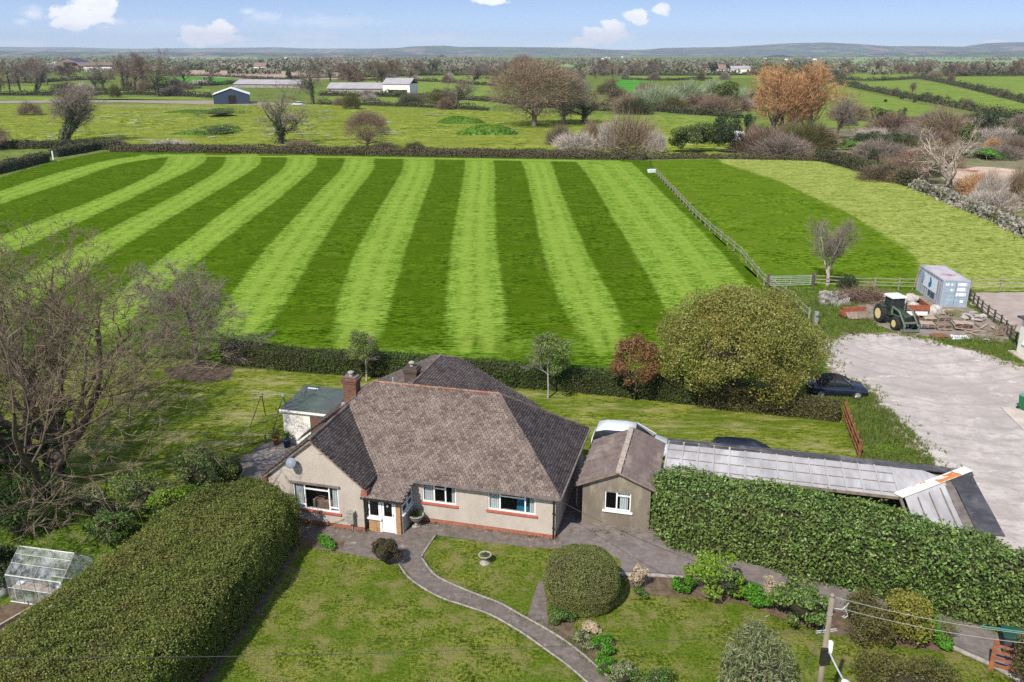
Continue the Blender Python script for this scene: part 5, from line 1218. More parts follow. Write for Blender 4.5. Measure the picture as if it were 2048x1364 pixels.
# the big leafless tree on the left, the smaller one behind it
S_BIG = dict(n=[1, 8, 9, 8, 5], seg=[5, 7, 5, 4, 3], wig=[.06, .09, .12, .16, .2], up=[.02, .10, .09, .07, .05], tap=[.35, .72, .8, .85, .9], st=[0, .12, .18, .2, .2], ang=[(0, 0), (20, 74), (22, 55), (25, 55), (25, 60)], rr=[1, .58, .55, .55, .5], rat=[1, 1.9, .55, .52, .5], stems=2, splay=.3, tup=.3)
TB = tree_data(21, S_BIG, 5.4, .36, 34000, .60, .021, ivy=900, ivyr=.5, ivylv=(0,), trunk_lv=2)
put_tree(TB, 'bare_tree', G(103,1002), hgt(103,1002,340), 'huge leafless tree filling the left side above the greenhouse', 'bark', 'twig', rz=.6, wide=1.5)
S_RND = dict(n=[1, 24, 9, 6], seg=[8, 5, 4, 3], wig=[.03, .12, .15, .2], up=[.03, .0, .02, .02], tap=[.85, .8, .85, .9], st=[0, .06, .2, .2], ang=[(0, 0), (45, 80), (30, 60), (30, 60)], rr=[1, .38, .5, .5], rat=[1, .55, .5, .5], tup=.1)
TR = tree_data(31, S_RND, 8.0, .17, 21000, .50, .021, trunk_lv=1)
put_tree(TR, 'bare_tree', G(396,728), hgt(396,728,492), 'smaller leafless grey tree at the left end of the back hedge', 'bark', 'twiggrey', rz=1.2, wide=1.25)
# small blossom trees behind the house
S_SM = dict(n=[1, 9, 6], seg=[5, 4, 3], wig=[.05, .12, .18], up=[.02, .04, .03], tap=[.7, .8, .85], st=[0, .42, .25], ang=[(0, 0), (35, 75), (30, 60)], rr=[1, .5, .5], rat=[1, .55, .55], tup=.2)
for i, (px_, py_, top, lb) in enumerate([(1096,796,660,'young tree with a pale trunk and thin spring leaves behind the bungalow roof'), (733,762,655,'young leafy tree beside the red-brown chimney')]):
    D = tree_data(50 + i, S_SM, 3.6, .085, 900, .35, .02, trunk_lv=1)
    root = put_tree(D, 'young_tree', G(px_, py_), hgt(px_, py_, top), lb, 'urn' if i == 0 else 'barkpale', 'twiggrey', rz=i * 2.0)
    rng = np.random.default_rng(70 + i); P, N = crown_pts(rng, 4600, (1.75, 1.75, 1.6), 3.1, 18, .34, .9)
    bulk('foliage', *leaf_join(leaf_quads(rng, P, N, .13, .08, 1.2)), M['spring'], root)
# copper tree and the big olive tree
def leafy_tree(name, pos, rad, h, base, n, L, m, label, seed, lobes, lobe, trunk_r, limbs=9, bark='bark', shell=.35, core=None, ck=.5):
    rng = np.random.default_rng(seed); root = empty(name, pos, 0, label, 'tree')
    rz = (h - base) / 2; zc = base + rz
    P, N = crown_pts(rng, n, (rad[0], rad[1], rz), zc, lobes, lobe, shell, even=True)
    bulk('crown', *leaf_join(leaf_quads(rng, P, N, L, L * .6, 1.0, .5)), m, root)
    S = dict(n=[1, limbs, 6, 5], seg=[4, 6, 5, 4], wig=[.05, .10, .14, .18], up=[.02, .05, .04, .03], tap=[.4, .75, .8, .9], st=[0, .3, .25, .2], ang=[(0, 0), (20, 70), (25, 55), (25, 55)], rr=[1, .55, .5, .5], rat=[1, 1.7, .5, .5])
    out = []; grow(rng, np.array([0, 0, -.05]), np.array([0, 0, 1.0]), h * .34, trunk_r, 0, S, out)
    for lv, p, r in out:
        q = p * np.array([1, 1, 1]); e = np.sqrt((q[:, 0] / (rad[0] * .93)) ** 2 + (q[:, 1] / (rad[1] * .93)) ** 2 + (np.maximum(q[:, 2] - zc, 0) / (rz * .93)) ** 2); sc = np.where(e > 1, 1 / e, 1)
        p[:, 0] *= sc; p[:, 1] *= sc; p[:, 2] = np.where(p[:, 2] > zc, zc + (p[:, 2] - zc) * sc, p[:, 2])
    bulk('trunk', *limb_mesh(out), M[bark], root)
    if core: lump_core('shade_core', (rad[0], rad[1], rz), zc, core, root, seed, ck)  # added dark lump blocks light in the crown
    return root
leafy_tree('olive_green_tree', G(1472,812) + np.array([0, .8, 0]), (5.4, 5.0), hgt(1472,800,582), -.6, 88000, .125, M['olive'], 'broad rounded olive green tree beside the gravel yard', 81, 80, .25, .34, 14, shell=.85, core='corebrown', ck=.42)
leafy_tree('copper_tree', G(1268,800), (1.75, 1.7), hgt(1268,800,682), .9, 7000, .13, M['copper'], 'small copper brown tree left of the broad olive tree', 82, 24, .34, .09, 8, shell=.8)
S_V = dict(n=[1, 9, 8, 6], seg=[3, 6, 4, 3], wig=[.05, .07, .1, .15], up=[.02, .05, .06, .05], tap=[.4, .75, .8, .85], st=[0, .45, .2, .2], ang=[(0, 0), (14, 42), (15, 40), (20, 45)], rr=[1, .55, .5, .5], rat=[1, 2.2, .42, .5], tup=.5)
TV = tree_data(91, S_V, 1.9, .16, 5200, .5, .018, trunk_lv=1)
put_tree(TV, 'bare_tree', G(1655,572), hgt(1655,572,428), 'slender leafless tree with a pale trunk beside the metal gate', 'barkpale', 'twiggrey', rz=.4, wide=1.15)
# grass tufts where the mower does not reach
def tufts(name, areas, seed, L=.28):
    rng = np.random.default_rng(seed); parts = []
    for poly, n in areas:
        poly = np.asarray([p[:2] for p in poly]); lo, hi = poly.min(0), poly.max(0); c = rng.uniform(lo, hi, (n * 3, 2)); c = c[inpoly(c, poly)][:n]
        c = c[rng.uniform(size=len(c)) < .5 + .5 * wob(c, seed, 1.4)]
        k = 5; P = np.repeat(np.c_[c, np.zeros(len(c))], k, 0) + rng.normal(size=(len(c) * k, 3)) * np.array([.06, .06, 0]); P[:, 2] = .0
        D = rng.normal(size=(len(P), 3)) * .5 + np.array([0, 0, 1]); D[:, 2] = np.abs(D[:, 2]) + .3
        parts.append(twig_tris(rng, P, D, L, .045, .5))
    V, Fs = join(parts); tag(bulk(name, V, Fs, M['bladegrass']), kind='stuff')
tufts('grass', [(px_poly([(1600,640),(1650,575),(1750,640),(1760,665),(1700,668),(1650,690)]), 2600), (px_poly([(1690,848),(1650,740),(1760,800),(1850,890),(1870,935),(1720,930)]), 3800),
                (px_poly([(1530,572),(1620,640),(1640,700),(1655,690),(1650,640),(1640,580)]), 1200), (px_poly([(1850,672),(2030,680),(2048,735),(1940,700)]), 900), (px_poly([(1600,792),(1740,792),(1760,812),(1700,820),(1600,812)]), 900)], 5)
def edge_tufts(name, path, n, wid, seed, L, m):
    rng = np.random.default_rng(seed); p = resamp(path, 400); k = rng.integers(0, 400, n); c = p[k] + rng.normal(0, wid, (n, 2)); c = c[rng.uniform(size=n) < .45 + .55 * wob(c, seed, .9)]
    P = np.repeat(np.c_[c, np.zeros(len(c))], 6, 0) + rng.normal(size=(len(c) * 6, 3)) * np.array([.07, .07, 0]); D = rng.normal(size=(len(P), 3)) * .6 + np.array([0, 0, 1]); D[:, 2] = np.abs(D[:, 2]) + .25
    V, f = twig_tris(rng, P, D, L, .05, .5); tag(bulk(name, V, [f], m), kind='stuff')
edge_tufts('grass', px_poly(yp[10:] + yp[:7]), 1500, .55, 31, .22, M['bladegrass'])
edge_tufts('grass', pl_, 500, .10, 32, .09, M['bladegrass']); edge_tufts('grass', pr_, 500, .10, 33, .09, M['bladegrass'])
edge_tufts('weeds', px_poly([(600,1046),(735,1064),(848,1044),(980,1060),(1110,1080),(1150,1062),(1300,1066)]), 380, .12, 34, .10, M['brownbush'])
tufts('pasture_weeds', [(px_poly([(-100,286),(1050,296),(1150,250),(650,214),(0,216)]), 5200)], 35, .55)
# ------------------------------------------------------------------ garden and yard objects
def local(o):                                                        # parts are built in the thing's own axes
    return o
# urn by the front wall, bird bath on the small lawn
def urn(px_, py_, label, cat, wide):
    P = G(px_, py_); t = empty('planter_urn' if wide else 'bird_bath', P, 0, label, cat); t.scale = (1, 1, 1) if wide else (.72, .72, .62)
    b = MB()
    if wide: b.box(-.2, .2, -.2, .2, 0, .08); b.lathe([(.15, .08), (.09, .16), (.10, .24), (.24, .36), (.36, .52), (.38, .62), (.41, .64), (.40, .68), (.34, .67), (.30, .58)], n=20)
    else: b.lathe([(.36, 0), (.36, .06), (.24, .12), (.15, .24), (.13, .42), (.20, .52), (.36, .62), (.44, .70), (.44, .76), (.38, .76), (.33, .68)], n=22)
    b.build('bowl', M['urn'], t, True)
    s = MB(); s.lathe([(0, .6), (.31 if wide else .33, .6), (.30 if wide else .32, .64 if wide else .70), (0, .66 if wide else .70)], n=18); s.build('soil', M['bed'], t)
    rng = np.random.default_rng(5); n = 220; a = rng.uniform(0, 6.28, n); r = .28 * np.sqrt(rng.uniform(0, 1, n)); Pp = np.c_[r * np.cos(a), r * np.sin(a), rng.uniform(.66, .82, n)]
    bulk('plants', *leaf_join(leaf_quads(rng, Pp, np.tile([0, 0, 1.], (n, 1)), .09, .05, 1)), M['midgreen'], t)
urn(833, 1052, 'pale stone urn of plants in the corner beside the porch', 'urn', True)
urn(970, 1126, 'pale stone bird bath planter in the middle of the small lawn', 'bird bath', False)
bush('border_plant', G(655,1091), (.85, .3), .35, 1500, .10, .05, M['bright'], 'low bright green plants under the front gable window', 'plant', seed=90, core=None)
# pots, post and swing behind the house
def pot(x, y, m, h, r, label, leafm):
    p = HW(x, y); t = empty('plant_pot', (p[0], p[1], .02), 0, label, 'plant pot')
    b = MB(); b.lathe([(r * .7, 0), (r, h), (r * 1.08, h), (r * 1.08, h + .04), (r * .9, h + .04), (r * .85, h * .9)], n=18); b.build('pot', M[m], t, True)
    rng = np.random.default_rng(int(h * 100)); n = 260; d = unit(rng.normal(size=(n, 3))); P = d * np.array([.3, .3, .32]) * rng.uniform(.3, 1, (n, 1)) + np.array([0, 0, h + .28])
    bulk('plant', *leaf_join(leaf_quads(rng, P, d, .13, .06, 1)), M[leafm], t)
pot(-17.75, 6.0, 'bluepot', .48, .24, 'blue glazed pot with a green plant against the white shed', 'midgreen')
pot(-18.55, 6.15, 'terracotta', .38, .20, 'brown pot with a thin plant left of the blue pot', 'brownbush')
pt_ = MB(); p = HW(-19.3, 6.2); pt_.box(-.05, .05, -.05, .05, 0, .55, (p[0], p[1], 0)); tag(pt_.build('wooden_post', M['darkwood']), 'short dark post at the back corner of the patio', 'post')
sgr = empty('swing_frame', G(531, 845), 0, 'thin A-frame garden swing on the back lawn left of the white shed', 'swing frame')
S0 = G(531, 845)
def gl(px_, py_, z=0): return at(px_, py_, z) - np.array([S0[0], S0[1], 0])
apL, apR = gl(523, 788, 2.05), gl(566, 790, 2.05)
for a, b in ((gl(499, 856), apL), (gl(531, 831), apL), (gl(546, 862), apR), (gl(577, 832), apR)):
    m_ = MB(); m_.tube(a, b, .035, n=7); m_.build('leg', M['darkwood'], sgr)
m_ = MB(); m_.tube(apL + (apL - apR) * .45, apR + (apR - apL) * .1, .03, n=7); m_.build('crossbar', M['postwood'], sgr)
m_ = MB(); m_.box(-.08, .08, -.07, .07, -.09, .07, tuple(apL)); m_.box(-.08, .08, -.07, .07, -.09, .07, tuple(apR)); m_.build('bracket', M['urn'], sgr)
m_ = MB(); q = apL + (apL - apR) * .4
for s in (0, .35): m_.tube(q - np.array([s * .0, s, 0]), q - np.array([0, s, 1.1]), .008, n=4)
m_.build('rope', M['postwood'], sgr)
# greenhouse
gh = empty('greenhouse', tuple(at(22, 1203)), math.radians(-12), 'small aluminium greenhouse with grubby glass left of the privet hedge', 'greenhouse')
GL_, GWd, GE, GRg = 2.75, 2.0, 1.35, 2.15
fr = MB(); e_ = .022
def bar(a, b, r=e_): fr.tube(a, b, r, n=4)
for k in range(5):
    x = GL_ * k / 4
    bar((x, 0, 0), (x, 0, GE)); bar((x, 0, GE), (x, GWd / 2, GRg)); bar((x, GWd, 0), (x, GWd, GE)); bar((x, GWd, GE), (x, GWd / 2, GRg))
for z, y in ((0.02, 0), (GE, 0), (GRg, GWd / 2), (GE, GWd), (.02, GWd)): bar((0, y, z), (GL_, y, z), .032)
for x in (0, GL_):
    bar((x, 0, .02), (x, GWd, .02)); bar((x, 0, GE), (x, GWd, GE)); bar((x, .65, 0), (x, .65, GE + .45)); bar((x, 1.35, 0), (x, 1.35, GE + .45)); bar((x, .65, .75), (x, 1.35, .75)); bar((x, .65, GE + .3), (x, 1.35, GE + .3))
for f in (.42, .74): bar((0, GWd / 2 * f, GE + (GRg - GE) * f), (GL_, GWd / 2 * f, GE + (GRg - GE) * f), .014)
bar((0, 0, .72), (GL_, 0, .72), .016)
fr.build('frame', M['alu'], gh)
gz = MB()
for k in range(4):
    x0, x1 = GL_ * k / 4 + .03, GL_ * (k + 1) / 4 - .03
    gz.face([(x0, .01, .03), (x1, .01, .03), (x1, .01, GE), (x0, .01, GE)]); gz.face([(x0, GWd - .01, .03), (x1, GWd - .01, .03), (x1, GWd - .01, GE), (x0, GWd - .01, GE)])
    for y0, y1 in ((.02, GWd / 2 - .02), (GWd - .02, GWd / 2 + .02)):
        gz.face([(x0, y0, GE + .01), (x1, y0, GE + .01), (x1, y1, GRg - .01), (x0, y1, GRg - .01)])
for x in (.0, GL_): gz.face([(x, .02, .03), (x, GWd - .02, .03), (x, GWd - .02, GE), (x, GWd / 2, GRg - .03), (x, .02, GE)])
gz.build('glazing', M['ghglass'], gh)
bn = MB(); bn.box(.1, GL_ - .1, .1, .62, .66, .70)
for x in (.15, 1.35, 2.55): bn.box(x, x + .05, .12, .17, 0, .66); bn.box(x, x + .05, .55, .60, 0, .66)
gp = at(22, 1203); gR = Matrix.Translation((gp[0], gp[1], 0)) @ Matrix.Rotation(math.radians(-12), 4, 'Z')
def in_gh(x, y, z): return tuple(gR @ Vector((x, y, z)))
bo = bn.build('potting_bench', M['palewood']); bo.matrix_world = gR; tag(bo, 'pale timber potting bench inside the greenhouse', 'bench')
for x, y, r, h, m, lb in ((1.55, .35, .09, .16, 'terracotta', 'red pot on the greenhouse bench'), (1.95, .33, .10, .20, 'bluepot', 'dark blue can on the greenhouse bench'), (2.25, .36, .11, .24, 'cwhite', 'white bottle at the right end of the greenhouse bench'), (.35, .35, .17, .10, 'cwhite', 'white bowl at the left end of the greenhouse bench')):
    b = MB(); b.lathe([(r * .75, .70), (r, .70 + h), (r * .82, .70 + h), (r * .7, .72)], (0, 0, 0), 14); o = b.build('pot' if m == 'terracotta' else 'container', M[m], None, True); o.location = in_gh(x, y, 0); tag(o, lb, 'pot')
b = MB(); b.box(-.3, .3, -.14, .14, 0, .35); o = b.build('red_crate', M['terracotta']); o.location = in_gh(2.2, 1.3, 0); tag(o, 'red crate on the greenhouse floor by the door', 'crate')
wb = MB(); wb.lathe([(.26, 0), (.30, .25), (.30, .65), (.27, .88), (.29, .90), (.29, .94), (.05, .97)], (0, 0, 0), 18); o = wb.build('water_butt', M['galv'], None, True); o.location = tuple(at(8, 1190)); tag(o, 'grey water butt at the left end of the greenhouse', 'water butt')
for a, b_, lb in (((0,1312), (105,1238), 'weathered timber board edging the vegetable bed nearest the privet hedge'), ((-30,1275), (62,1222), 'weathered timber board edging the vegetable bed below the greenhouse')):
    m_ = MB(); A_, B_ = G(*a), G(*b_); d = (B_ - A_) / np.linalg.norm(B_ - A_); nn = np.array([-d[1], d[0], 0]) * .04
    m_.prism([A_ - nn, B_ - nn, B_ + nn, A_ + nn], (0, 0, .2)); tag(m_.build('bed_board', M['palewood']), lb, 'board')

# fences and gates
def rail_fence(name, pts, h, step, rails, m, label, cat='fence', pr=.06, rr=.035, split=None, group=None):
    """posts and rails along a line; every post and rail a part"""
    pts = [np.asarray(p)[:2] for p in pts]; root = empty(name, (pts[0][0], pts[0][1], 0), 0, label, cat, group); o = pts[0]
    posts = []
    for a, b in zip(pts[:-1], pts[1:]):
        n = max(1, int(round(np.linalg.norm(b - a) / step))); posts += [a + (b - a) * k / n for k in range(n)]
    posts.append(pts[-1]); rng = np.random.default_rng(int(abs(o[0] * 7)) % 1000)
    for p in posts:
        q = p - o; mb = MB(); l = rng.normal(0, .02, 2); mb.box(-pr, pr, -pr, pr, 0, h, (q[0], q[1], 0), rng.uniform(0, .4)); mb.build('post', M[m], root)
    for z in rails:
        mb = MB()
        for a, b in zip(posts[:-1], posts[1:]):
            a, b = a - o, b - o; d = (b - a) / np.linalg.norm(b - a); nn = np.array([-d[1], d[0]]) * .02
            zz_ = z + rng.normal(0, .025); z2 = z + rng.normal(0, .025)
            off = np.array([-d[1], d[0]]) * -(pr + .022)
            mb.hexa([(*(a - nn + off), zz_ - rr), (*(b - nn + off), z2 - rr), (*(b + nn + off), z2 - rr), (*(a + nn + off), zz_ - rr), (*(a - nn + off), zz_ + rr), (*(b - nn + off), z2 + rr), (*(b + nn + off), z2 + rr), (*(a + nn + off), zz_ + rr)])
        mb.build('rail', M[m], root)
    return root
rail_fence('field_fence', [G(1312,349), G(1345,384), G(1392,436), G(1430,470), G(1455,490), G(1482,513), G(1528,570), G(1570,596), G(1617,640)], 1.15, 3.0, (.55, 1.05), 'postwood', 'leaning silvered rail fence dividing the striped field from the paddock')
rail_fence('paddock_fence', [G(1628,572), G(1700,577), G(1845,580)], 1.2, 2.6, (.40, .78, 1.12), 'postwood', 'silvered rail fence between the leafless paddock tree and the shipping container')
rail_fence('paddock_fence', [G(1940,580), G(2060,581), G(2300,582)], 1.2, 2.6, (.40, .78, 1.12), 'postwood', 'silvered rail fence to the right of the shipping container')
rail_fence('arena_fence', [G(1938,600), G(1962,625), G(2000,655), G(2030,690)], 1.15, 1.6, (.35, .72, 1.05), 'darkwood', 'dark timber rail fence between the junk pile and the riding arena')
rail_fence('wooden_fence', [G(1688,836), G(1698,864), G(1718,916)], 1.15, 1.15, (.30, .68, 1.05), 'redwood', 'red-brown stained post and rail fence at the end of the back lawn')
rail_fence('track_fence', [G(120,213), G(250,216), G(430,221)], 1.3, 8, (.6, 1.15), 'postwood', 'long pale post fence along the pink track left of the blue barn', pr=.12, rr=.05)
# metal field gate
mg = empty('field_gate', G(1538,576), 0, 'galvanised metal field gate beside the dividing rail fence', 'gate'); A_, B_ = G(1538,576), G(1622,574); v_ = B_ - A_
m_ = MB()
for z in (.25, .45, .65, .85, 1.05, 1.2): m_.tube((0, 0, z), tuple(v_ + np.array([0, 0, z])), .028, n=6)
for f in (.03, .5, .97): m_.tube(tuple(v_ * f + np.array([0, -.03, .25])), tuple(v_ * f + np.array([0, -.03, 1.2])), .03, n=6)
m_.build('bars', M['galv'], mg)
for f in (-.03, 1.03):
    m_ = MB(); m_.box(-.1, .1, -.1, .1, 0, 1.5, tuple(v_ * f)); m_.build('gate_post', M['darkwood'], mg)
# white trough at the far end of the fence, little post at the left field corner
tr = empty('water_trough', G(1303,345), math.radians(20), 'small white water trough at the far end of the dividing fence', 'trough')
m_ = MB(); m_.loft([[(x * k, y * k, z) for x, y in ((-.8, -.45), (.8, -.45), (.95, 0), (.8, .45), (-.8, .45), (-.95, 0))] for k, z in ((.85, 0), (1, .62), (.9, .62), (.8, .2))]); m_.build('basin', M['cwhite'], tr)
m_ = MB(); m_.box(-.5, .5, -.22, .22, .63, .68); m_.build('float_cover', M['cwhite'], tr)
m_ = MB(); m_.box(-.12, .12, -.12, .12, 0, 1.9); m_.prism([(-.16, -.16, 1.9), (.16, -.16, 1.9), (.16, .16, 1.9), (-.16, .16, 1.9)], (0, 0, .08)); o = m_.build('white_post', M['cwhite']); o.location = tuple(G(107,320)); tag(o, 'white post in the hedge gap at the far left field corner', 'post')
m_ = MB(); m_.box(-.16, .16, -.16, .16, 0, 1.3); m_.tube((0, -.2, 1.0), (0, -.2, 1.15), .12, n=8); o = m_.build('gate_post', M['grey']); o.location = tuple(G(1630,652)); tag(o, 'grey fence end post beside the olive green tree', 'post')
# wooden gate bottom right and the dark bin behind it
wg = empty('wooden_gate', G(1981,1338), math.radians(-32), 'red-brown wooden gate at the bottom right end of the driveway', 'gate')
m_ = MB(); m_.box(-.08, .08, -.08, .08, 0, 1.35); m_.build('gate_post', M['redwood'], wg)
for z in (.25, .55, .85, 1.12):
    m_ = MB(); m_.box(.09, 2.3, -.025, .025, z - .05, z + .05); m_.build('gate_rail', M['redwood'], wg)
m_ = MB(); m_.prism([(.12, -.05, .2), (.22, -.05, .2), (2.2, -.05, 1.1), (2.1, -.05, 1.1)], (0, .02, 0)); m_.build('gate_brace', M['redwood'], wg)
gb = empty('garden_bin', at(2022,1305), math.radians(-20), 'dark green lidded garden bin behind the red-brown gate', 'bin')
m_ = MB(); m_.loft([[(-.35, -.3, 0), (.35, -.3, 0), (.35, .3, 0), (-.35, .3, 0)], [(-.42, -.38, .85), (.42, -.38, .85), (.42, .38, .85), (-.42, .38, .85)]]); m_.build('body', M['felt'], gb, bevel=.03)
m_ = MB(); m_.box(-.45, .45, -.42, .42, .86, .93); m_.build('lid', plain('dark_green_lid', (.02, .075, .065), (.02, .06, .05), rough=.4), gb, bevel=.03)
# wheelie bin at the right edge
wbn = empty('wheelie_bin', G(2048,820), math.radians(15), 'green wheelie bin at the right edge beside the concrete slab', 'bin')
m_ = MB(); m_.loft([[(-.24, -.27, .06), (.24, -.27, .06), (.24, .25, .06), (-.24, .25, .06)], [(-.29, -.36, .98), (.29, -.36, .98), (.29, .36, .98), (-.29, .36, .98)]]); m_.build('body', M['bingreen'], wbn, bevel=.03)
m_ = MB(); m_.loft([[(-.31, -.39, .98), (.31, -.39, .98), (.31, .40, .98), (-.31, .40, .98)], [(-.28, -.33, 1.07), (.28, -.33, 1.07), (.28, .36, 1.10), (-.28, .36, 1.10)]]); m_.build('lid', plain('pale_green_lid', (.12, .30, .25), (.10, .26, .22)), wbn, bevel=.02)
for s in (-1, 1): m_ = MB(); m_.lathe([(.10, -.03), (.11, 0), (.10, .03)], (s * .30, .27, .11), 14, 'X'); m_.build('wheel', M['tyre'], wbn)

# utility pole, lantern, cables
PB = at(1665,1190,7.0); pole = empty('utility_pole', (PB[0], PB[1], 0), 0, 'weathered timber utility pole with fittings at the bottom right', 'utility pole')
m_ = MB(); m_.tube((0, 0, 0), (0, 0, 7.0), .115, .075, 14); m_.lathe([(.085, 6.95), (.08, 7.02), (.02, 7.06)], n=14); m_.build('shaft', M['pole'], pole, True)
m_ = MB(); m_.box(-.16, .16, -.17, -.06, 4.55, 5.15); m_.build('black_junction_box', M['black'], pole, bevel=.02)
m_ = MB(); m_.box(.05, .17, -.18, -.04, 5.0, 5.40); m_.build('white_fuse_box', M['white'], pole, bevel=.02)
m_ = MB(); m_.tube((-.36, -.03, 5.72), (.26, -.02, 5.80), .016, n=6); m_.tube((-.34, .03, 5.60), (.3, .0, 5.72), .012, n=6); m_.build('bracket', M['galv'], pole)
m_ = MB(); m_.tube((.12, 0, 6.52), (.34, -.02, 6.5), .018, n=6); m_.path([(.34, -.02, 6.5), (.46, -.02, 6.62), (.52, 0, 6.72)], .014, 5); m_.path([(.44, -.06, 6.30), (.36, -.05, 6.26), (.44, -.04, 6.2), (.54, -.03, 6.28), (.50, -.02, 6.4), (.42, -.02, 6.52)], .014, 5); m_.build('insulator_hook', M['galv'], pole)
for z in (6.3, 5.0): m_ = MB(); m_.lathe([(.095, z), (.10, z + .02), (.095, z + .05)], n=14); m_.build('band', M['grey'], pole)
m_ = MB(); m_.path([(.06, -.1, 5.10), (.10, -.45, 4.98), (.16, -.85, 4.86), (.20, -1.1, 4.80)], .028, 7); arm = m_.build('lamp_arm', M['galv'], pole)
ring = []; 
for f, w_, h_ in ((0, .05, .05), (.06, .10, .08), (.2, .155, .11), (.45, .185, .125), (.7, .175, .115), (.9, .12, .08), (1, .03, .03)):
    ring.append([(w_ * math.cos(a), -f * .80, h_ * math.sin(a)) for a in np.linspace(0, 2 * math.pi, 16, endpoint=False)])
m_ = MB(); m_.loft(ring); lo_ = m_.build('lantern', M['lantern'], pole, True); lo_.location = (.20, -1.08, 4.80); lo_.rotation_euler = (math.radians(12), 0, math.radians(12))
def wire(name, a, b, sag, r, m, label, group=None, n=18):
    a, b = np.asarray(a, float), np.asarray(b, float); p = [a + (b - a) * t - np.array([0, 0, sag * 4 * t * (1 - t)]) for t in np.linspace(0, 1, n)]
    mb = MB(); mb.path(p, r, 5); tag(mb.build(name, M[m]), label, 'cable', group)
PT = np.array([PB[0], PB[1], 0])
wire('overhead_cable', PT + (.08, 0, 6.93), at(2200,1280,6.4), .25, .009, 'wire', 'upper pale overhead cable running right from the pole top')
wire('overhead_cable', PT + (.42, -.02, 6.5), at(2200,1297,6.1), .25, .009, 'wire', 'lower pale overhead cable running right from the hook')
wire('overhead_cable', at(1960,1252,6.65), at(2200,1282,6.5), .02, .026, 'wiregreen', 'green sheathed cable crossing the shrub at the right edge')
wire('overhead_cable', PT + (-.08, 0, 6.6), np.array([*HW(-.1, -.05), 2.3]), .35, .010, 'wiredark', 'thin dark cable slung from the pole to the bungalow corner')
wire('stay_wire', PT + (-.08, 0, 6.05), PT + (-3.2, -2.6, 0), 0, .012, 'wiredark', 'thin dark stay wire slanting down left from the pole')
wire('overhead_cable', PT + (-.1, 0, 5.72), at(-80,1315,7.5), .3, .008, 'wiredark', 'faint thin cable crossing low over the front lawn to the left')

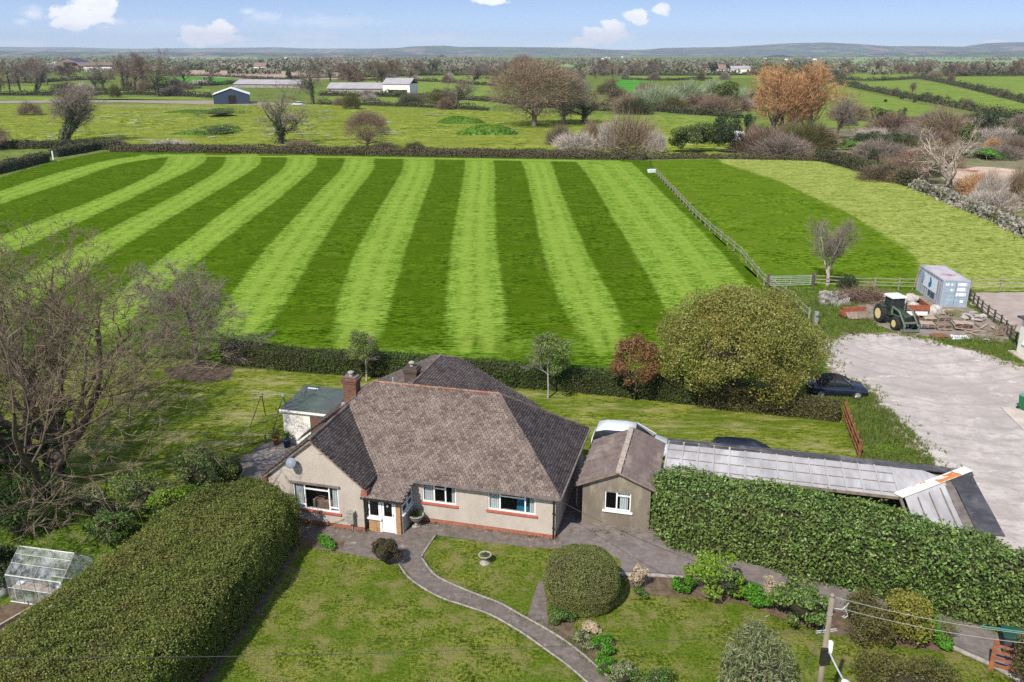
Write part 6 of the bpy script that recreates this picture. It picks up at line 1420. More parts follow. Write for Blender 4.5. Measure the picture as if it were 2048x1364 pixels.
# vehicles
def wheel(root, x, y, r, w_, rim, side, rr=.62):
    t = MB(); s = np.sign(side); t.lathe([(r * .62, -w_ / 2), (r * .92, -w_ / 2), (r, -w_ / 2 + .04), (r, w_ / 2 - .04), (r * .92, w_ / 2), (r * .62, w_ / 2)], (0, 0, 0), 24, 'Y')
    wr = t.build('wheel', M['tyre'], root); wr.location = (x, y, r)
    q = MB(); q.lathe([(r * .18, s * w_ * .42), (r * rr * .95, s * w_ * .40), (r * rr, s * w_ * .52)], (0, 0, 0), 20, 'Y')
    for k in range(5):
        a = 2 * math.pi * k / 5; q.tube((0, s * w_ * .45, 0), (r * rr * math.cos(a), s * w_ * .47, r * rr * math.sin(a)), .035, n=4)
    q.build('rim', M[rim], wr)
def car(pos, rz, kind, paint, label):
    """x forward; soft-top, estate or people carrier, from side profiles"""
    root = empty('parked_car', pos, rz, label, 'car')
    if kind == 'cabrio':
        L, W = 4.05, 1.70; st = [(-2.02,.38,.62,.62),(-1.95,.28,.86,.74),(-1.5,.22,.93,.82),(-.6,.20,.92,.85),(.55,.20,.92,.85),(1.1,.22,.86,.84),(1.75,.25,.74,.78),(1.96,.30,.62,.68),(2.04,.38,.52,.55)]
        roof = [(-1.45,.90,.70),(-1.22,1.20,.60),(-.75,1.37,.565),(-.1,1.39,.56),(.22,1.34,.555),(.38,1.27,.56)]; glass_end = (1.02,.90,.74); rear_glass = True; top = 'hood'; wb_ = (-1.24, 1.22)
    elif kind == 'estate':
        L, W = 4.5, 1.75; st = [(-2.25,.40,.66,.66),(-2.2,.28,.92,.80),(-1.7,.22,.97,.86),(0,.20,.96,.87),(.7,.20,.95,.87),(1.25,.22,.90,.85),(2.0,.26,.76,.78),(2.2,.32,.62,.66),(2.26,.40,.52,.52)]
        roof = [(-2.12,1.02,.76),(-1.85,1.34,.64),(-1.2,1.44,.61),(-.2,1.47,.61),(.35,1.43,.60)]; glass_end = (1.2,.95,.76); top = paint; wb_ = (-1.35, 1.35)
    else:
        L, W = 4.6, 1.85; st = [(-2.3,.42,.72,.70),(-2.26,.30,1.02,.86),(-1.8,.24,1.05,.91),(0,.22,1.04,.92),(.9,.22,1.02,.92),(1.4,.24,.98,.90),(2.05,.28,.84,.82),(2.26,.34,.68,.70),(2.31,.42,.56,.56)]
        roof = [(-2.2,1.06,.80),(-2.02,1.55,.71),(-1.5,1.70,.69),(-.4,1.74,.69),(.25,1.70,.68)]; glass_end = (1.35,1.03,.82); top = paint; wb_ = (-1.38, 1.42)
    b = MB(); rings = []
    for x, z0, z1, hw in st:
        zb = z1 - .10; rings.append([(x, -hw * .88, z0), (x, hw * .88, z0), (x, hw, z0 + .16), (x, hw * 1.01, (z0 + zb) / 2 + .05), (x, hw * .97, zb), (x, hw * .86, z1), (x, -hw * .86, z1), (x, -hw * .97, zb), (x, -hw * 1.01, (z0 + zb) / 2 + .05), (x, -hw, z0 + .16)])
    b.loft(rings); b.build('body', M[paint], root, True, 0)
    g = MB(); gr_ = [(roof[0][0] - .03, st[2][2] - .03, st[2][3] * .95, .02)]
    ring = []
    for x, z, hw in roof: ring.append([(x, -st[3][3] * .93, st[3][2] - .05), (x, st[3][3] * .93, st[3][2] - .05), (x, hw, z - .05), (x, hw * .9, z), (x, -hw * .9, z), (x, -hw, z - .05)])
    x, z, hw = glass_end; ring.append([(x, -hw, z - .06), (x, hw, z - .06), (x, hw * .99, z - .02), (x, hw * .9, z), (x, -hw * .9, z), (x, -hw * .99, z - .02)])
    g.loft(ring); g.build('windows', M['carglass'], root, True)
    rfm = MB(); ring = []
    for x, z, hw in (roof if kind == 'cabrio' else roof[1:]): ring.append([(x, -hw * 1.03, z - .10), (x, -hw * 1.02, z - .02), (x, -hw * .88, z + .022), (x, hw * .88, z + .022), (x, hw * 1.02, z - .02), (x, hw * 1.03, z - .10), (x, hw * .8, z - .04), (x, -hw * .8, z - .04)])
    rfm.loft(ring); rfm.build('roof', M[top], root, True)
    pl = MB()
    for s in (-1, 1):
        pl.tube((roof[-1][0], s * roof[-1][2], roof[-1][1] - .03), (glass_end[0] + .03, s * (glass_end[2] + .005), glass_end[1] - .03), .035, n=5)
        bx = -.35; pl.tube((bx, s * (roof[2][2] + .005), roof[2][1] - .06), (bx - .05, s * st[3][3] * .955, st[3][2] - .03), .05, n=5)
        if kind == 'cabrio':
            pl.prism([(roof[0][0], s * st[2][3] * .95, st[2][2] - .04), (roof[0][0] + .75, s * st[2][3] * .965, st[2][2] - .04), (roof[2][0] + .1, s * (roof[2][2] + .02), roof[2][1] - .06), (roof[1][0], s * (roof[1][2] + .02), roof[1][1] - .05)], (0, s * .012, 0))
    pl.build('pillars', M[top], root)
    for s in (-1, 1):
        for xw in wb_: wheel(root, xw, s * (st[3][3] - .10), .31, .20, 'alloy', s)
        hl = MB(); hl.box(st[-1][0] - .14, st[-1][0] - .015, s * st[-2][3] * .62 - .16, s * st[-2][3] * .62 + .16, st[-2][2] - .20, st[-2][2] - .05); hl.build('headlight', M['lamp'], root, bevel=.02)
        tl_ = MB(); tl_.box(st[0][0] - .01, st[0][0] + .10, s * st[0][3] * .85 - .10, s * st[0][3] * .85 + .10, st[0][2] - .02, st[0][2] + .16); tl_.build('tail_light', M['red'], root, bevel=.02)
        mr = MB(); mr.box(glass_end[0] - .32, glass_end[0] - .18, s * (st[4][3] + .02) - .02, s * (st[4][3] + .14), .93, 1.05); mr.build('mirror', M[paint], root, bevel=.02)
    np_ = MB(); np_.box(st[-1][0] - .005, st[-1][0] + .012, -.26, .26, .42, .52); np_.build('number_plate', M['cwhite'], root)
    return root
car(tuple(G(1677,795) + np.array([0, .55, 0])), math.radians(-6), 'cabrio', 'navy', 'dark navy soft-top car parked on the grass beside the gravel yard')
cp = at(1255,850,1.75); car((cp[0] + .25, cp[1] - .1, 0), math.radians(-14), 'carrier', 'silver', 'pale silver people carrier parked behind the garage')
cp = at(1478,884,1.45); car((cp[0] + .55, cp[1] - .1, 0), math.radians(-14), 'estate', 'navy', 'dark estate car parked behind the lean-to')

# tractor
trac = empty('tractor', (33.55, 71.2, 0), math.radians(-82), 'green farm tractor with cream wheels and front loader arms facing the yard', 'tractor')
m_ = MB(); m_.loft([[(x, -w_, z0), (x, w_, z0), (x, w_, z1 - .08), (x, w_ * .75, z1), (x, -w_ * .75, z1), (x, -w_, z1 - .08)] for x, w_, z0, z1 in ((.1, .36, .75, 1.55), (.9, .34, .75, 1.50), (1.7, .32, .72, 1.40), (1.95, .26, .75, 1.25))]); m_.box(-1.2, 1.7, -.22, .22, .55, .85); m_.box(1.4, 1.65, -.75, .75, .45, .62); m_.box(-1.3, -.9, -.8, .8, .65, .95); m_.build('body', M['tgreen'], trac)
m_ = MB()
for x, y in ((-1.0, -.62), (-1.0, .62), (.15, -.62), (.15, .62)): m_.tube((x, y, .95), (x * .86, y * .92, 2.45), .045, n=5)
m_.box(-1.05, .2, -.66, -.58, .85, 1.15); m_.box(-1.05, .2, .58, .66, .85, 1.15); m_.box(-1.05, -.97, -.6, .6, .85, 1.2); m_.build('cab_frame', M['tgreen'], trac)
m_ = MB(); m_.loft([[(-.98, -.58, 1.1), (.13, -.58, 1.1), (.13, .58, 1.1), (-.98, .58, 1.1)], [(-.86, -.54, 2.42), (.10, -.54, 2.42), (.10, .54, 2.42), (-.86, .54, 2.42)]]); m_.build('cab_glass', M['carglass'], trac)
m_ = MB(); m_.loft([[(-1.08, -.70, 2.43), (.28, -.70, 2.43), (.28, .70, 2.43), (-1.08, .70, 2.43)], [(-1.05, -.68, 2.55), (.25, -.68, 2.55), (.25, .68, 2.55), (-1.05, .68, 2.55)], [(-.95, -.55, 2.62), (.15, -.55, 2.62), (.15, .55, 2.62), (-.95, .55, 2.62)]]); m_.build('cab_roof', plain('pale_green_cab_roof', (.60, .68, .63), (.52, .60, .55)), trac)
def twheel(x, y, r, w_, s):
    t = MB(); t.lathe([(r * .55, -w_ / 2), (r * .9, -w_ / 2), (r, -w_ / 2 + .06), (r, w_ / 2 - .06), (r * .9, w_ / 2), (r * .55, w_ / 2)], (0, 0, 0), 26, 'Y')
    for k in range(18):
        a = 2 * math.pi * k / 18
        for h in (-1, 1): t.box(-.04, .04, -w_ / 4, w_ / 4, r - .01, r + .045, None) if False else t.tube((r * math.sin(a), 0, r * math.cos(a)), ((r + .02) * math.sin(a + .12 * h), h * w_ * .46, (r + .02) * math.cos(a + .12 * h)), .03, n=4)
    wr = t.build('wheel', M['tyre'], trac); wr.location = (x, y, r + .04)
    q = MB(); q.lathe([(.06, s * w_ * .20), (r * .30, s * w_ * .24), (r * .50, s * w_ * .40), (r * .58, s * w_ * .52)], (0, 0, 0), 22, 'Y'); q.build('rim', M['yellow'], wr)
for s in (-1, 1): twheel(-.85, s * .92, .80, .46, s); twheel(1.5, s * .86, .55, .36, s)
for s in (-1, 1):
    m_ = MB(); m_.prism([(-1.45, s * .68, .95), (-1.4, s * .68, 1.45), (-.95, s * .68, 1.72), (-.4, s * .68, 1.62), (-.35, s * .68, 1.56), (-.95, s * .68, 1.64), (-1.32, s * .68, 1.4), (-1.37, s * .68, .95)], (0, s * .46, 0)); m_.build('mudguard', M['tgreen'], trac)
    m_ = MB(); m_.path([(.3, s * .55, 1.0), (.35, s * .58, 1.75), (1.4, s * .60, 1.62), (2.55, s * .60, .55)], .075, 6); m_.tube((.4, s * .55, 1.1), (1.6, s * .60, 1.2), .04, n=6); m_.build('loader_arm', M['tgrey'], trac)
m_ = MB(); m_.box(2.25, 2.4, -.6, .6, .78, .92); m_.box(2.5, 2.62, -.72, .72, .12, .30); m_.box(2.45, 2.55, -.72, -.62, .12, .7); m_.box(2.45, 2.55, .62, .72, .12, .7); m_.build('loader_frame', M['tgrey'], trac)
m_ = MB(); m_.box(1.96, 2.0, -.24, .24, .78, 1.2); m_.build('grille', M['black'], trac)
m_ = MB(); m_.tube((.9, .30, 1.5), (.9, .30, 2.35), .045, n=8); m_.build('exhaust', M['black'], trac)

# shipping container
cA = np.array([40.1, 76.6]); cB = np.array([42.5, 76.35]); cdir = (cB - cA) / np.linalg.norm(cB - cA); cyaw = math.atan2(cdir[1], cdir[0]) + .02
cont = empty('shipping_container', (cA[0], cA[1], 0), cyaw, 'grey-blue shipping container with white patches on its doors and side', 'container')
CW, CL, CHt = 2.44, 6.06, 2.59
m_ = MB(); n = 46
def corrug(x, face):
    pts = []
    for k in range(n + 1):
        y = .12 + (CL - .24) * k / n; pts.append((y, .0 if (k // 2) % 2 else .045))
    for (y0, d0), (y1, d1) in zip(pts[:-1], pts[1:]):
        s = 1 if face == 'L' else -1
        q = [(x + s * d0, y0, .16), (x + s * d1, y1, .16), (x + s * d1, y1, CHt - .12), (x + s * d0, y0, CHt - .12)]; m_.face(q)
corrug(0.01, 'L'); corrug(CW - .01, 'R'); m_.box(.03, CW - .03, CL - .08, CL - .03, .16, CHt - .1); m_.box(.05, CW - .05, .1, CL - .1, .12, .17); m_.build('side_walls', M['cont'], cont)
m_ = MB()
for x in (0, CW - .12):
    m_.box(x, x + .12, 0, .12, 0, CHt); m_.box(x, x + .12, CL - .12, CL, 0, CHt); m_.box(x, x + .12, .12, CL - .12, .02, .16); m_.box(x, x + .12, .12, CL - .12, CHt - .12, CHt - .003)
for y in (0, CL - .12): m_.box(.12, CW - .12, y, y + .12, .02, .16); m_.box(.12, CW - .12, y, y + .12, CHt - .12, CHt - .003)
m_.build('corner_frame', M['cont'], cont)
m_ = MB(); m_.box(.12, CW - .12, .12, CL - .12, CHt - .06, CHt - .02)
for k in range(12): m_.box(.2, CW - .2, .3 + k * .48, .5 + k * .48, CHt - .02, CHt + .003)
m_.build('roof', M['controof'], cont)
for i, (x0, x1) in enumerate(((.13, 1.20), (1.24, CW - .13))):
    m_ = MB(); m_.box(x0, x1, .03, .09, .17, CHt - .13)
    for z in (.55, 1.0, 1.5, 2.0): m_.box(x0 + .05, x1 - .05, .015, .03, z - .03, z + .03)
    d_ = m_.build('door', M['contdoor'], cont)
    m_ = MB()
    for x in (x0 + .25, x1 - .25): m_.tube((x, -.02, .1), (x, -.02, CHt - .08), .02, n=6)
    m_.build('locking_bars', M['galv'], d_)
    m_ = MB()
    pats = ((.15, .45, 2.05, 2.3), (.62, .85, 2.08, 2.28), (.62, .88, 1.55, 1.75)) if i == 0 else ((.12, .92, 2.05, 2.35), (.12, .88, 1.55, 1.9), (.05, .95, 1.08, 1.4), (.5, .8, .45, .7))
    for a, b, c, d in pats: m_ = MB(); m_.box(x0 + a, x0 + b, .008, .014, c, d); m_.build('white_marking', M['cwhite'], d_)
m_ = MB(); m_.box(-.014, -.006, 1.2, 4.55, .95, 2.25); wp = m_.build('white_panel', M['cwhite'], cont)
m_ = MB(); m_.prism([(-.018, y, z) for y, z in ((2.9, 1.1), (2.55, 1.3), (2.5, 1.75), (2.75, 2.12), (3.15, 2.15), (2.95, 1.75), (3.25, 1.5), (3.2, 1.2))], (.003, 0, 0)); m_.build('blue_emblem', M['cblue'], wp)
m_ = MB(); m_.prism([(-.018, 4.75 + .42 * math.cos(a), 1.7 + .5 * math.sin(a)) for a in np.linspace(0, 6.283, 18, endpoint=False)], (.01, 0, 0)); m_.build('pale_blue_disc', plain('pale_blue_paint', (.28, .36, .52), (.24, .32, .47)), cont)
m_ = MB(); m_.box(-.016, -.006, 1.6, 2.4, .35, .85); m_.box(-.016, -.006, 2.55, 3.1, .40, .85); m_.build('dark_side_lettering_panel', plain('dark_blue_paint', (.05, .09, .13), (.04, .07, .10)), cont)
m_ = MB(); m_.tube((-.25, CL + .2, 0), (-.06, CL - .5, 2.4), .05, n=5); o = m_.build('leaning_pole', M['palewood']); o.location = cont.location; o.rotation_euler = (0, 0, cyaw); tag(o, 'pale timber pole leaning on the back corner of the shipping container', 'pole')

# red trailer, implement, sacks, pallets and junk
tl = empty('red_trailer', (35.9, 72.6, 0), math.radians(-4), 'faded red trailer with white lower panels beside the tractor', 'trailer')
m_ = MB(); m_.box(-1.2, 1.2, -.05, .0, .85, 1.35); m_.box(-1.2, 1.2, 3.0, 3.05, .85, 1.35); m_.box(-1.25, -1.2, -.05, 3.05, .85, 1.35); m_.box(1.2, 1.25, -.05, 3.05, .85, 1.35); m_.build('box_sides', M['red'], tl)
m_ = MB(); m_.box(-1.2, 1.2, 0, 3.0, .78, .86); m_.build('floor', M['oldwood'], tl)
m_ = MB(); m_.box(-1.15, -.12, -.06, -.02, .42, .78); m_.box(.02, 1.1, -.06, -.02, .42, .78); m_.build('white_lower_panel', M['cwhite'], tl)
m_ = MB(); m_.box(-1.0, 1.0, .2, 2.8, .62, .77); m_.tube((0, -1.6, .5), (0, .2, .68), .05, n=6); m_.build('chassis', M['rust'], tl)
for s in (-1, 1): wheel(tl, s * 1.0, 1.6, .38, .24, 'red', s); 
for ch in tl.children:
    if ch.name.startswith('wheel'): ch.rotation_euler = (0, 0, math.pi / 2)
for k, (x, y, z, sx_, sy_, sz_, mm, lb) in enumerate([(35.3,74.2,.88,.55,.5,.5,'bag','dirty white sack lying on the red trailer'), (36.2,73.8,.88,.5,.6,.42,'bag','cream sack at the front of the red trailer'), (37.6,73.2,.0,.55,.5,1.1,'bag','bulging builders bag right of the red trailer'), (36.4,76.6,.0,.7,.55,1.0,'palewood','brown cardboard heap behind the red trailer'), (38.4,73.9,.0,.45,.5,1.0,'bag','tall pale sack beside the shipping container'), (35.0,75.2,.88,.8,.5,.9,'palewood','brown cardboard heap piled high on the red trailer'), (36.6,75.0,.88,.6,.5,.8,'bag','white sack on the back of the red trailer'), (37.5,75.4,.0,.7,.6,1.5,'palewood','tan heap between the trailer and the shipping container')]):
    if mm != 'bag':
        m_ = MB(); r_ = np.random.default_rng(k + 90)
        for q in range(16): m_.box(-.42, .42, -.2, .2, 0, .07, (r_.uniform(-sx_, sx_) * .6, r_.uniform(-sy_, sy_) * .6, sz_ * r_.uniform(0, .85)), r_.uniform(0, 3), r_.uniform(-.7, .7))
        o = m_.build('rubbish_heap', M['boards' if k % 2 else 'oldwood']); o.location = (x, y, z); tag(o, lb, 'heap'); continue
    bm = bmesh.new(); bmesh.ops.create_icosphere(bm, subdivisions=3, radius=1); P = np.array([v_.co[:] for v_ in bm.verts]); P = np.sign(P) * np.abs(P) ** .75; P *= (1 + .22 * wob(P * 2.6, k + 3))[:, None]; P = P * np.array([sx_, sy_, sz_ / 2]); P[:, 2] = np.maximum(P[:, 2] + sz_ / 2, 0)
    for v_, p in zip(bm.verts, P): v_.co = p
    me = bpy.data.meshes.new('sack'); bm.to_mesh(me); bm.free(); o = link('sack' if mm == 'bag' else 'rubbish_heap', me, M[mm], None, True); o.location = (x, y, z); tag(o, lb, 'sack' if mm == 'bag' else 'heap')
im = empty('red_implement', (30.9, 73.4, 0), math.radians(8), 'rusty red farm implement left of the tractor', 'farm implement')
m_ = MB(); m_.box(-1.2, 1.0, -.12, .12, .55, .95); m_.box(-1.25, -1.1, -.5, .5, .2, .6); m_.build('hopper', M['red'], im)
m_ = MB(); m_.prism([(-1.0, -.9, .1), (1.0, -.9, .1), (1.1, -.2, .55), (-1.1, -.2, .55)], (0, .03, .02)); m_.build('tray', M['oldwood'], im)
m_ = MB(); 
for x in (-.8, 0, .8): m_.tube((x, .1, .55), (x, -.3, .05), .04, n=5)
m_.build('tines', M['rust'], im)
rng = np.random.default_rng(17)
def pallet(pos, rz, label, m='palewood', stack=1, tilt=0):
    t = empty('wooden_pallet', pos, rz, label, 'pallet', 'wooden pallets by the tractor'); t.rotation_euler = (tilt, 0, rz)
    top, bear = MB(), MB()
    for k in range(7): top.box(-.6, .6, -.5 + k * .145, -.37 + k * .145, .122, .144)
    for x in (-.55, 0, .55): bear.box(x - .05, x + .05, -.5, .5, .022, .12)
    for y in (-.45, 0, .45): bear.box(-.6, .6, y - .05, y + .05, 0, .021)
    top.build('deck_boards', M[m], t); bear.build('bearers', M['oldwood'], t)
stacks = [(1852,655,3,'left front'),(1886,658,3,'middle front'),(1918,657,4,'right front'),(1860,641,2,'left middle'),(1886,643,3,'centre'),(1911,643,2,'right middle'),(1850,629,1,'trailer-side back'),(1874,630,2,'middle back'),(1893,624,1,'container-side back')]
for k, (a, b, n_, w_) in enumerate(stacks):
    for q in range(n_):
        where = 'single pallet of the %s pile among the wooden pallets' % w_ if n_ == 1 else ('lowest', 'second', 'third', 'fourth')[q] + ' wooden pallet from the ground in the %s pallet pile' % w_
        pallet(tuple(G(a, b) + np.array([rng.normal(0, .04), rng.normal(0, .04), .015 + q * .148])), -.12 + rng.normal(0, .05), where, 'palewood' if (k + q) % 3 else 'oldwood')
pallet(tuple(G(1878,674) + np.array([0, 0, .015])), .2, 'red-painted wooden pallet lying flat at the edge of the yard', 'rust')
jk = [(1948,640,1.5,.9,.75,'bag','pale covered heap beside the arena fence'), (1935,655,.5,.4,.5,'palewood','small timber frame in the junk pile'), (1920,640,.8,.7,.35,'scrubsoil','low mossy stone heap in front of the container'), (1905,630,.6,.5,.35,'scrubsoil','mossy rubble heap below the container doors')]
for k, (a, b, sx_, sy_, sz_, mm, lb) in enumerate(jk):
    m_ = MB()
    for q in range(14): m_.box(-.3, .3, -.18, .18, 0, .12, (rng.uniform(-sx_, sx_) * .7, rng.uniform(-sy_, sy_) * .7, rng.uniform(0, sz_ * .8)), rng.uniform(0, 3), rng.uniform(-.4, .4))
    o = m_.build('junk_heap', M[mm]); o.location = tuple(G(a, b) + np.array([0, 0, .02])); tag(o, lb, 'heap')
for k in range(12):                                                   # loose planks and sheets
    a, b = rng.uniform(1938, 2015), rng.uniform(652, 674); m_ = MB(); l = rng.uniform(.5, 1.3); m_.box(-l, l, -.07, .07, 0, .04)
    o = m_.build('timber_plank', M['palewood' if k % 3 else 'oldwood']); o.location = tuple(G(a, b) + np.array([0, 0, .03 + k * .012])); o.rotation_euler = (rng.uniform(-.2, .2), rng.uniform(-.25, .05), rng.uniform(0, 3)); tag(o, 'loose plank among the scrap timber by the arena fence', 'plank', 'loose planks in the scrap pile')
for k in range(12):                                                   # old gates and stakes against the fence
    a, b = 1985 + k * 3.6, 672 - k * .2; m_ = MB(); m_.box(-.05, .05, -.05, .05, 0, rng.uniform(.6, 1.1)); o = m_.build('stake', M['oldwood']); o.location = tuple(G(a, b)); o.rotation_euler = (rng.uniform(-.3, .3), rng.uniform(-.3, .3), 0); tag(o, 'rough stake leaning at the end of the arena fence', 'stake', 'rough stakes by the arena fence')
m_ = MB(); P = np.array([(x, y, .25 * max(0, 1 - abs(x) - abs(y)) + .05) for x in np.linspace(-1, 1, 9) for y in np.linspace(-1, 1, 9)]); P[:, :2] *= np.array([1.0, .55]); P[:, 2] += rng.normal(0, .04, 81); P[:, 2] = np.maximum(P[:, 2], .03)
i = np.arange(8)[:, None] * 9 + np.arange(8)[None]; o = bulk('blue_tarpaulin', P, np.stack([i, i + 1, i + 10, i + 9], -1).reshape(-1, 4), M['tarp'], smooth=True); o.location = tuple(G(1838,655)); tag(o, 'crumpled blue tarpaulin between the tractor and the pallets', 'tarpaulin')
for a, b, s, rz, lb in ((1918,676,.9,.2,'white sheet panel lying on the grass below the pallets'), (1903,673,.35,.9,'small white offcut beside the white sheet panel'), (1970,680,.35,.1,'white scrap on the grass near the white building')):
    m_ = MB(); m_.prism([(-s, -.4 * s, 0), (s * .8, -.5 * s, 0), (s, .3 * s, 0), (-.2 * s, .55 * s, 0)], (0, 0, .03)); o = m_.build('board_offcut', M['cwhite']); o.location = tuple(G(a, b) + np.array([0, 0, .05])); o.rotation_euler = (.04, 0, rz); tag(o, lb, 'panel')
# white building at the right edge
wbd = empty('white_building', (40.05, 63.7, 0), math.radians(-90), 'white painted building cut by the right edge of the yard', 'building')
m_ = MB(); wall_panels(m_, .0, 12, 0, 2.9, 0, .2, [(.7, 1.9, 1.0, 2.1)]); 
m_.box(0, .2, .2, 5, 0, 2.9); m_.build('wall', M['whitewall'], wbd)
for c_ in list(wbd.children): pass
window(wbd, .7, 1.9, 1.0, 2.1, 0, [1.3], None, sill='white')
m_ = MB(); m_.prism([(-.3, -.3, 2.9), (12.2, -.3, 2.9), (12.2, 5.2, 2.9), (-.3, 5.2, 2.9)], (0, 0, .12)); m_.build('roof', M['felt'], wbd)
m_ = MB(); m_.box(-.3, 12, -.5, -.02, 0, .12); m_.build('concrete_plinth', M['concrete'], wbd)
# brush pile and stones by the paddock tree
o = bulk('brush_pile', *(lambda r_: twig_tris(r_, np.c_[r_.normal(0, 1.1, 2600), r_.normal(0, .6, 2600), np.abs(r_.normal(0, .45, 2600))], r_.normal(size=(2600, 3)) * np.array([1, 1, .5]), 1.1, .05))(np.random.default_rng(101)), M['twigred']); o.location = tuple(G(1728,600)); tag(o, 'heap of cut brushwood left of the tractor', 'brush pile')
bush('dark_bush', G(1690,588), (1.35, 1.1), 1.9, 2600, .12, .06, M['darkgreen'], 'dark bush at the foot of the slender leafless tree', seed=102, twigs=120)
st = MB(); rng = np.random.default_rng(23)
def stone(mb, c, s):
    d = unit(rng.normal(size=(8, 3))); p = np.array([(-1, -1, -1), (1, -1, -1), (1, 1, -1), (-1, 1, -1), (-1, -1, 1), (1, -1, 1), (1, 1, 1), (-1, 1, 1)], float) * s * (.5 + .2 * rng.normal(size=(8, 3))) ; a = rng.uniform(0, 3); R = np.array([[math.cos(a), -math.sin(a), 0], [math.sin(a), math.cos(a), 0], [0, 0, 1]]); mb.hexa([tuple(np.asarray(c) + R @ q) for q in p])
for k in range(150): q = G(rng.uniform(1640, 1700), rng.uniform(588, 612)); stone(st, q + np.array([0, 0, rng.uniform(0, .3)]), rng.uniform(.15, .4))
tag(st.build('rubble_pile', M['stone']), 'pile of pale rubble stones under the slender leafless tree', 'rubble pile')
# ------------------------------------------------------------------ beyond the field: hedges, trees, barns, woods
def fh(pts, w_, h, m, L, per, label, seed, rough=.25, core='core', group=None, bumps=.5, name='field_hedge'):
    p = smooth_path([G(*q) for q in pts], 3)
    return hedge(name, band(p, w_), h, M[m], L, L * .7, per, label, 'hedge', group, seed, min(.35, w_ * .25), rough, core, bumps, spread=1.0, hfun=(lambda q: h * (.85 + .4 * wob(q, seed, .22) + .2 * wob(q, seed + 1, .6))) if seed >= 220 else None)
fh([(225,303),(500,306),(800,311),(1100,316),(1290,319)], 2.4, 1.7, 'fieldhedge', .34, 26, 'long brown flailed hedge along the far side of the striped field', 201, core='corebrown')
fh([(108,314),(150,307),(195,299),(235,299)], 2.6, 2.0, 'farhedge', .34, 26, 'hedge running diagonally at the far left corner of the striped field', 202)
fh([(-120,372),(0,345),(60,330),(92,322)], 2.2, 1.9, 'farhedge', .32, 26, 'brown hedge at the left edge leading to the white post', 203, core='corebrown')
fh([(-250,300),(0,296),(90,297),(180,294)], 2.4, 1.8, 'farhedge', .34, 24, 'low hedge behind the small field at the far left', 204)
fh([(1640,320),(1700,334),(1760,352),(1825,372)], 2.6, 2.3, 'farhedge', .30, 34, 'dense clipped hedge at the far right corner of the paddock', 205)
fh([(1290,318),(1400,316),(1500,318),(1600,320),(1640,321)], 2.2, .9, 'fieldhedge', .34, 22, 'low brown bracken bank behind the paddock', 206, core='corebrown')
# overgrown stone wall along the right of the paddock
rng = np.random.default_rng(207); sw = MB(); wp_ = smooth_path([G(1828,374), G(1900,402), G(1980,435), G(2048,468), G(2250,560)], 8)
def stone2(mb, c, s):
    p = np.array([(-1, -1, -1), (1, -1, -1), (1, 1, -1), (-1, 1, -1), (-1, -1, 1), (1, -1, 1), (1, 1, 1), (-1, 1, 1)], float) * s * (.55 + .18 * rng.normal(size=(8, 3))); a = rng.uniform(0, 3); R = np.array([[math.cos(a), -math.sin(a), 0], [math.sin(a), math.cos(a), 0], [0, 0, 1]]); mb.hexa([tuple(np.asarray(c) + R @ q) for q in p])
for a, b in zip(wp_[:-1], wp_[1:]):
    n = int(np.linalg.norm(b - a) * 26)
    for k in range(n):
        q = a + (b - a) * rng.uniform(); z = rng.uniform(0, 1.5); o_ = rng.normal(0, .75 * (1.15 - z / 1.6)); stone2(sw, (q[0] + o_, q[1] + o_ * .5, z), rng.uniform(.16, .42))
stw = tag(sw.build('stone_wall', M['stone']), 'tumbled pale dry stone wall along the right side of the paddock', 'wall')
ivp = []; P = wp_[rng.integers(0, len(wp_), 2600)] + rng.normal(0, 1.0, (2600, 2)); V, f = leaf_quads(rng, np.c_[P, rng.uniform(.1, 1.7, 2600)], rng.normal(size=(2600, 3)), .32, .22, 1); bulk('brambles', V, [f], M['brownbush'], stw)

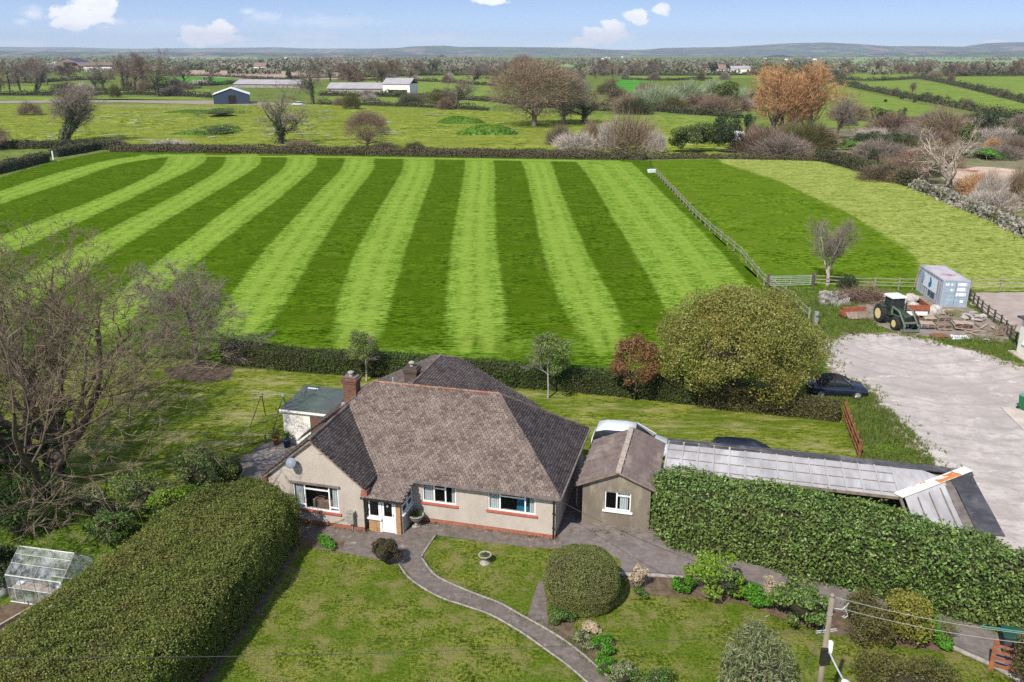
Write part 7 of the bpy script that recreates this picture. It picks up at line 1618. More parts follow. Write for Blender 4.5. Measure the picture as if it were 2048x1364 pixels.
HL = [  # far hedges: points, width, height, material, leaf, label
 ([(640,209),(760,211),(860,215),(975,221)],3,2.4,'farhedge',.6,'hedge right of the blue barn behind the rough pasture'),
 ([(640,191),(740,193),(850,195),(1000,205)],4,3.0,'farhedge',.7,'hedge in front of the long grey sheds'),
 ([(690,160),(780,162),(880,164),(985,172)],5,3.2,'farhedge',.9,'thin hedge between the two bright meadows behind the sheds'),
 ([(575,157),(700,155),(850,151),(1010,149)],7,4.5,'farhedge',1.2,'dark tree-lined hedge across the plain behind the sheds'),
 ([(330,151),(450,154),(540,160),(610,162)],5,3.4,'farhedge',.9,'dark hedge along the near side of the ploughed field'),
 ([(320,170),(420,171),(500,165),(600,163)],5,3.0,'farhedge',.9,'dark hedge below the bright green crop'),
 ([(340,142),(400,139),(480,139),(560,140),(690,145)],7,5,'farhedge',1.3,'dark hedge along the far side of the ploughed field'),
 ([(-60,190),(90,191),(220,189),(300,190),(425,195)],4,3.0,'farhedge',.7,'hedge running left of the blue barn beside the pink track'),
 ([(150,180),(245,182),(330,176),(400,177)],4,2.6,'farhedge',.8,'low hedge under the ivy-clad trees at the upper left'),
 ([(-60,165),(60,166),(160,160),(230,159)],6,4,'farhedge',1.1,'dark hedge below the far farm buildings'),
 ([(1660,164),(1730,179),(1800,193),(1870,206),(1960,224),(2060,242)],4.5,3.6,'farhedge',.7,'long dark hedge slanting down across the right hand meadows'),
 ([(1840,157),(1900,168),(1980,187),(2060,207),(2200,240)],4.5,3.6,'farhedge',.8,'upper dark hedge slanting to the right edge across the meadows'),
 ([(1665,157),(1720,161),(1790,160),(1842,156)],5,3.4,'farhedge',.9,'short hedge right behind the orange tree'),
 ([(1850,154),(1920,152),(2048,151),(2300,151)],7,4.6,'farhedge',1.2,'dark hedge along the top of the right hand meadows'),
 ([(1240,151),(1400,151),(1560,149),(1700,148)],8,4.2,'farhedge',1.2,'dark hedge behind the silvery willows'),
 ([(1245,159),(1330,161),(1420,158)],6,2.6,'farhedge',1.0,'thin dark hedge just above the silvery willows'),
 ([(1160,218),(1200,221),(1240,224)],4,3.4,'farhedge',.7,'short dark hedge piece right of the big brown trees'),
 ([(1300,221),(1350,226),(1420,231),(1480,236)],4,3.0,'farhedge',.7,'broken hedge below the silvery willows'),
 ([(1185,214),(1260,214),(1330,214),(1420,216)],4,2.6,'fieldhedge',.7,'brownish scrub hedge at the foot of the silvery willows'),
 ([(1005,206),(1060,212),(1110,216)],4,3.0,'farhedge',.7,'hedge end beside the big rounded brown tree'),
]
for i, (p, w_, h, m, L, lb) in enumerate(HL): fh(p, w_ * .75, h * (.8 if p[0][1] > 168 else .6), m, L, 2.2 / (L * L), lb, 220 + i, rough=.6 if h < 3.3 else 1.0, bumps=.45)

# --- leafless tree templates
S_OAK = dict(n=[1, 9, 7, 6], seg=[4, 6, 5, 3], wig=[.06, .15, .18, .2], up=[.02, .04, .03, .02], tap=[.35, .75, .82, .9], st=[0, .35, .2, .2], ang=[(0, 0), (25, 75), (30, 60), (30, 65)], rr=[1, .55, .5, .5], rat=[1, 1.55, .55, .5], tup=.15)
T_OAK = tree_data(301, S_OAK, 5.5, .55, 5200, 1.1, .05, trunk_lv=1)
T_OAKIVY = tree_data(302, S_OAK, 5.5, .55, 3600, 1.1, .045, ivy=2600, ivyr=1.0, ivylv=(0, 1), trunk_lv=1)
S_TALL = dict(n=[1, 12, 7, 5], seg=[7, 5, 4, 3], wig=[.05, .13, .16, .2], up=[.03, .05, .03, .02], tap=[.75, .8, .85, .9], st=[0, .22, .2, .2], ang=[(0, 0), (25, 60), (30, 60), (30, 65)], rr=[1, .5, .5, .5], rat=[1, .62, .55, .5], tup=.2)
T_TALL = tree_data(303, S_TALL, 11, .42, 4600, 1.1, .045, ivy=1300, ivyr=.8, ivylv=(0,), trunk_lv=1)
T_RND = tree_data(304, dict(S_OAK, n=[1, 12, 9, 7], ang=[(0, 0), (20, 85), (30, 65), (30, 65)]), 3.6, .4, 9500, 1.0, .05, trunk_lv=1)
S_MULTI = dict(n=[1, 7, 7, 5], seg=[6, 5, 4, 3], wig=[.08, .14, .16, .2], up=[.05, .06, .04, .02], tap=[.6, .8, .85, .9], st=[0, .35, .2, .2], ang=[(0, 0), (15, 50), (25, 55), (30, 60)], rr=[1, .55, .5, .5], rat=[1, .6, .55, .5], stems=5, splay=.42, tup=.25)
T_MULTI = tree_data(305, S_MULTI, 9.5, .3, 7000, 1.1, .045, ivy=3000, ivyr=.75, ivylv=(0,), trunk_lv=1)
T_DEAD = tree_data(306, dict(S_OAK, n=[1, 9, 6, 4], wig=[.08, .2, .22, .25]), 5.0, .55, 900, .9, .035, ivy=900, ivyr=.6, ivylv=(0,), trunk_lv=2)
S_FAST = dict(n=[1, 26, 8, 4], seg=[8, 5, 4, 3], wig=[.03, .06, .1, .14], up=[.03, .10, .08, .06], tap=[.85, .85, .9, .9], st=[0, .08, .15, .2], ang=[(0, 0), (22, 48), (15, 40), (15, 40)], rr=[1, .35, .5, .5], rat=[1, .62, .5, .5], tup=.7)
T_FAST = tree_data(307, S_FAST, 13, .45, 8500, 1.0, .05, trunk_lv=1)
def dome_data(seed, n, rx, h, base):
    """rounded crown: limbs that fill a dome, fine twigs all through it"""
    D = tree_data(seed, dict(S_OAK, n=[1, 11, 8, 5], up=[.02, .03, .01, .0]), h * .30, .45, 1500, 1.0, .05, trunk_lv=1)
    rng = np.random.default_rng(seed); d = unit(rng.normal(size=(n, 3))); d[:, 2] = np.where(d[:, 2] < -.3, -d[:, 2], d[:, 2])
    rz = (h - base) / 2; r = rng.uniform(.25, 1, n) ** .45 * (1 + .16 * wob(d, seed + 2, 4)); P = d * r[:, None] * np.array([rx, rx, rz]) + np.array([0, 0, base + rz]); P[:, 2] = np.maximum(P[:, 2], .3)
    V, f = twig_tris(rng, P, d + rng.normal(size=(n, 3)) * .6 + np.array([0, 0, .1]), .95, .05)
    V0 = np.empty(len(D['crown'].vertices) * 3); D['crown'].vertices.foreach_get('co', V0); V0 = V0.reshape(-1, 3); e = np.sqrt((V0[:, 0] / rx) ** 2 + (V0[:, 1] / rx) ** 2 + (np.maximum(V0[:, 2] - base - rz, 0) / rz) ** 2); sc = np.where(e > 1, 1 / e, 1); V0[:, :2] *= sc[:, None]; V0[:, 2] = np.where(V0[:, 2] > base + rz, base + rz + (V0[:, 2] - base - rz) * sc, V0[:, 2]); D['crown'].vertices.foreach_set('co', V0.ravel()); 
    V1 = np.empty(len(D['trunk'].vertices) * 3); D['trunk'].vertices.foreach_get('co', V1); V1 = V1.reshape(-1, 3); e = np.sqrt((V1[:, 0] / rx) ** 2 + (V1[:, 1] / rx) ** 2 + (np.maximum(V1[:, 2] - base - rz, 0) / rz) ** 2); sc = np.where(e > .95, .95 / e, 1); V1[:, :2] *= sc[:, None]; V1[:, 2] = np.where(V1[:, 2] > base + rz, base + rz + (V1[:, 2] - base - rz) * sc, V1[:, 2]); D['trunk'].vertices.foreach_set('co', V1.ravel())
    fl = np.empty(len(D['crown'].loops), np.int32); D['crown'].loops.foreach_get('vertex_index', fl)
    tot = np.empty(len(D['crown'].polygons), np.int32); D['crown'].polygons.foreach_get('loop_total', tot)
    f3 = fl[np.repeat(tot == 3, tot)].reshape(-1, 3); f4 = fl[np.repeat(tot == 4, tot)].reshape(-1, 4)
    D['crown'] = bulk_me('crown', np.concatenate([V0, V]), [f3, f4, f + len(V0)]); D['H'] = h; return D
T_DOME = dome_data(310, 12000, 6.6, 12.0, .2)
def tree_at(D, px_, py_, top, label, bark='barkgrey', twig='twiggrey', rz=0.0, wide=1.0, name='bare_tree', group=None):
    return put_tree(D, name, G(px_, py_), hgt(px_, py_, top), label, bark, twig, rz, wide, 'tree', group)
tree_at(T_MULTI, 125, 284, 148, 'ivy-clad many-stemmed leafless tree left above the striped field', 'barkgrey', 'twiggrey', .5, 1.35)
tree_at(T_OAKIVY, 562, 290, 158, 'leafless tree with ivied spreading limbs right of the blue barn', 'bark', 'twiggrey', 1.1, 1.35)
tree_at(T_DOME, 735, 300, 222, 'rounded red-brown leafless tree standing on the far field hedge', 'bark', 'twigred', 2.0, 1.1)
tree_at(T_DOME, 1068, 252, 122, 'big rounded brown leafless tree, largest of the far clump', 'barkmid', 'twigbrown', .8, 1.35)
tree_at(T_OAKIVY, 1168, 246, 148, 'gnarled leafless tree with an ivied trunk just right of the big rounded brown tree', 'bark', 'twigbrown', 2.6, 1.25)
tree_at(T_DOME, 1050, 215, 112, 'tall brown tree crown rising behind the big rounded brown tree', 'bark', 'twigred', 2.8, .8)
tree_at(T_DOME, 1128, 249, 140, 'brown-grey rounded tree squeezed between the biggest brown tree and the gnarled ivied one', 'barkmid', 'twiggrey', 3.3, .95)
tree_at(T_OAK, 1222, 206, 148, 'small dark leafless tree left of the silvery willows', 'bark', 'twig', .3, .9)
tree_at(T_OAK, 912, 216, 150, 'spreading leafless tree in the hedge right of the grey sheds', 'bark', 'twiggrey', 1.9, 1.25)
tree_at(T_TALL, 627, 208, 112, 'tall leafless tree between the blue barn and the grey sheds', 'barkgrey', 'twiggrey', .2, 1.15)
for i, (px_, dx, top) in enumerate([(1545, 0, 128), (1582, 8, 118), (1618, 0, 124), (1562, 14, 150)]):
    tree_at(T_FAST, px_, 276 - dx, top, ('leftmost', 'tallest', 'rightmost', 'hindmost')[i] + ' of the orange-brown upright trees beyond the paddock', 'bark', 'twigorange', i * 1.3, 2.1, 'orange_tree', 'orange trees beyond the paddock')
tree_at(T_OAK, 1672, 278, 180, 'leafless grey-brown tree just right of the orange trees', 'bark', 'twiggrey', .7, .9)
tree_at(T_DEAD, 1893, 386, 226, 'pale dead tree with bare bleached limbs at the right', 'barkpale', 'twigpale', 1.4, 1.15, 'dead_tree')
tree_at(T_OAK, 1850, 372, 268, 'brown leafless tree left of the pale dead tree', 'bark', 'twigbrown', 2.4, .95)
UL = [(T_OAKIVY,316,193,92,'thick ivied leafless tree at the right of the upper left group',.9),(T_OAK,268,180,97,'broad leafless tree in the middle of the upper left group',1.2),(T_TALL,246,180,104,'leafless tree left of the broad one in the upper left group',1.0),
      (T_TALL,290,181,100,'slim leafless tree between the broad one and the thick ivied one',.9),(T_OAKIVY,190,177,115,'ivied forked tree below the red farm roof',.9),(T_OAKIVY,206,177,118,'second ivied tree standing close right of the forked one',.7),
      (T_TALL,20,187,115,'ivied tree nearest the left edge in the far left row',.8),(T_TALL,42,187,118,'ivied leaning tree, second from the left edge',.8),(T_MULTI,72,186,108,'many-stemmed ivied tree in the far left row',.8),(T_TALL,3,190,135,'dark ivied trunk cut by the left edge',.6),
      (T_OAK,95,170,120,'grey leafless tree rising behind the far left row',1.1),(T_OAK,370,168,118,'pale leafless tree left of the ploughed field',.9),(T_OAK,60,160,108,'distant leafless tree left of the far farm buildings',1.3)]
for i, (D, x, y, tp, lb, wd) in enumerate(UL): tree_at(D, x, y, tp, lb, 'bark' if i % 2 else 'barkgrey', 'twigred' if i % 3 == 0 else 'twiggrey', i * 1.7, wd)
tree_at(T_RND, -8, 300, 232, 'brown bush-like tree cut by the left edge', 'bark', 'twigbrown', 1.0, .9)
FT = [(840,147,118,'twiggrey'),(862,148,115,'ivy'),(765,147,120,'twigbrown'),(795,148,117,'twigbrown'),(828,148,121,'twig'),(735,147,122,'twig'),(700,147,124,'twiggrey'),(900,149,128,'twig'),(945,150,130,'twig'),(975,150,122,'twiggrey'),(1005,150,118,'twiggrey'),(655,148,125,'twiggrey'),
      (1205,152,124,'twiggrey'),(1235,152,126,'twigbrown'),(1190,156,130,'twig'),(1310,149,126,'twiggrey'),(1350,149,128,'twigbrown'),(1385,149,130,'twig'),
      (1697,147,120,'twig'),(1748,147,116,'twig'),(1772,147,124,'twiggrey'),(1800,147,125,'twigbrown'),(1815,147,126,'twigbrown'),(1845,147,126,'twig'),(1912,152,122,'twigred'),(1955,151,130,'twig'),(1985,151,132,'twig'),(2030,152,128,'twig'),(1675,148,128,'twiggrey'),
      (430,134,118,'twiggrey'),(455,134,122,'twiggrey'),(400,134,121,'twig')]
r5 = np.random.default_rng(77)
for k in range(46):
    x0, x1, y0, y1 = [(640,1010,147,152),(1180,1460,147,156),(1660,2060,146,153),(-20,330,150,166),(660,1000,160,172)][k % 5]
    y = r5.uniform(y0, y1); FT.append((r5.uniform(x0, x1), y, y - r5.uniform(.45, .85) * (y - HOR) , ('twig', 'twiggrey', 'twigbrown', 'twigred')[k % 4]))
for i, (x, y, tp, tw_) in enumerate(FT):
    o = tree_at((T_RND, T_OAK, T_TALL)[i % 3], x, y, tp, 'small leafless tree standing along the hedges of the far plain', 'bark', tw_, i * 2.1, 1.25, group='small leafless trees on the far plain')
tree_at(T_OAK, 1823, 188, 161, 'lone leafless tree on the slanting hedge of the right meadows', 'bark', 'twig', .4, .9)

# --- bushes: leafless spray templates and leafy clumps
TB1, TB2 = twig_bush_me(401, 3200, wd=.014), twig_bush_me(402, 3200, wd=.014)
def spray(px_, py_, wpx, hpx, m, label, k=0, name='twiggy_bush', cat='bush', group=None):
    P = G(px_, py_); s = ppm(P); r = wpx / s / 2 * .95; h = (zat(px_, py_ - hpx, P[1])) / 1.05
    o = bpy.data.objects.new(name, TB1 if k % 2 else TB2); COL.objects.link(o)
    if not len(o.data.materials): o.data.materials.append(M[m])
    o.material_slots[0].link = 'OBJECT'; o.material_slots[0].material = M[m]
    o.location = tuple(P); o.scale = (r, r * .9, h); o.rotation_euler = (0, 0, k * 1.3); return tag(o, label, cat, group)
SP = [(1265,302,130,92,'twigbrown','large brown leafless thicket right of the far field hedge'),(1225,300,90,70,'twigblossom','paler twiggy bush on the left of the large brown thicket'),(1150,302,110,48,'twigblossom','pale blossoming blackthorn below the ivied tree'),(1185,296,80,62,'twigbrown','brown scrub between the blossoming blackthorn and the thicket'),
      (1310,305,60,55,'twigblossom','pinkish twiggy bush at the right of the large brown thicket'),(1120,290,70,45,'twig','dark scrub at the foot of the gnarled ivied tree'),(1640,300,70,60,'twig','dark twiggy bush at the foot of the orange trees'),(1590,308,90,36,'twigred','reddish bramble mound below the orange trees'),(1540,300,70,40,'twig','dark scrub left under the orange trees'),(1505,300,50,60,'twigbrown','drooping brown bush beside the white van roof'),
      (1700,240,110,45,'twigbrown','brown thicket right of the leafless grey-brown tree'),(1785,262,120,42,'twigred','reddish brown thicket in the right hand scrub'),(1740,280,90,30,'twigblossom','pale bramble patch in the right hand scrub'),(1880,280,150,72,'twigbrown','wide brown thicket behind the pale dead tree'),(1830,290,90,44,'twiggrey','grey thicket left behind the pale dead tree'),(1950,275,90,45,'twigblossom','pale twiggy thicket behind the red bank'),
      (1960,395,110,60,'twigorange','orange-brown bush in front of the red bank'),(2035,400,80,75,'twigbrown','brown bush at the right edge beside the red bank'),(1925,390,60,40,'twigbrown','low brown bush at the foot of the pale dead tree'),(2000,420,70,40,'twig','dark low bush above the stone wall'),(1985,300,50,32,'twigorange','small russet bush above the red bank'),(2030,310,70,40,'twig','dark thicket at the right edge above the red bank'),
      (1810,365,90,40,'twigbrown','brown scrub behind the right paddock hedge'),(1720,318,70,30,'twigbrown','scrub mound behind the paddock corner'),(1780,345,70,36,'twigbrown','tan scrub right of the little dark conifer'),(830,300,60,18,'fieldhedge','low brown scrub right of the rounded red-brown tree'),(770,302,60,24,'twig','dark scrub at the foot of the rounded red-brown tree'),(340,299,120,22,'twigblossom','pale bramble along the far field hedge at the left'),(230,296,80,24,'twig','dark bramble at the left end of the far field hedge'),(600,298,80,20,'twigbrown','brown bramble beside the ivied spreading tree'),
      (1290,190,70,34,'twigbrown','brown scrub left of the silvery willows'),(1400,214,120,28,'twigred','reddish scrub under the silvery willows'),(1480,222,60,36,'twigred','red-brown scrub right of the dark round tree'),(60,230,70,30,'twigbrown','thin scrub in the pasture at the far left')]
for i, (x, y, wpx, hpx, m, lb) in enumerate(SP): spray(x, y, wpx, hpx, m, lb, i)
rng = np.random.default_rng(61); SCM = ['twigbrown', 'twiggrey', 'twig', 'twigred', 'twigblossom', 'brownbush', 'farhedge']
def scatter(n, areas, w_, h_, label, group, name='scrub_bush', mats=SCM):
    for k in range(n):
        x0, x1, y0, y1 = areas[k % len(areas)]; x, y = rng.uniform(x0, x1), rng.uniform(y0, y1)
        sc_ = (y - HOR) / 140; spray(x, y, rng.uniform(*w_) * sc_, rng.uniform(*h_) * sc_, mats[rng.integers(len(mats))], label, k, name, 'bush', group)
scatter(44, [(1690,2060,240,285),(1720,2060,250,300),(1840,2100,250,320),(1940,2100,385,425),(1760,1860,320,360)], (40, 95), (14, 34), 'twiggy scrub bush in the rough ground around the red bank', 'scrub bushes around the red bank')
scatter(16, [(1160,1500,215,236),(1000,1300,205,222),(1480,1680,285,312)], (60, 120), (30, 60), 'twiggy scrub bush along the hedges between the willows and the paddock', 'scrub bushes below the willows')
scatter(50, [(640,980,190,222),(690,1010,148,172),(0,420,168,196),(1230,1700,147,162),(1660,2048,146,158),(980,1240,150,215)], (40, 120), (28, 60), 'scrub bush standing in the hedgerows of the plain', 'scrub bushes in the far hedgerows')
for px_, k in ((1710, 0), (1790, 1), (1850, 2), (1900, 3), (1960, 4), (2010, 5), (1875, 6), (1935, 7)):
    y = {0: 174, 1: 191, 2: 201, 3: 168, 4: 182, 5: 195, 6: 207, 7: 219}[k]; spray(px_, y, 26 + 4 * (k % 3), 15 + 3 * (k % 4), 'twig' if k % 2 else 'farhedge', 'scrub bush standing in the hedgerows of the plain', k, 'scrub_bush', 'bush', 'scrub bushes in the far hedgerows')
def clump(px_, py_, wpx, hpx, m, L, n, label, seed, name='bush', core='core', lobes=14, cat='bush', lobe=.42):
    P = G(px_, py_); s = ppm(P); r = wpx / s / 2; h = zat(px_, py_ - hpx, P[1])
    return bush(name, tuple(P), (r * 1.05, r * .9), h, int(n * 1.4), L, L * .6, M[m], label, cat, None, seed, lobes + 6, lobe * .85, core, ck=.45)
CLP = [(1390,305,112,62,'evergreen',.42,3200,'dense green bush behind the paddock bank','bush'),(1446,306,78,72,'darkgreen',.40,2800,'dark pointed evergreen beside the dense green bush','evergreen_tree'),(1352,304,40,40,'evergreen',.38,900,'small green bush left of the dense green bush','bush'),(1445,222,66,58,'evergreen',.6,2600,'dark round leafy tree in front of the silvery willows','leafy_tree'),
       (1520,222,50,50,'darkgreen',.45,900,'dark ivied bush left of the orange trees','bush'),
       (1495,295,34,66,'ivy',.38,1300,'dark ivied stump beside the orange trees','bush'),(1745,335,26,38,'darkgreen',.26,1200,'little dark conifer behind the paddock corner hedge','conifer'),(1760,252,46,40,'darkgreen',.36,1000,'dark evergreen tree in the right hand scrub','evergreen_tree'),(1800,258,26,42,'darkgreen',.36,600,'ragged dark forked tree right of the evergreen','evergreen_tree'),(1775,294,90,34,'ivy',.36,1800,'dark bramble bank above the pale strip','bush'),(1725,292,50,26,'ivy',.34,900,'dark bush at the left of the bramble bank','bush'),
       (1975,278,70,58,'darkgreen',.38,1900,'dark evergreen clump behind the red bank','evergreen_tree'),(1930,290,50,40,'evergreen',.38,1000,'green bush left of the dark evergreen clump','bush'),(2045,288,50,40,'ivy',.38,900,'dark green bush at the right edge','bush'),(1970,318,90,20,'bright',.36,900,'bright green bramble above the red bank','bush'),(1660,300,60,30,'brownbush',.34,900,'olive scrub at the paddock corner','bush'),(1700,300,50,18,'bright',.34,500,'green nettle patch at the paddock corner','bush'),
       (440,232,130,14,'midgreen',.4,1200,'dark green weed bank in front of the blue barn','bush'),(440,268,110,16,'midgreen',.4,1100,'dark weed mound in the middle of the pasture','bush'),(620,186,40,22,'evergreen',.55,500,'green bush between the tall tree and the grey sheds','bush'),(1020,205,40,18,'evergreen',.55,500,'green bush left of the big rounded brown tree','bush'),(355,172,30,16,'farhedge',.7,500,'dark bush in the hedge left of the grey roofs','bush'),(420,172,24,18,'farhedge',.7,400,'bush beside the pale blossom left of the blue barn','bush'),(405,172,40,14,'twigblossom',.7,500,'white blossom bush left of the blue barn','bush'),(800,195,50,14,'evergreen',.6,500,'green bush right of the taller grey barn','bush'),(880,205,40,20,'twigblossom',.6,500,'pale bush beside the spreading leafless tree','bush')]
for i, (x, y, wpx, hpx, m, L, n, lb, nm) in enumerate(CLP): clump(x, y, wpx, hpx, m, L, n, lb, 500 + i, nm, 'corebrown' if m == 'willow' else 'core', cat='tree' if nm in ('willow', 'evergreen_tree', 'leafy_tree', 'conifer') else 'bush')
WL = [(1320,216,103,58,'silvery willow at the left of the willow group'),(1375,205,126,48,'silvery willow in the middle of the willow group'),(1290,205,69,40,'low silvery willow at the left end of the group'),(1430,196,103,40,'silvery willow behind the dark round tree'),(1490,212,75,44,'silvery willow right of the dark round tree')]
for i, (x, y, wpx, hpx, lb) in enumerate(WL): spray(x, y, wpx, hpx, 'willow', lb, i, 'willow', 'tree')
for i, (x, y, wpx, hpx) in enumerate([(685,155,11,13),(578,157,12,16),(730,153,7,7),(745,153,9,9),(1425,149,26,24),(1448,149,22,22),(420,131,10,8),(1830,205,9,5),(1771,204,7,5),(1805,199,10,8)]):
    clump(x, y, wpx, hpx, 'darkgreen', 1.2 if y < 170 else .6, 420, 'dark round bush or evergreen standing alone on the far plain', 560 + i, 'far_bush', 'core', 9)
for o in bpy.data.objects:
    if o.name.startswith('far_bush'): o['group'] = 'lone dark bushes on the far plain'

# --- buildings of the plain
def gable_shed(name, A_, ang, Lx, Ly, eave, ridge_, wallm, roofm, label, openings=(), rname='roof'):
    """gable end faces the camera: Lx across the gable, Ly deep"""
    root = empty(name, (A_[0], A_[1], 0), ang, label, 'barn'); m_ = MB()
    m_.box(0, Lx, 0, .15, 0, eave); m_.prism([(0, 0, eave), (Lx, 0, eave), (Lx / 2, 0, ridge_ - .1)], (0, .15, 0)); m_.box(0, .15, .15, Ly, 0, eave); m_.box(Lx - .15, Lx, .15, Ly, 0, eave); m_.box(.15, Lx - .15, Ly - .15, Ly, 0, eave); m_.build('wall', M[wallm], root)
    r_ = MB(); o_ = .4; s = (ridge_ - eave) / (Lx / 2)
    r_.prism([(-o_, -o_, eave - o_ * s), (Lx / 2, -o_, ridge_), (Lx / 2, -o_, ridge_ + .12), (-o_, -o_, eave - o_ * s + .12)], (0, Ly + 2 * o_, 0)); r_.prism([(Lx / 2, -o_, ridge_), (Lx + o_, -o_, eave - o_ * s), (Lx + o_, -o_, eave - o_ * s + .12), (Lx / 2, -o_, ridge_ + .12)], (0, Ly + 2 * o_, 0)); r_.build(rname, M[roofm], root)
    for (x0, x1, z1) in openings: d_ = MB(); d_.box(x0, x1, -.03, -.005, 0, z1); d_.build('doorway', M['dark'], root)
    return root
bA = G(428, 209); gable_shed('blue_barn', bA, math.radians(16), 16.2, 21, 4.4, 7.2, 'barnblue', 'barnwhite', 'dark blue sheeted barn with a bright white roof', [(6.6, 10.2, 4.0)])
def long_shed(name, p0, p1, depth, eave, ridge_, wallm, roofm, label, gap=None):
    """ridge runs along the front p0-p1"""
    A_, B_ = G(*p0), G(*p1); d = B_ - A_; L = np.linalg.norm(d); root = empty(name, tuple(A_), math.atan2(d[1], d[0]), label, 'barn'); m_ = MB()
    wall_panels(m_, 0, L, 0, eave, 0, .2, [(gap[0] * L, gap[1] * L, .0 + .01, eave * .45)] if gap else []); m_.box(0, .2, .2, depth, 0, eave); m_.box(L - .2, L, .2, depth, 0, eave); m_.box(.2, L - .2, depth - .2, depth, 0, eave); m_.build('wall', M[wallm], root)
    r_ = MB(); r_.prism([(-.4, -.5, eave - .1), (-.4, depth / 2, ridge_), (-.4, depth + .5, eave - .1), (-.4, depth + .5, eave + .05), (-.4, depth / 2, ridge_ + .15), (-.4, -.5, eave + .05)], (L + .8, 0, 0)); r_.build('roof', M[roofm], root)
    return root
long_shed('long_shed', (655,188), (764,188.5), 16, 3.2, 6.2, 'boards', 'shedgrey', 'long low grey-roofed shed behind the pasture')
long_shed('tall_barn', (766,189), (820,189.5), 16, 6.0, 9.0, 'whitewall', 'shedgrey', 'taller pale barn joined to the long grey shed', (.2, .9))
long_shed('grey_shed', (468,175), (600,176), 18, 2.4, 5.2, 'boards', 'shedgrey', 'low purple-grey roofed shed behind the blue barn')
long_shed('farm_shed', (100,136), (165,136), 30, 6, 10, 'boards', 'shedgrey', 'grey farm shed among the trees at the far left')
gable_shed('dark_barn', G(112,138), math.radians(-8), 44, 30, 9, 16, 'tileroof', 'barnblue', 'dark-fronted barn beside the grey farm shed', [(14, 34, 10)])
long_shed('farmhouse_range', (160,141), (232,140), 20, 6.5, 11, 'farmred', 'tileroof', 'red brick farm range with a brown roof at the far left')
long_shed('white_farm_wall_shed', (168,143), (226,143), 6, 5.0, 5.6, 'whitewall', 'whitewall', 'low white farm building in front of the red brick range')
long_shed('cottage', (1437,149.5), (1452,149.5), 14, 6, 11, 'whitewall', 'tileroof', 'small white cottage beneath the dark round trees on the far plain')
long_shed('cottage', (1462,148), (1500,148), 16, 6, 9, 'whitewall', 'shedgrey', 'long pale cottage row right of the white cottage')
long_shed('cottage', (508,142), (532,142), 16, 6, 11, 'whitewall', 'tileroof', 'pink and white cottages behind the ploughed field')
rng = np.random.default_rng(31)
for k in range(26):
    x, y = (rng.uniform(1100, 1260), rng.uniform(115.5, 121)) if k < 10 else ((rng.uniform(1480, 1700), rng.uniform(116, 124)) if k < 20 else (rng.uniform(560, 760), rng.uniform(116, 122)))
    s = rng.uniform(3, 5.5); P = G(x, y); m_ = MB(); m_.box(-s, s, -s, s, 0, s); m_.prism([(-s * 1.1, -s * 1.1, s), (s * 1.1, -s * 1.1, s), (s * 1.1, 0, s * 1.6), (-s * 1.1, 0, s * 1.6)], (0, 0, .5)); m_.prism([(-s * 1.1, s * 1.1, s), (s * 1.1, s * 1.1, s), (s * 1.1, 0, s * 1.6), (-s * 1.1, 0, s * 1.6)], (0, 0, .5))
    o = m_.build('far_house', M['boards' if k % 3 else 'whitewall']); o.location = tuple(P); o.rotation_euler = (0, 0, rng.uniform(-.6, .6)); tag(o, 'tiny pale house among the trees below the hills', 'house', 'tiny houses below the hills')
# vans beyond the fields
c = G(595, 211); car((c[0], c[1], 0), math.radians(-170), 'carrier', 'silver', 'distant silver car parked right of the blue barn')
vn = empty('white_caravan', G(1470,283), math.radians(20), 'white caravan roof among the bushes left of the orange trees', 'caravan')
m_ = MB(); m_.loft([[(-2.6, -1.1, z), (2.6, -1.1, z), (2.6, 1.1, z), (-2.6, 1.1, z)] if k == 0 else [(-2.6 * k, -1.1 * k, z), (2.6 * k, -1.1 * k, z), (2.6 * k, 1.1 * k, z), (-2.6 * k, 1.1 * k, z)] for z, k in ((.4, .96), (1.6, 1.0), (2.5, .97), (2.7, .85))]); m_.build('body', M['cwhite'], vn)
m_ = MB(); m_.box(-2.0, -.6, -1.13, -1.09, 1.3, 2.0); m_.box(.2, 1.6, -1.13, -1.09, 1.3, 2.0); m_.build('windows', M['carglass'], vn)
m_ = MB(); m_.tube((-.2, -1.0, .3), (-.2, 1.0, .3), .32, n=14); m_.build('wheels', M['tyre'], vn)

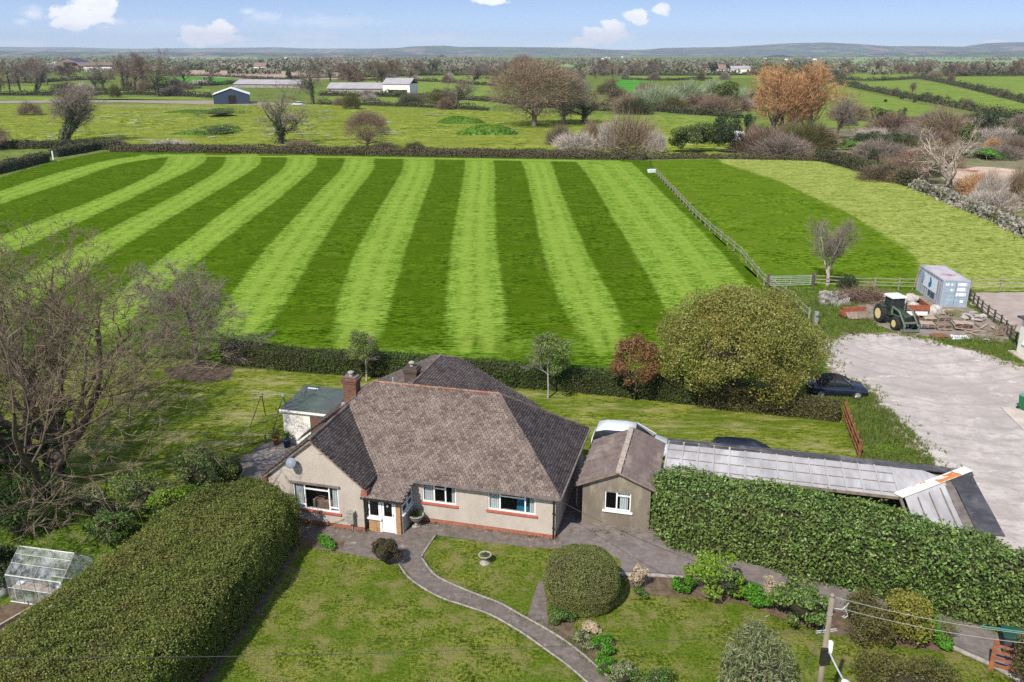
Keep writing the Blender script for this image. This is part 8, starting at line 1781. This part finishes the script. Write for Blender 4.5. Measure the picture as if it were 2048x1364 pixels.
# --- the far woods read as one mass
def woods(name, areas, seed, m):
    rng = np.random.default_rng(seed); Vs, o = [], 0; fl_ = []
    for (x0, x1, y0, y1, n, h) in areas:
        for k in range(n):
            x = rng.uniform(x0, x1); y = 1 / rng.uniform(1 / (y1 - HOR), 1 / (y0 - HOR)) + HOR if rng.uniform() < .5 else rng.uniform(y0, y1)
            P = G(x, y); hh = h * rng.uniform(.6, 1.25); r = hh * rng.uniform(.35, .6); q = 16
            d = unit(rng.normal(size=(q, 3))); c = P + d * np.array([r, r, hh * .42]) * rng.uniform(.5, 1, (q, 1)) + np.array([0, 0, hh * .52]); c[:, 2] = np.maximum(c[:, 2], .4)
            V, f = leaf_quads(rng, c, d + np.array([0, -.2, .4]), hh * .40, hh * .34, .6); Vs.append(V); fl_.append(f + o); o += len(V)
    return tag(bulk(name, np.concatenate(Vs), [np.concatenate(fl_)], M[m]), kind='stuff')
woods('woodland', [(420,1010,124,143,620,11),(560,1010,116,126,420,12),(340,700,120,134,180,9),(-60,340,114,128,260,12),(1180,1430,131,147,230,9),(1000,1240,124,131,120,10),(1240,1700,122,133,260,10),(1660,2120,134,146,260,8),(1640,2120,116,121,110,10),(-60,330,128,152,120,9), (330,420,124,136,40,8),(1130,1245,146,152,60,8),(640,1000,140,147,150,8)], 41, 'woods')
hl = []
for k, y in enumerate((117, 119.5, 122.5, 126, 129.5, 133, 137, 141, 145)):
    for x0 in range(-60, 2100, 170):
        if rng.uniform() < .72: o_ = rng.uniform(-60, 60); hl.append((x0 + o_, x0 + o_ + rng.uniform(90, 260), y + rng.uniform(-.6, 0), y + rng.uniform(.1, 1.2), int(rng.uniform(18, 44)), rng.uniform(4, 8)))
woods('far_hedgerow_trees', hl, 47, 'farhedge')
cl_ = []
for k in range(70):
    x, y = rng.uniform(-60, 2100), rng.uniform(116, 150); d = rng.uniform(15, 70); cl_.append((x, x + d, y, y + rng.uniform(.5, 3), int(rng.uniform(8, 30)), rng.uniform(6, 13)))
woods('woodland', cl_, 49, 'woods')
woods('far_hedgerow_trees', [(300,1000,147,150,40,7),(1240,1700,148,151,60,6),(1840,2120,149,153,70,6)], 43, 'farhedge')
# ------------------------------------------------------------------ the air between
hz = MB(); hz.box(-15500, 15500, -120, 19500, -8, 420)
hm = bpy.data.materials.new('thin_haze'); hm.use_nodes = True; t = NT(hm.node_tree)
for nd in list(t.n):
    if nd.type == 'BSDF_PRINCIPLED': t.n.remove(nd)
pv = t.add('ShaderNodeVolumePrincipled'); pv.inputs['Color'].default_value = (.74, .84, 1.0, 1); pv.inputs['Density'].default_value = 6.5e-5
pv.inputs['Anisotropy'].default_value = 0.1
t.l.new(pv.outputs[0], t.n['Material Output'].inputs['Volume'])
tag(hz.build('haze', hm), kind='stuff')
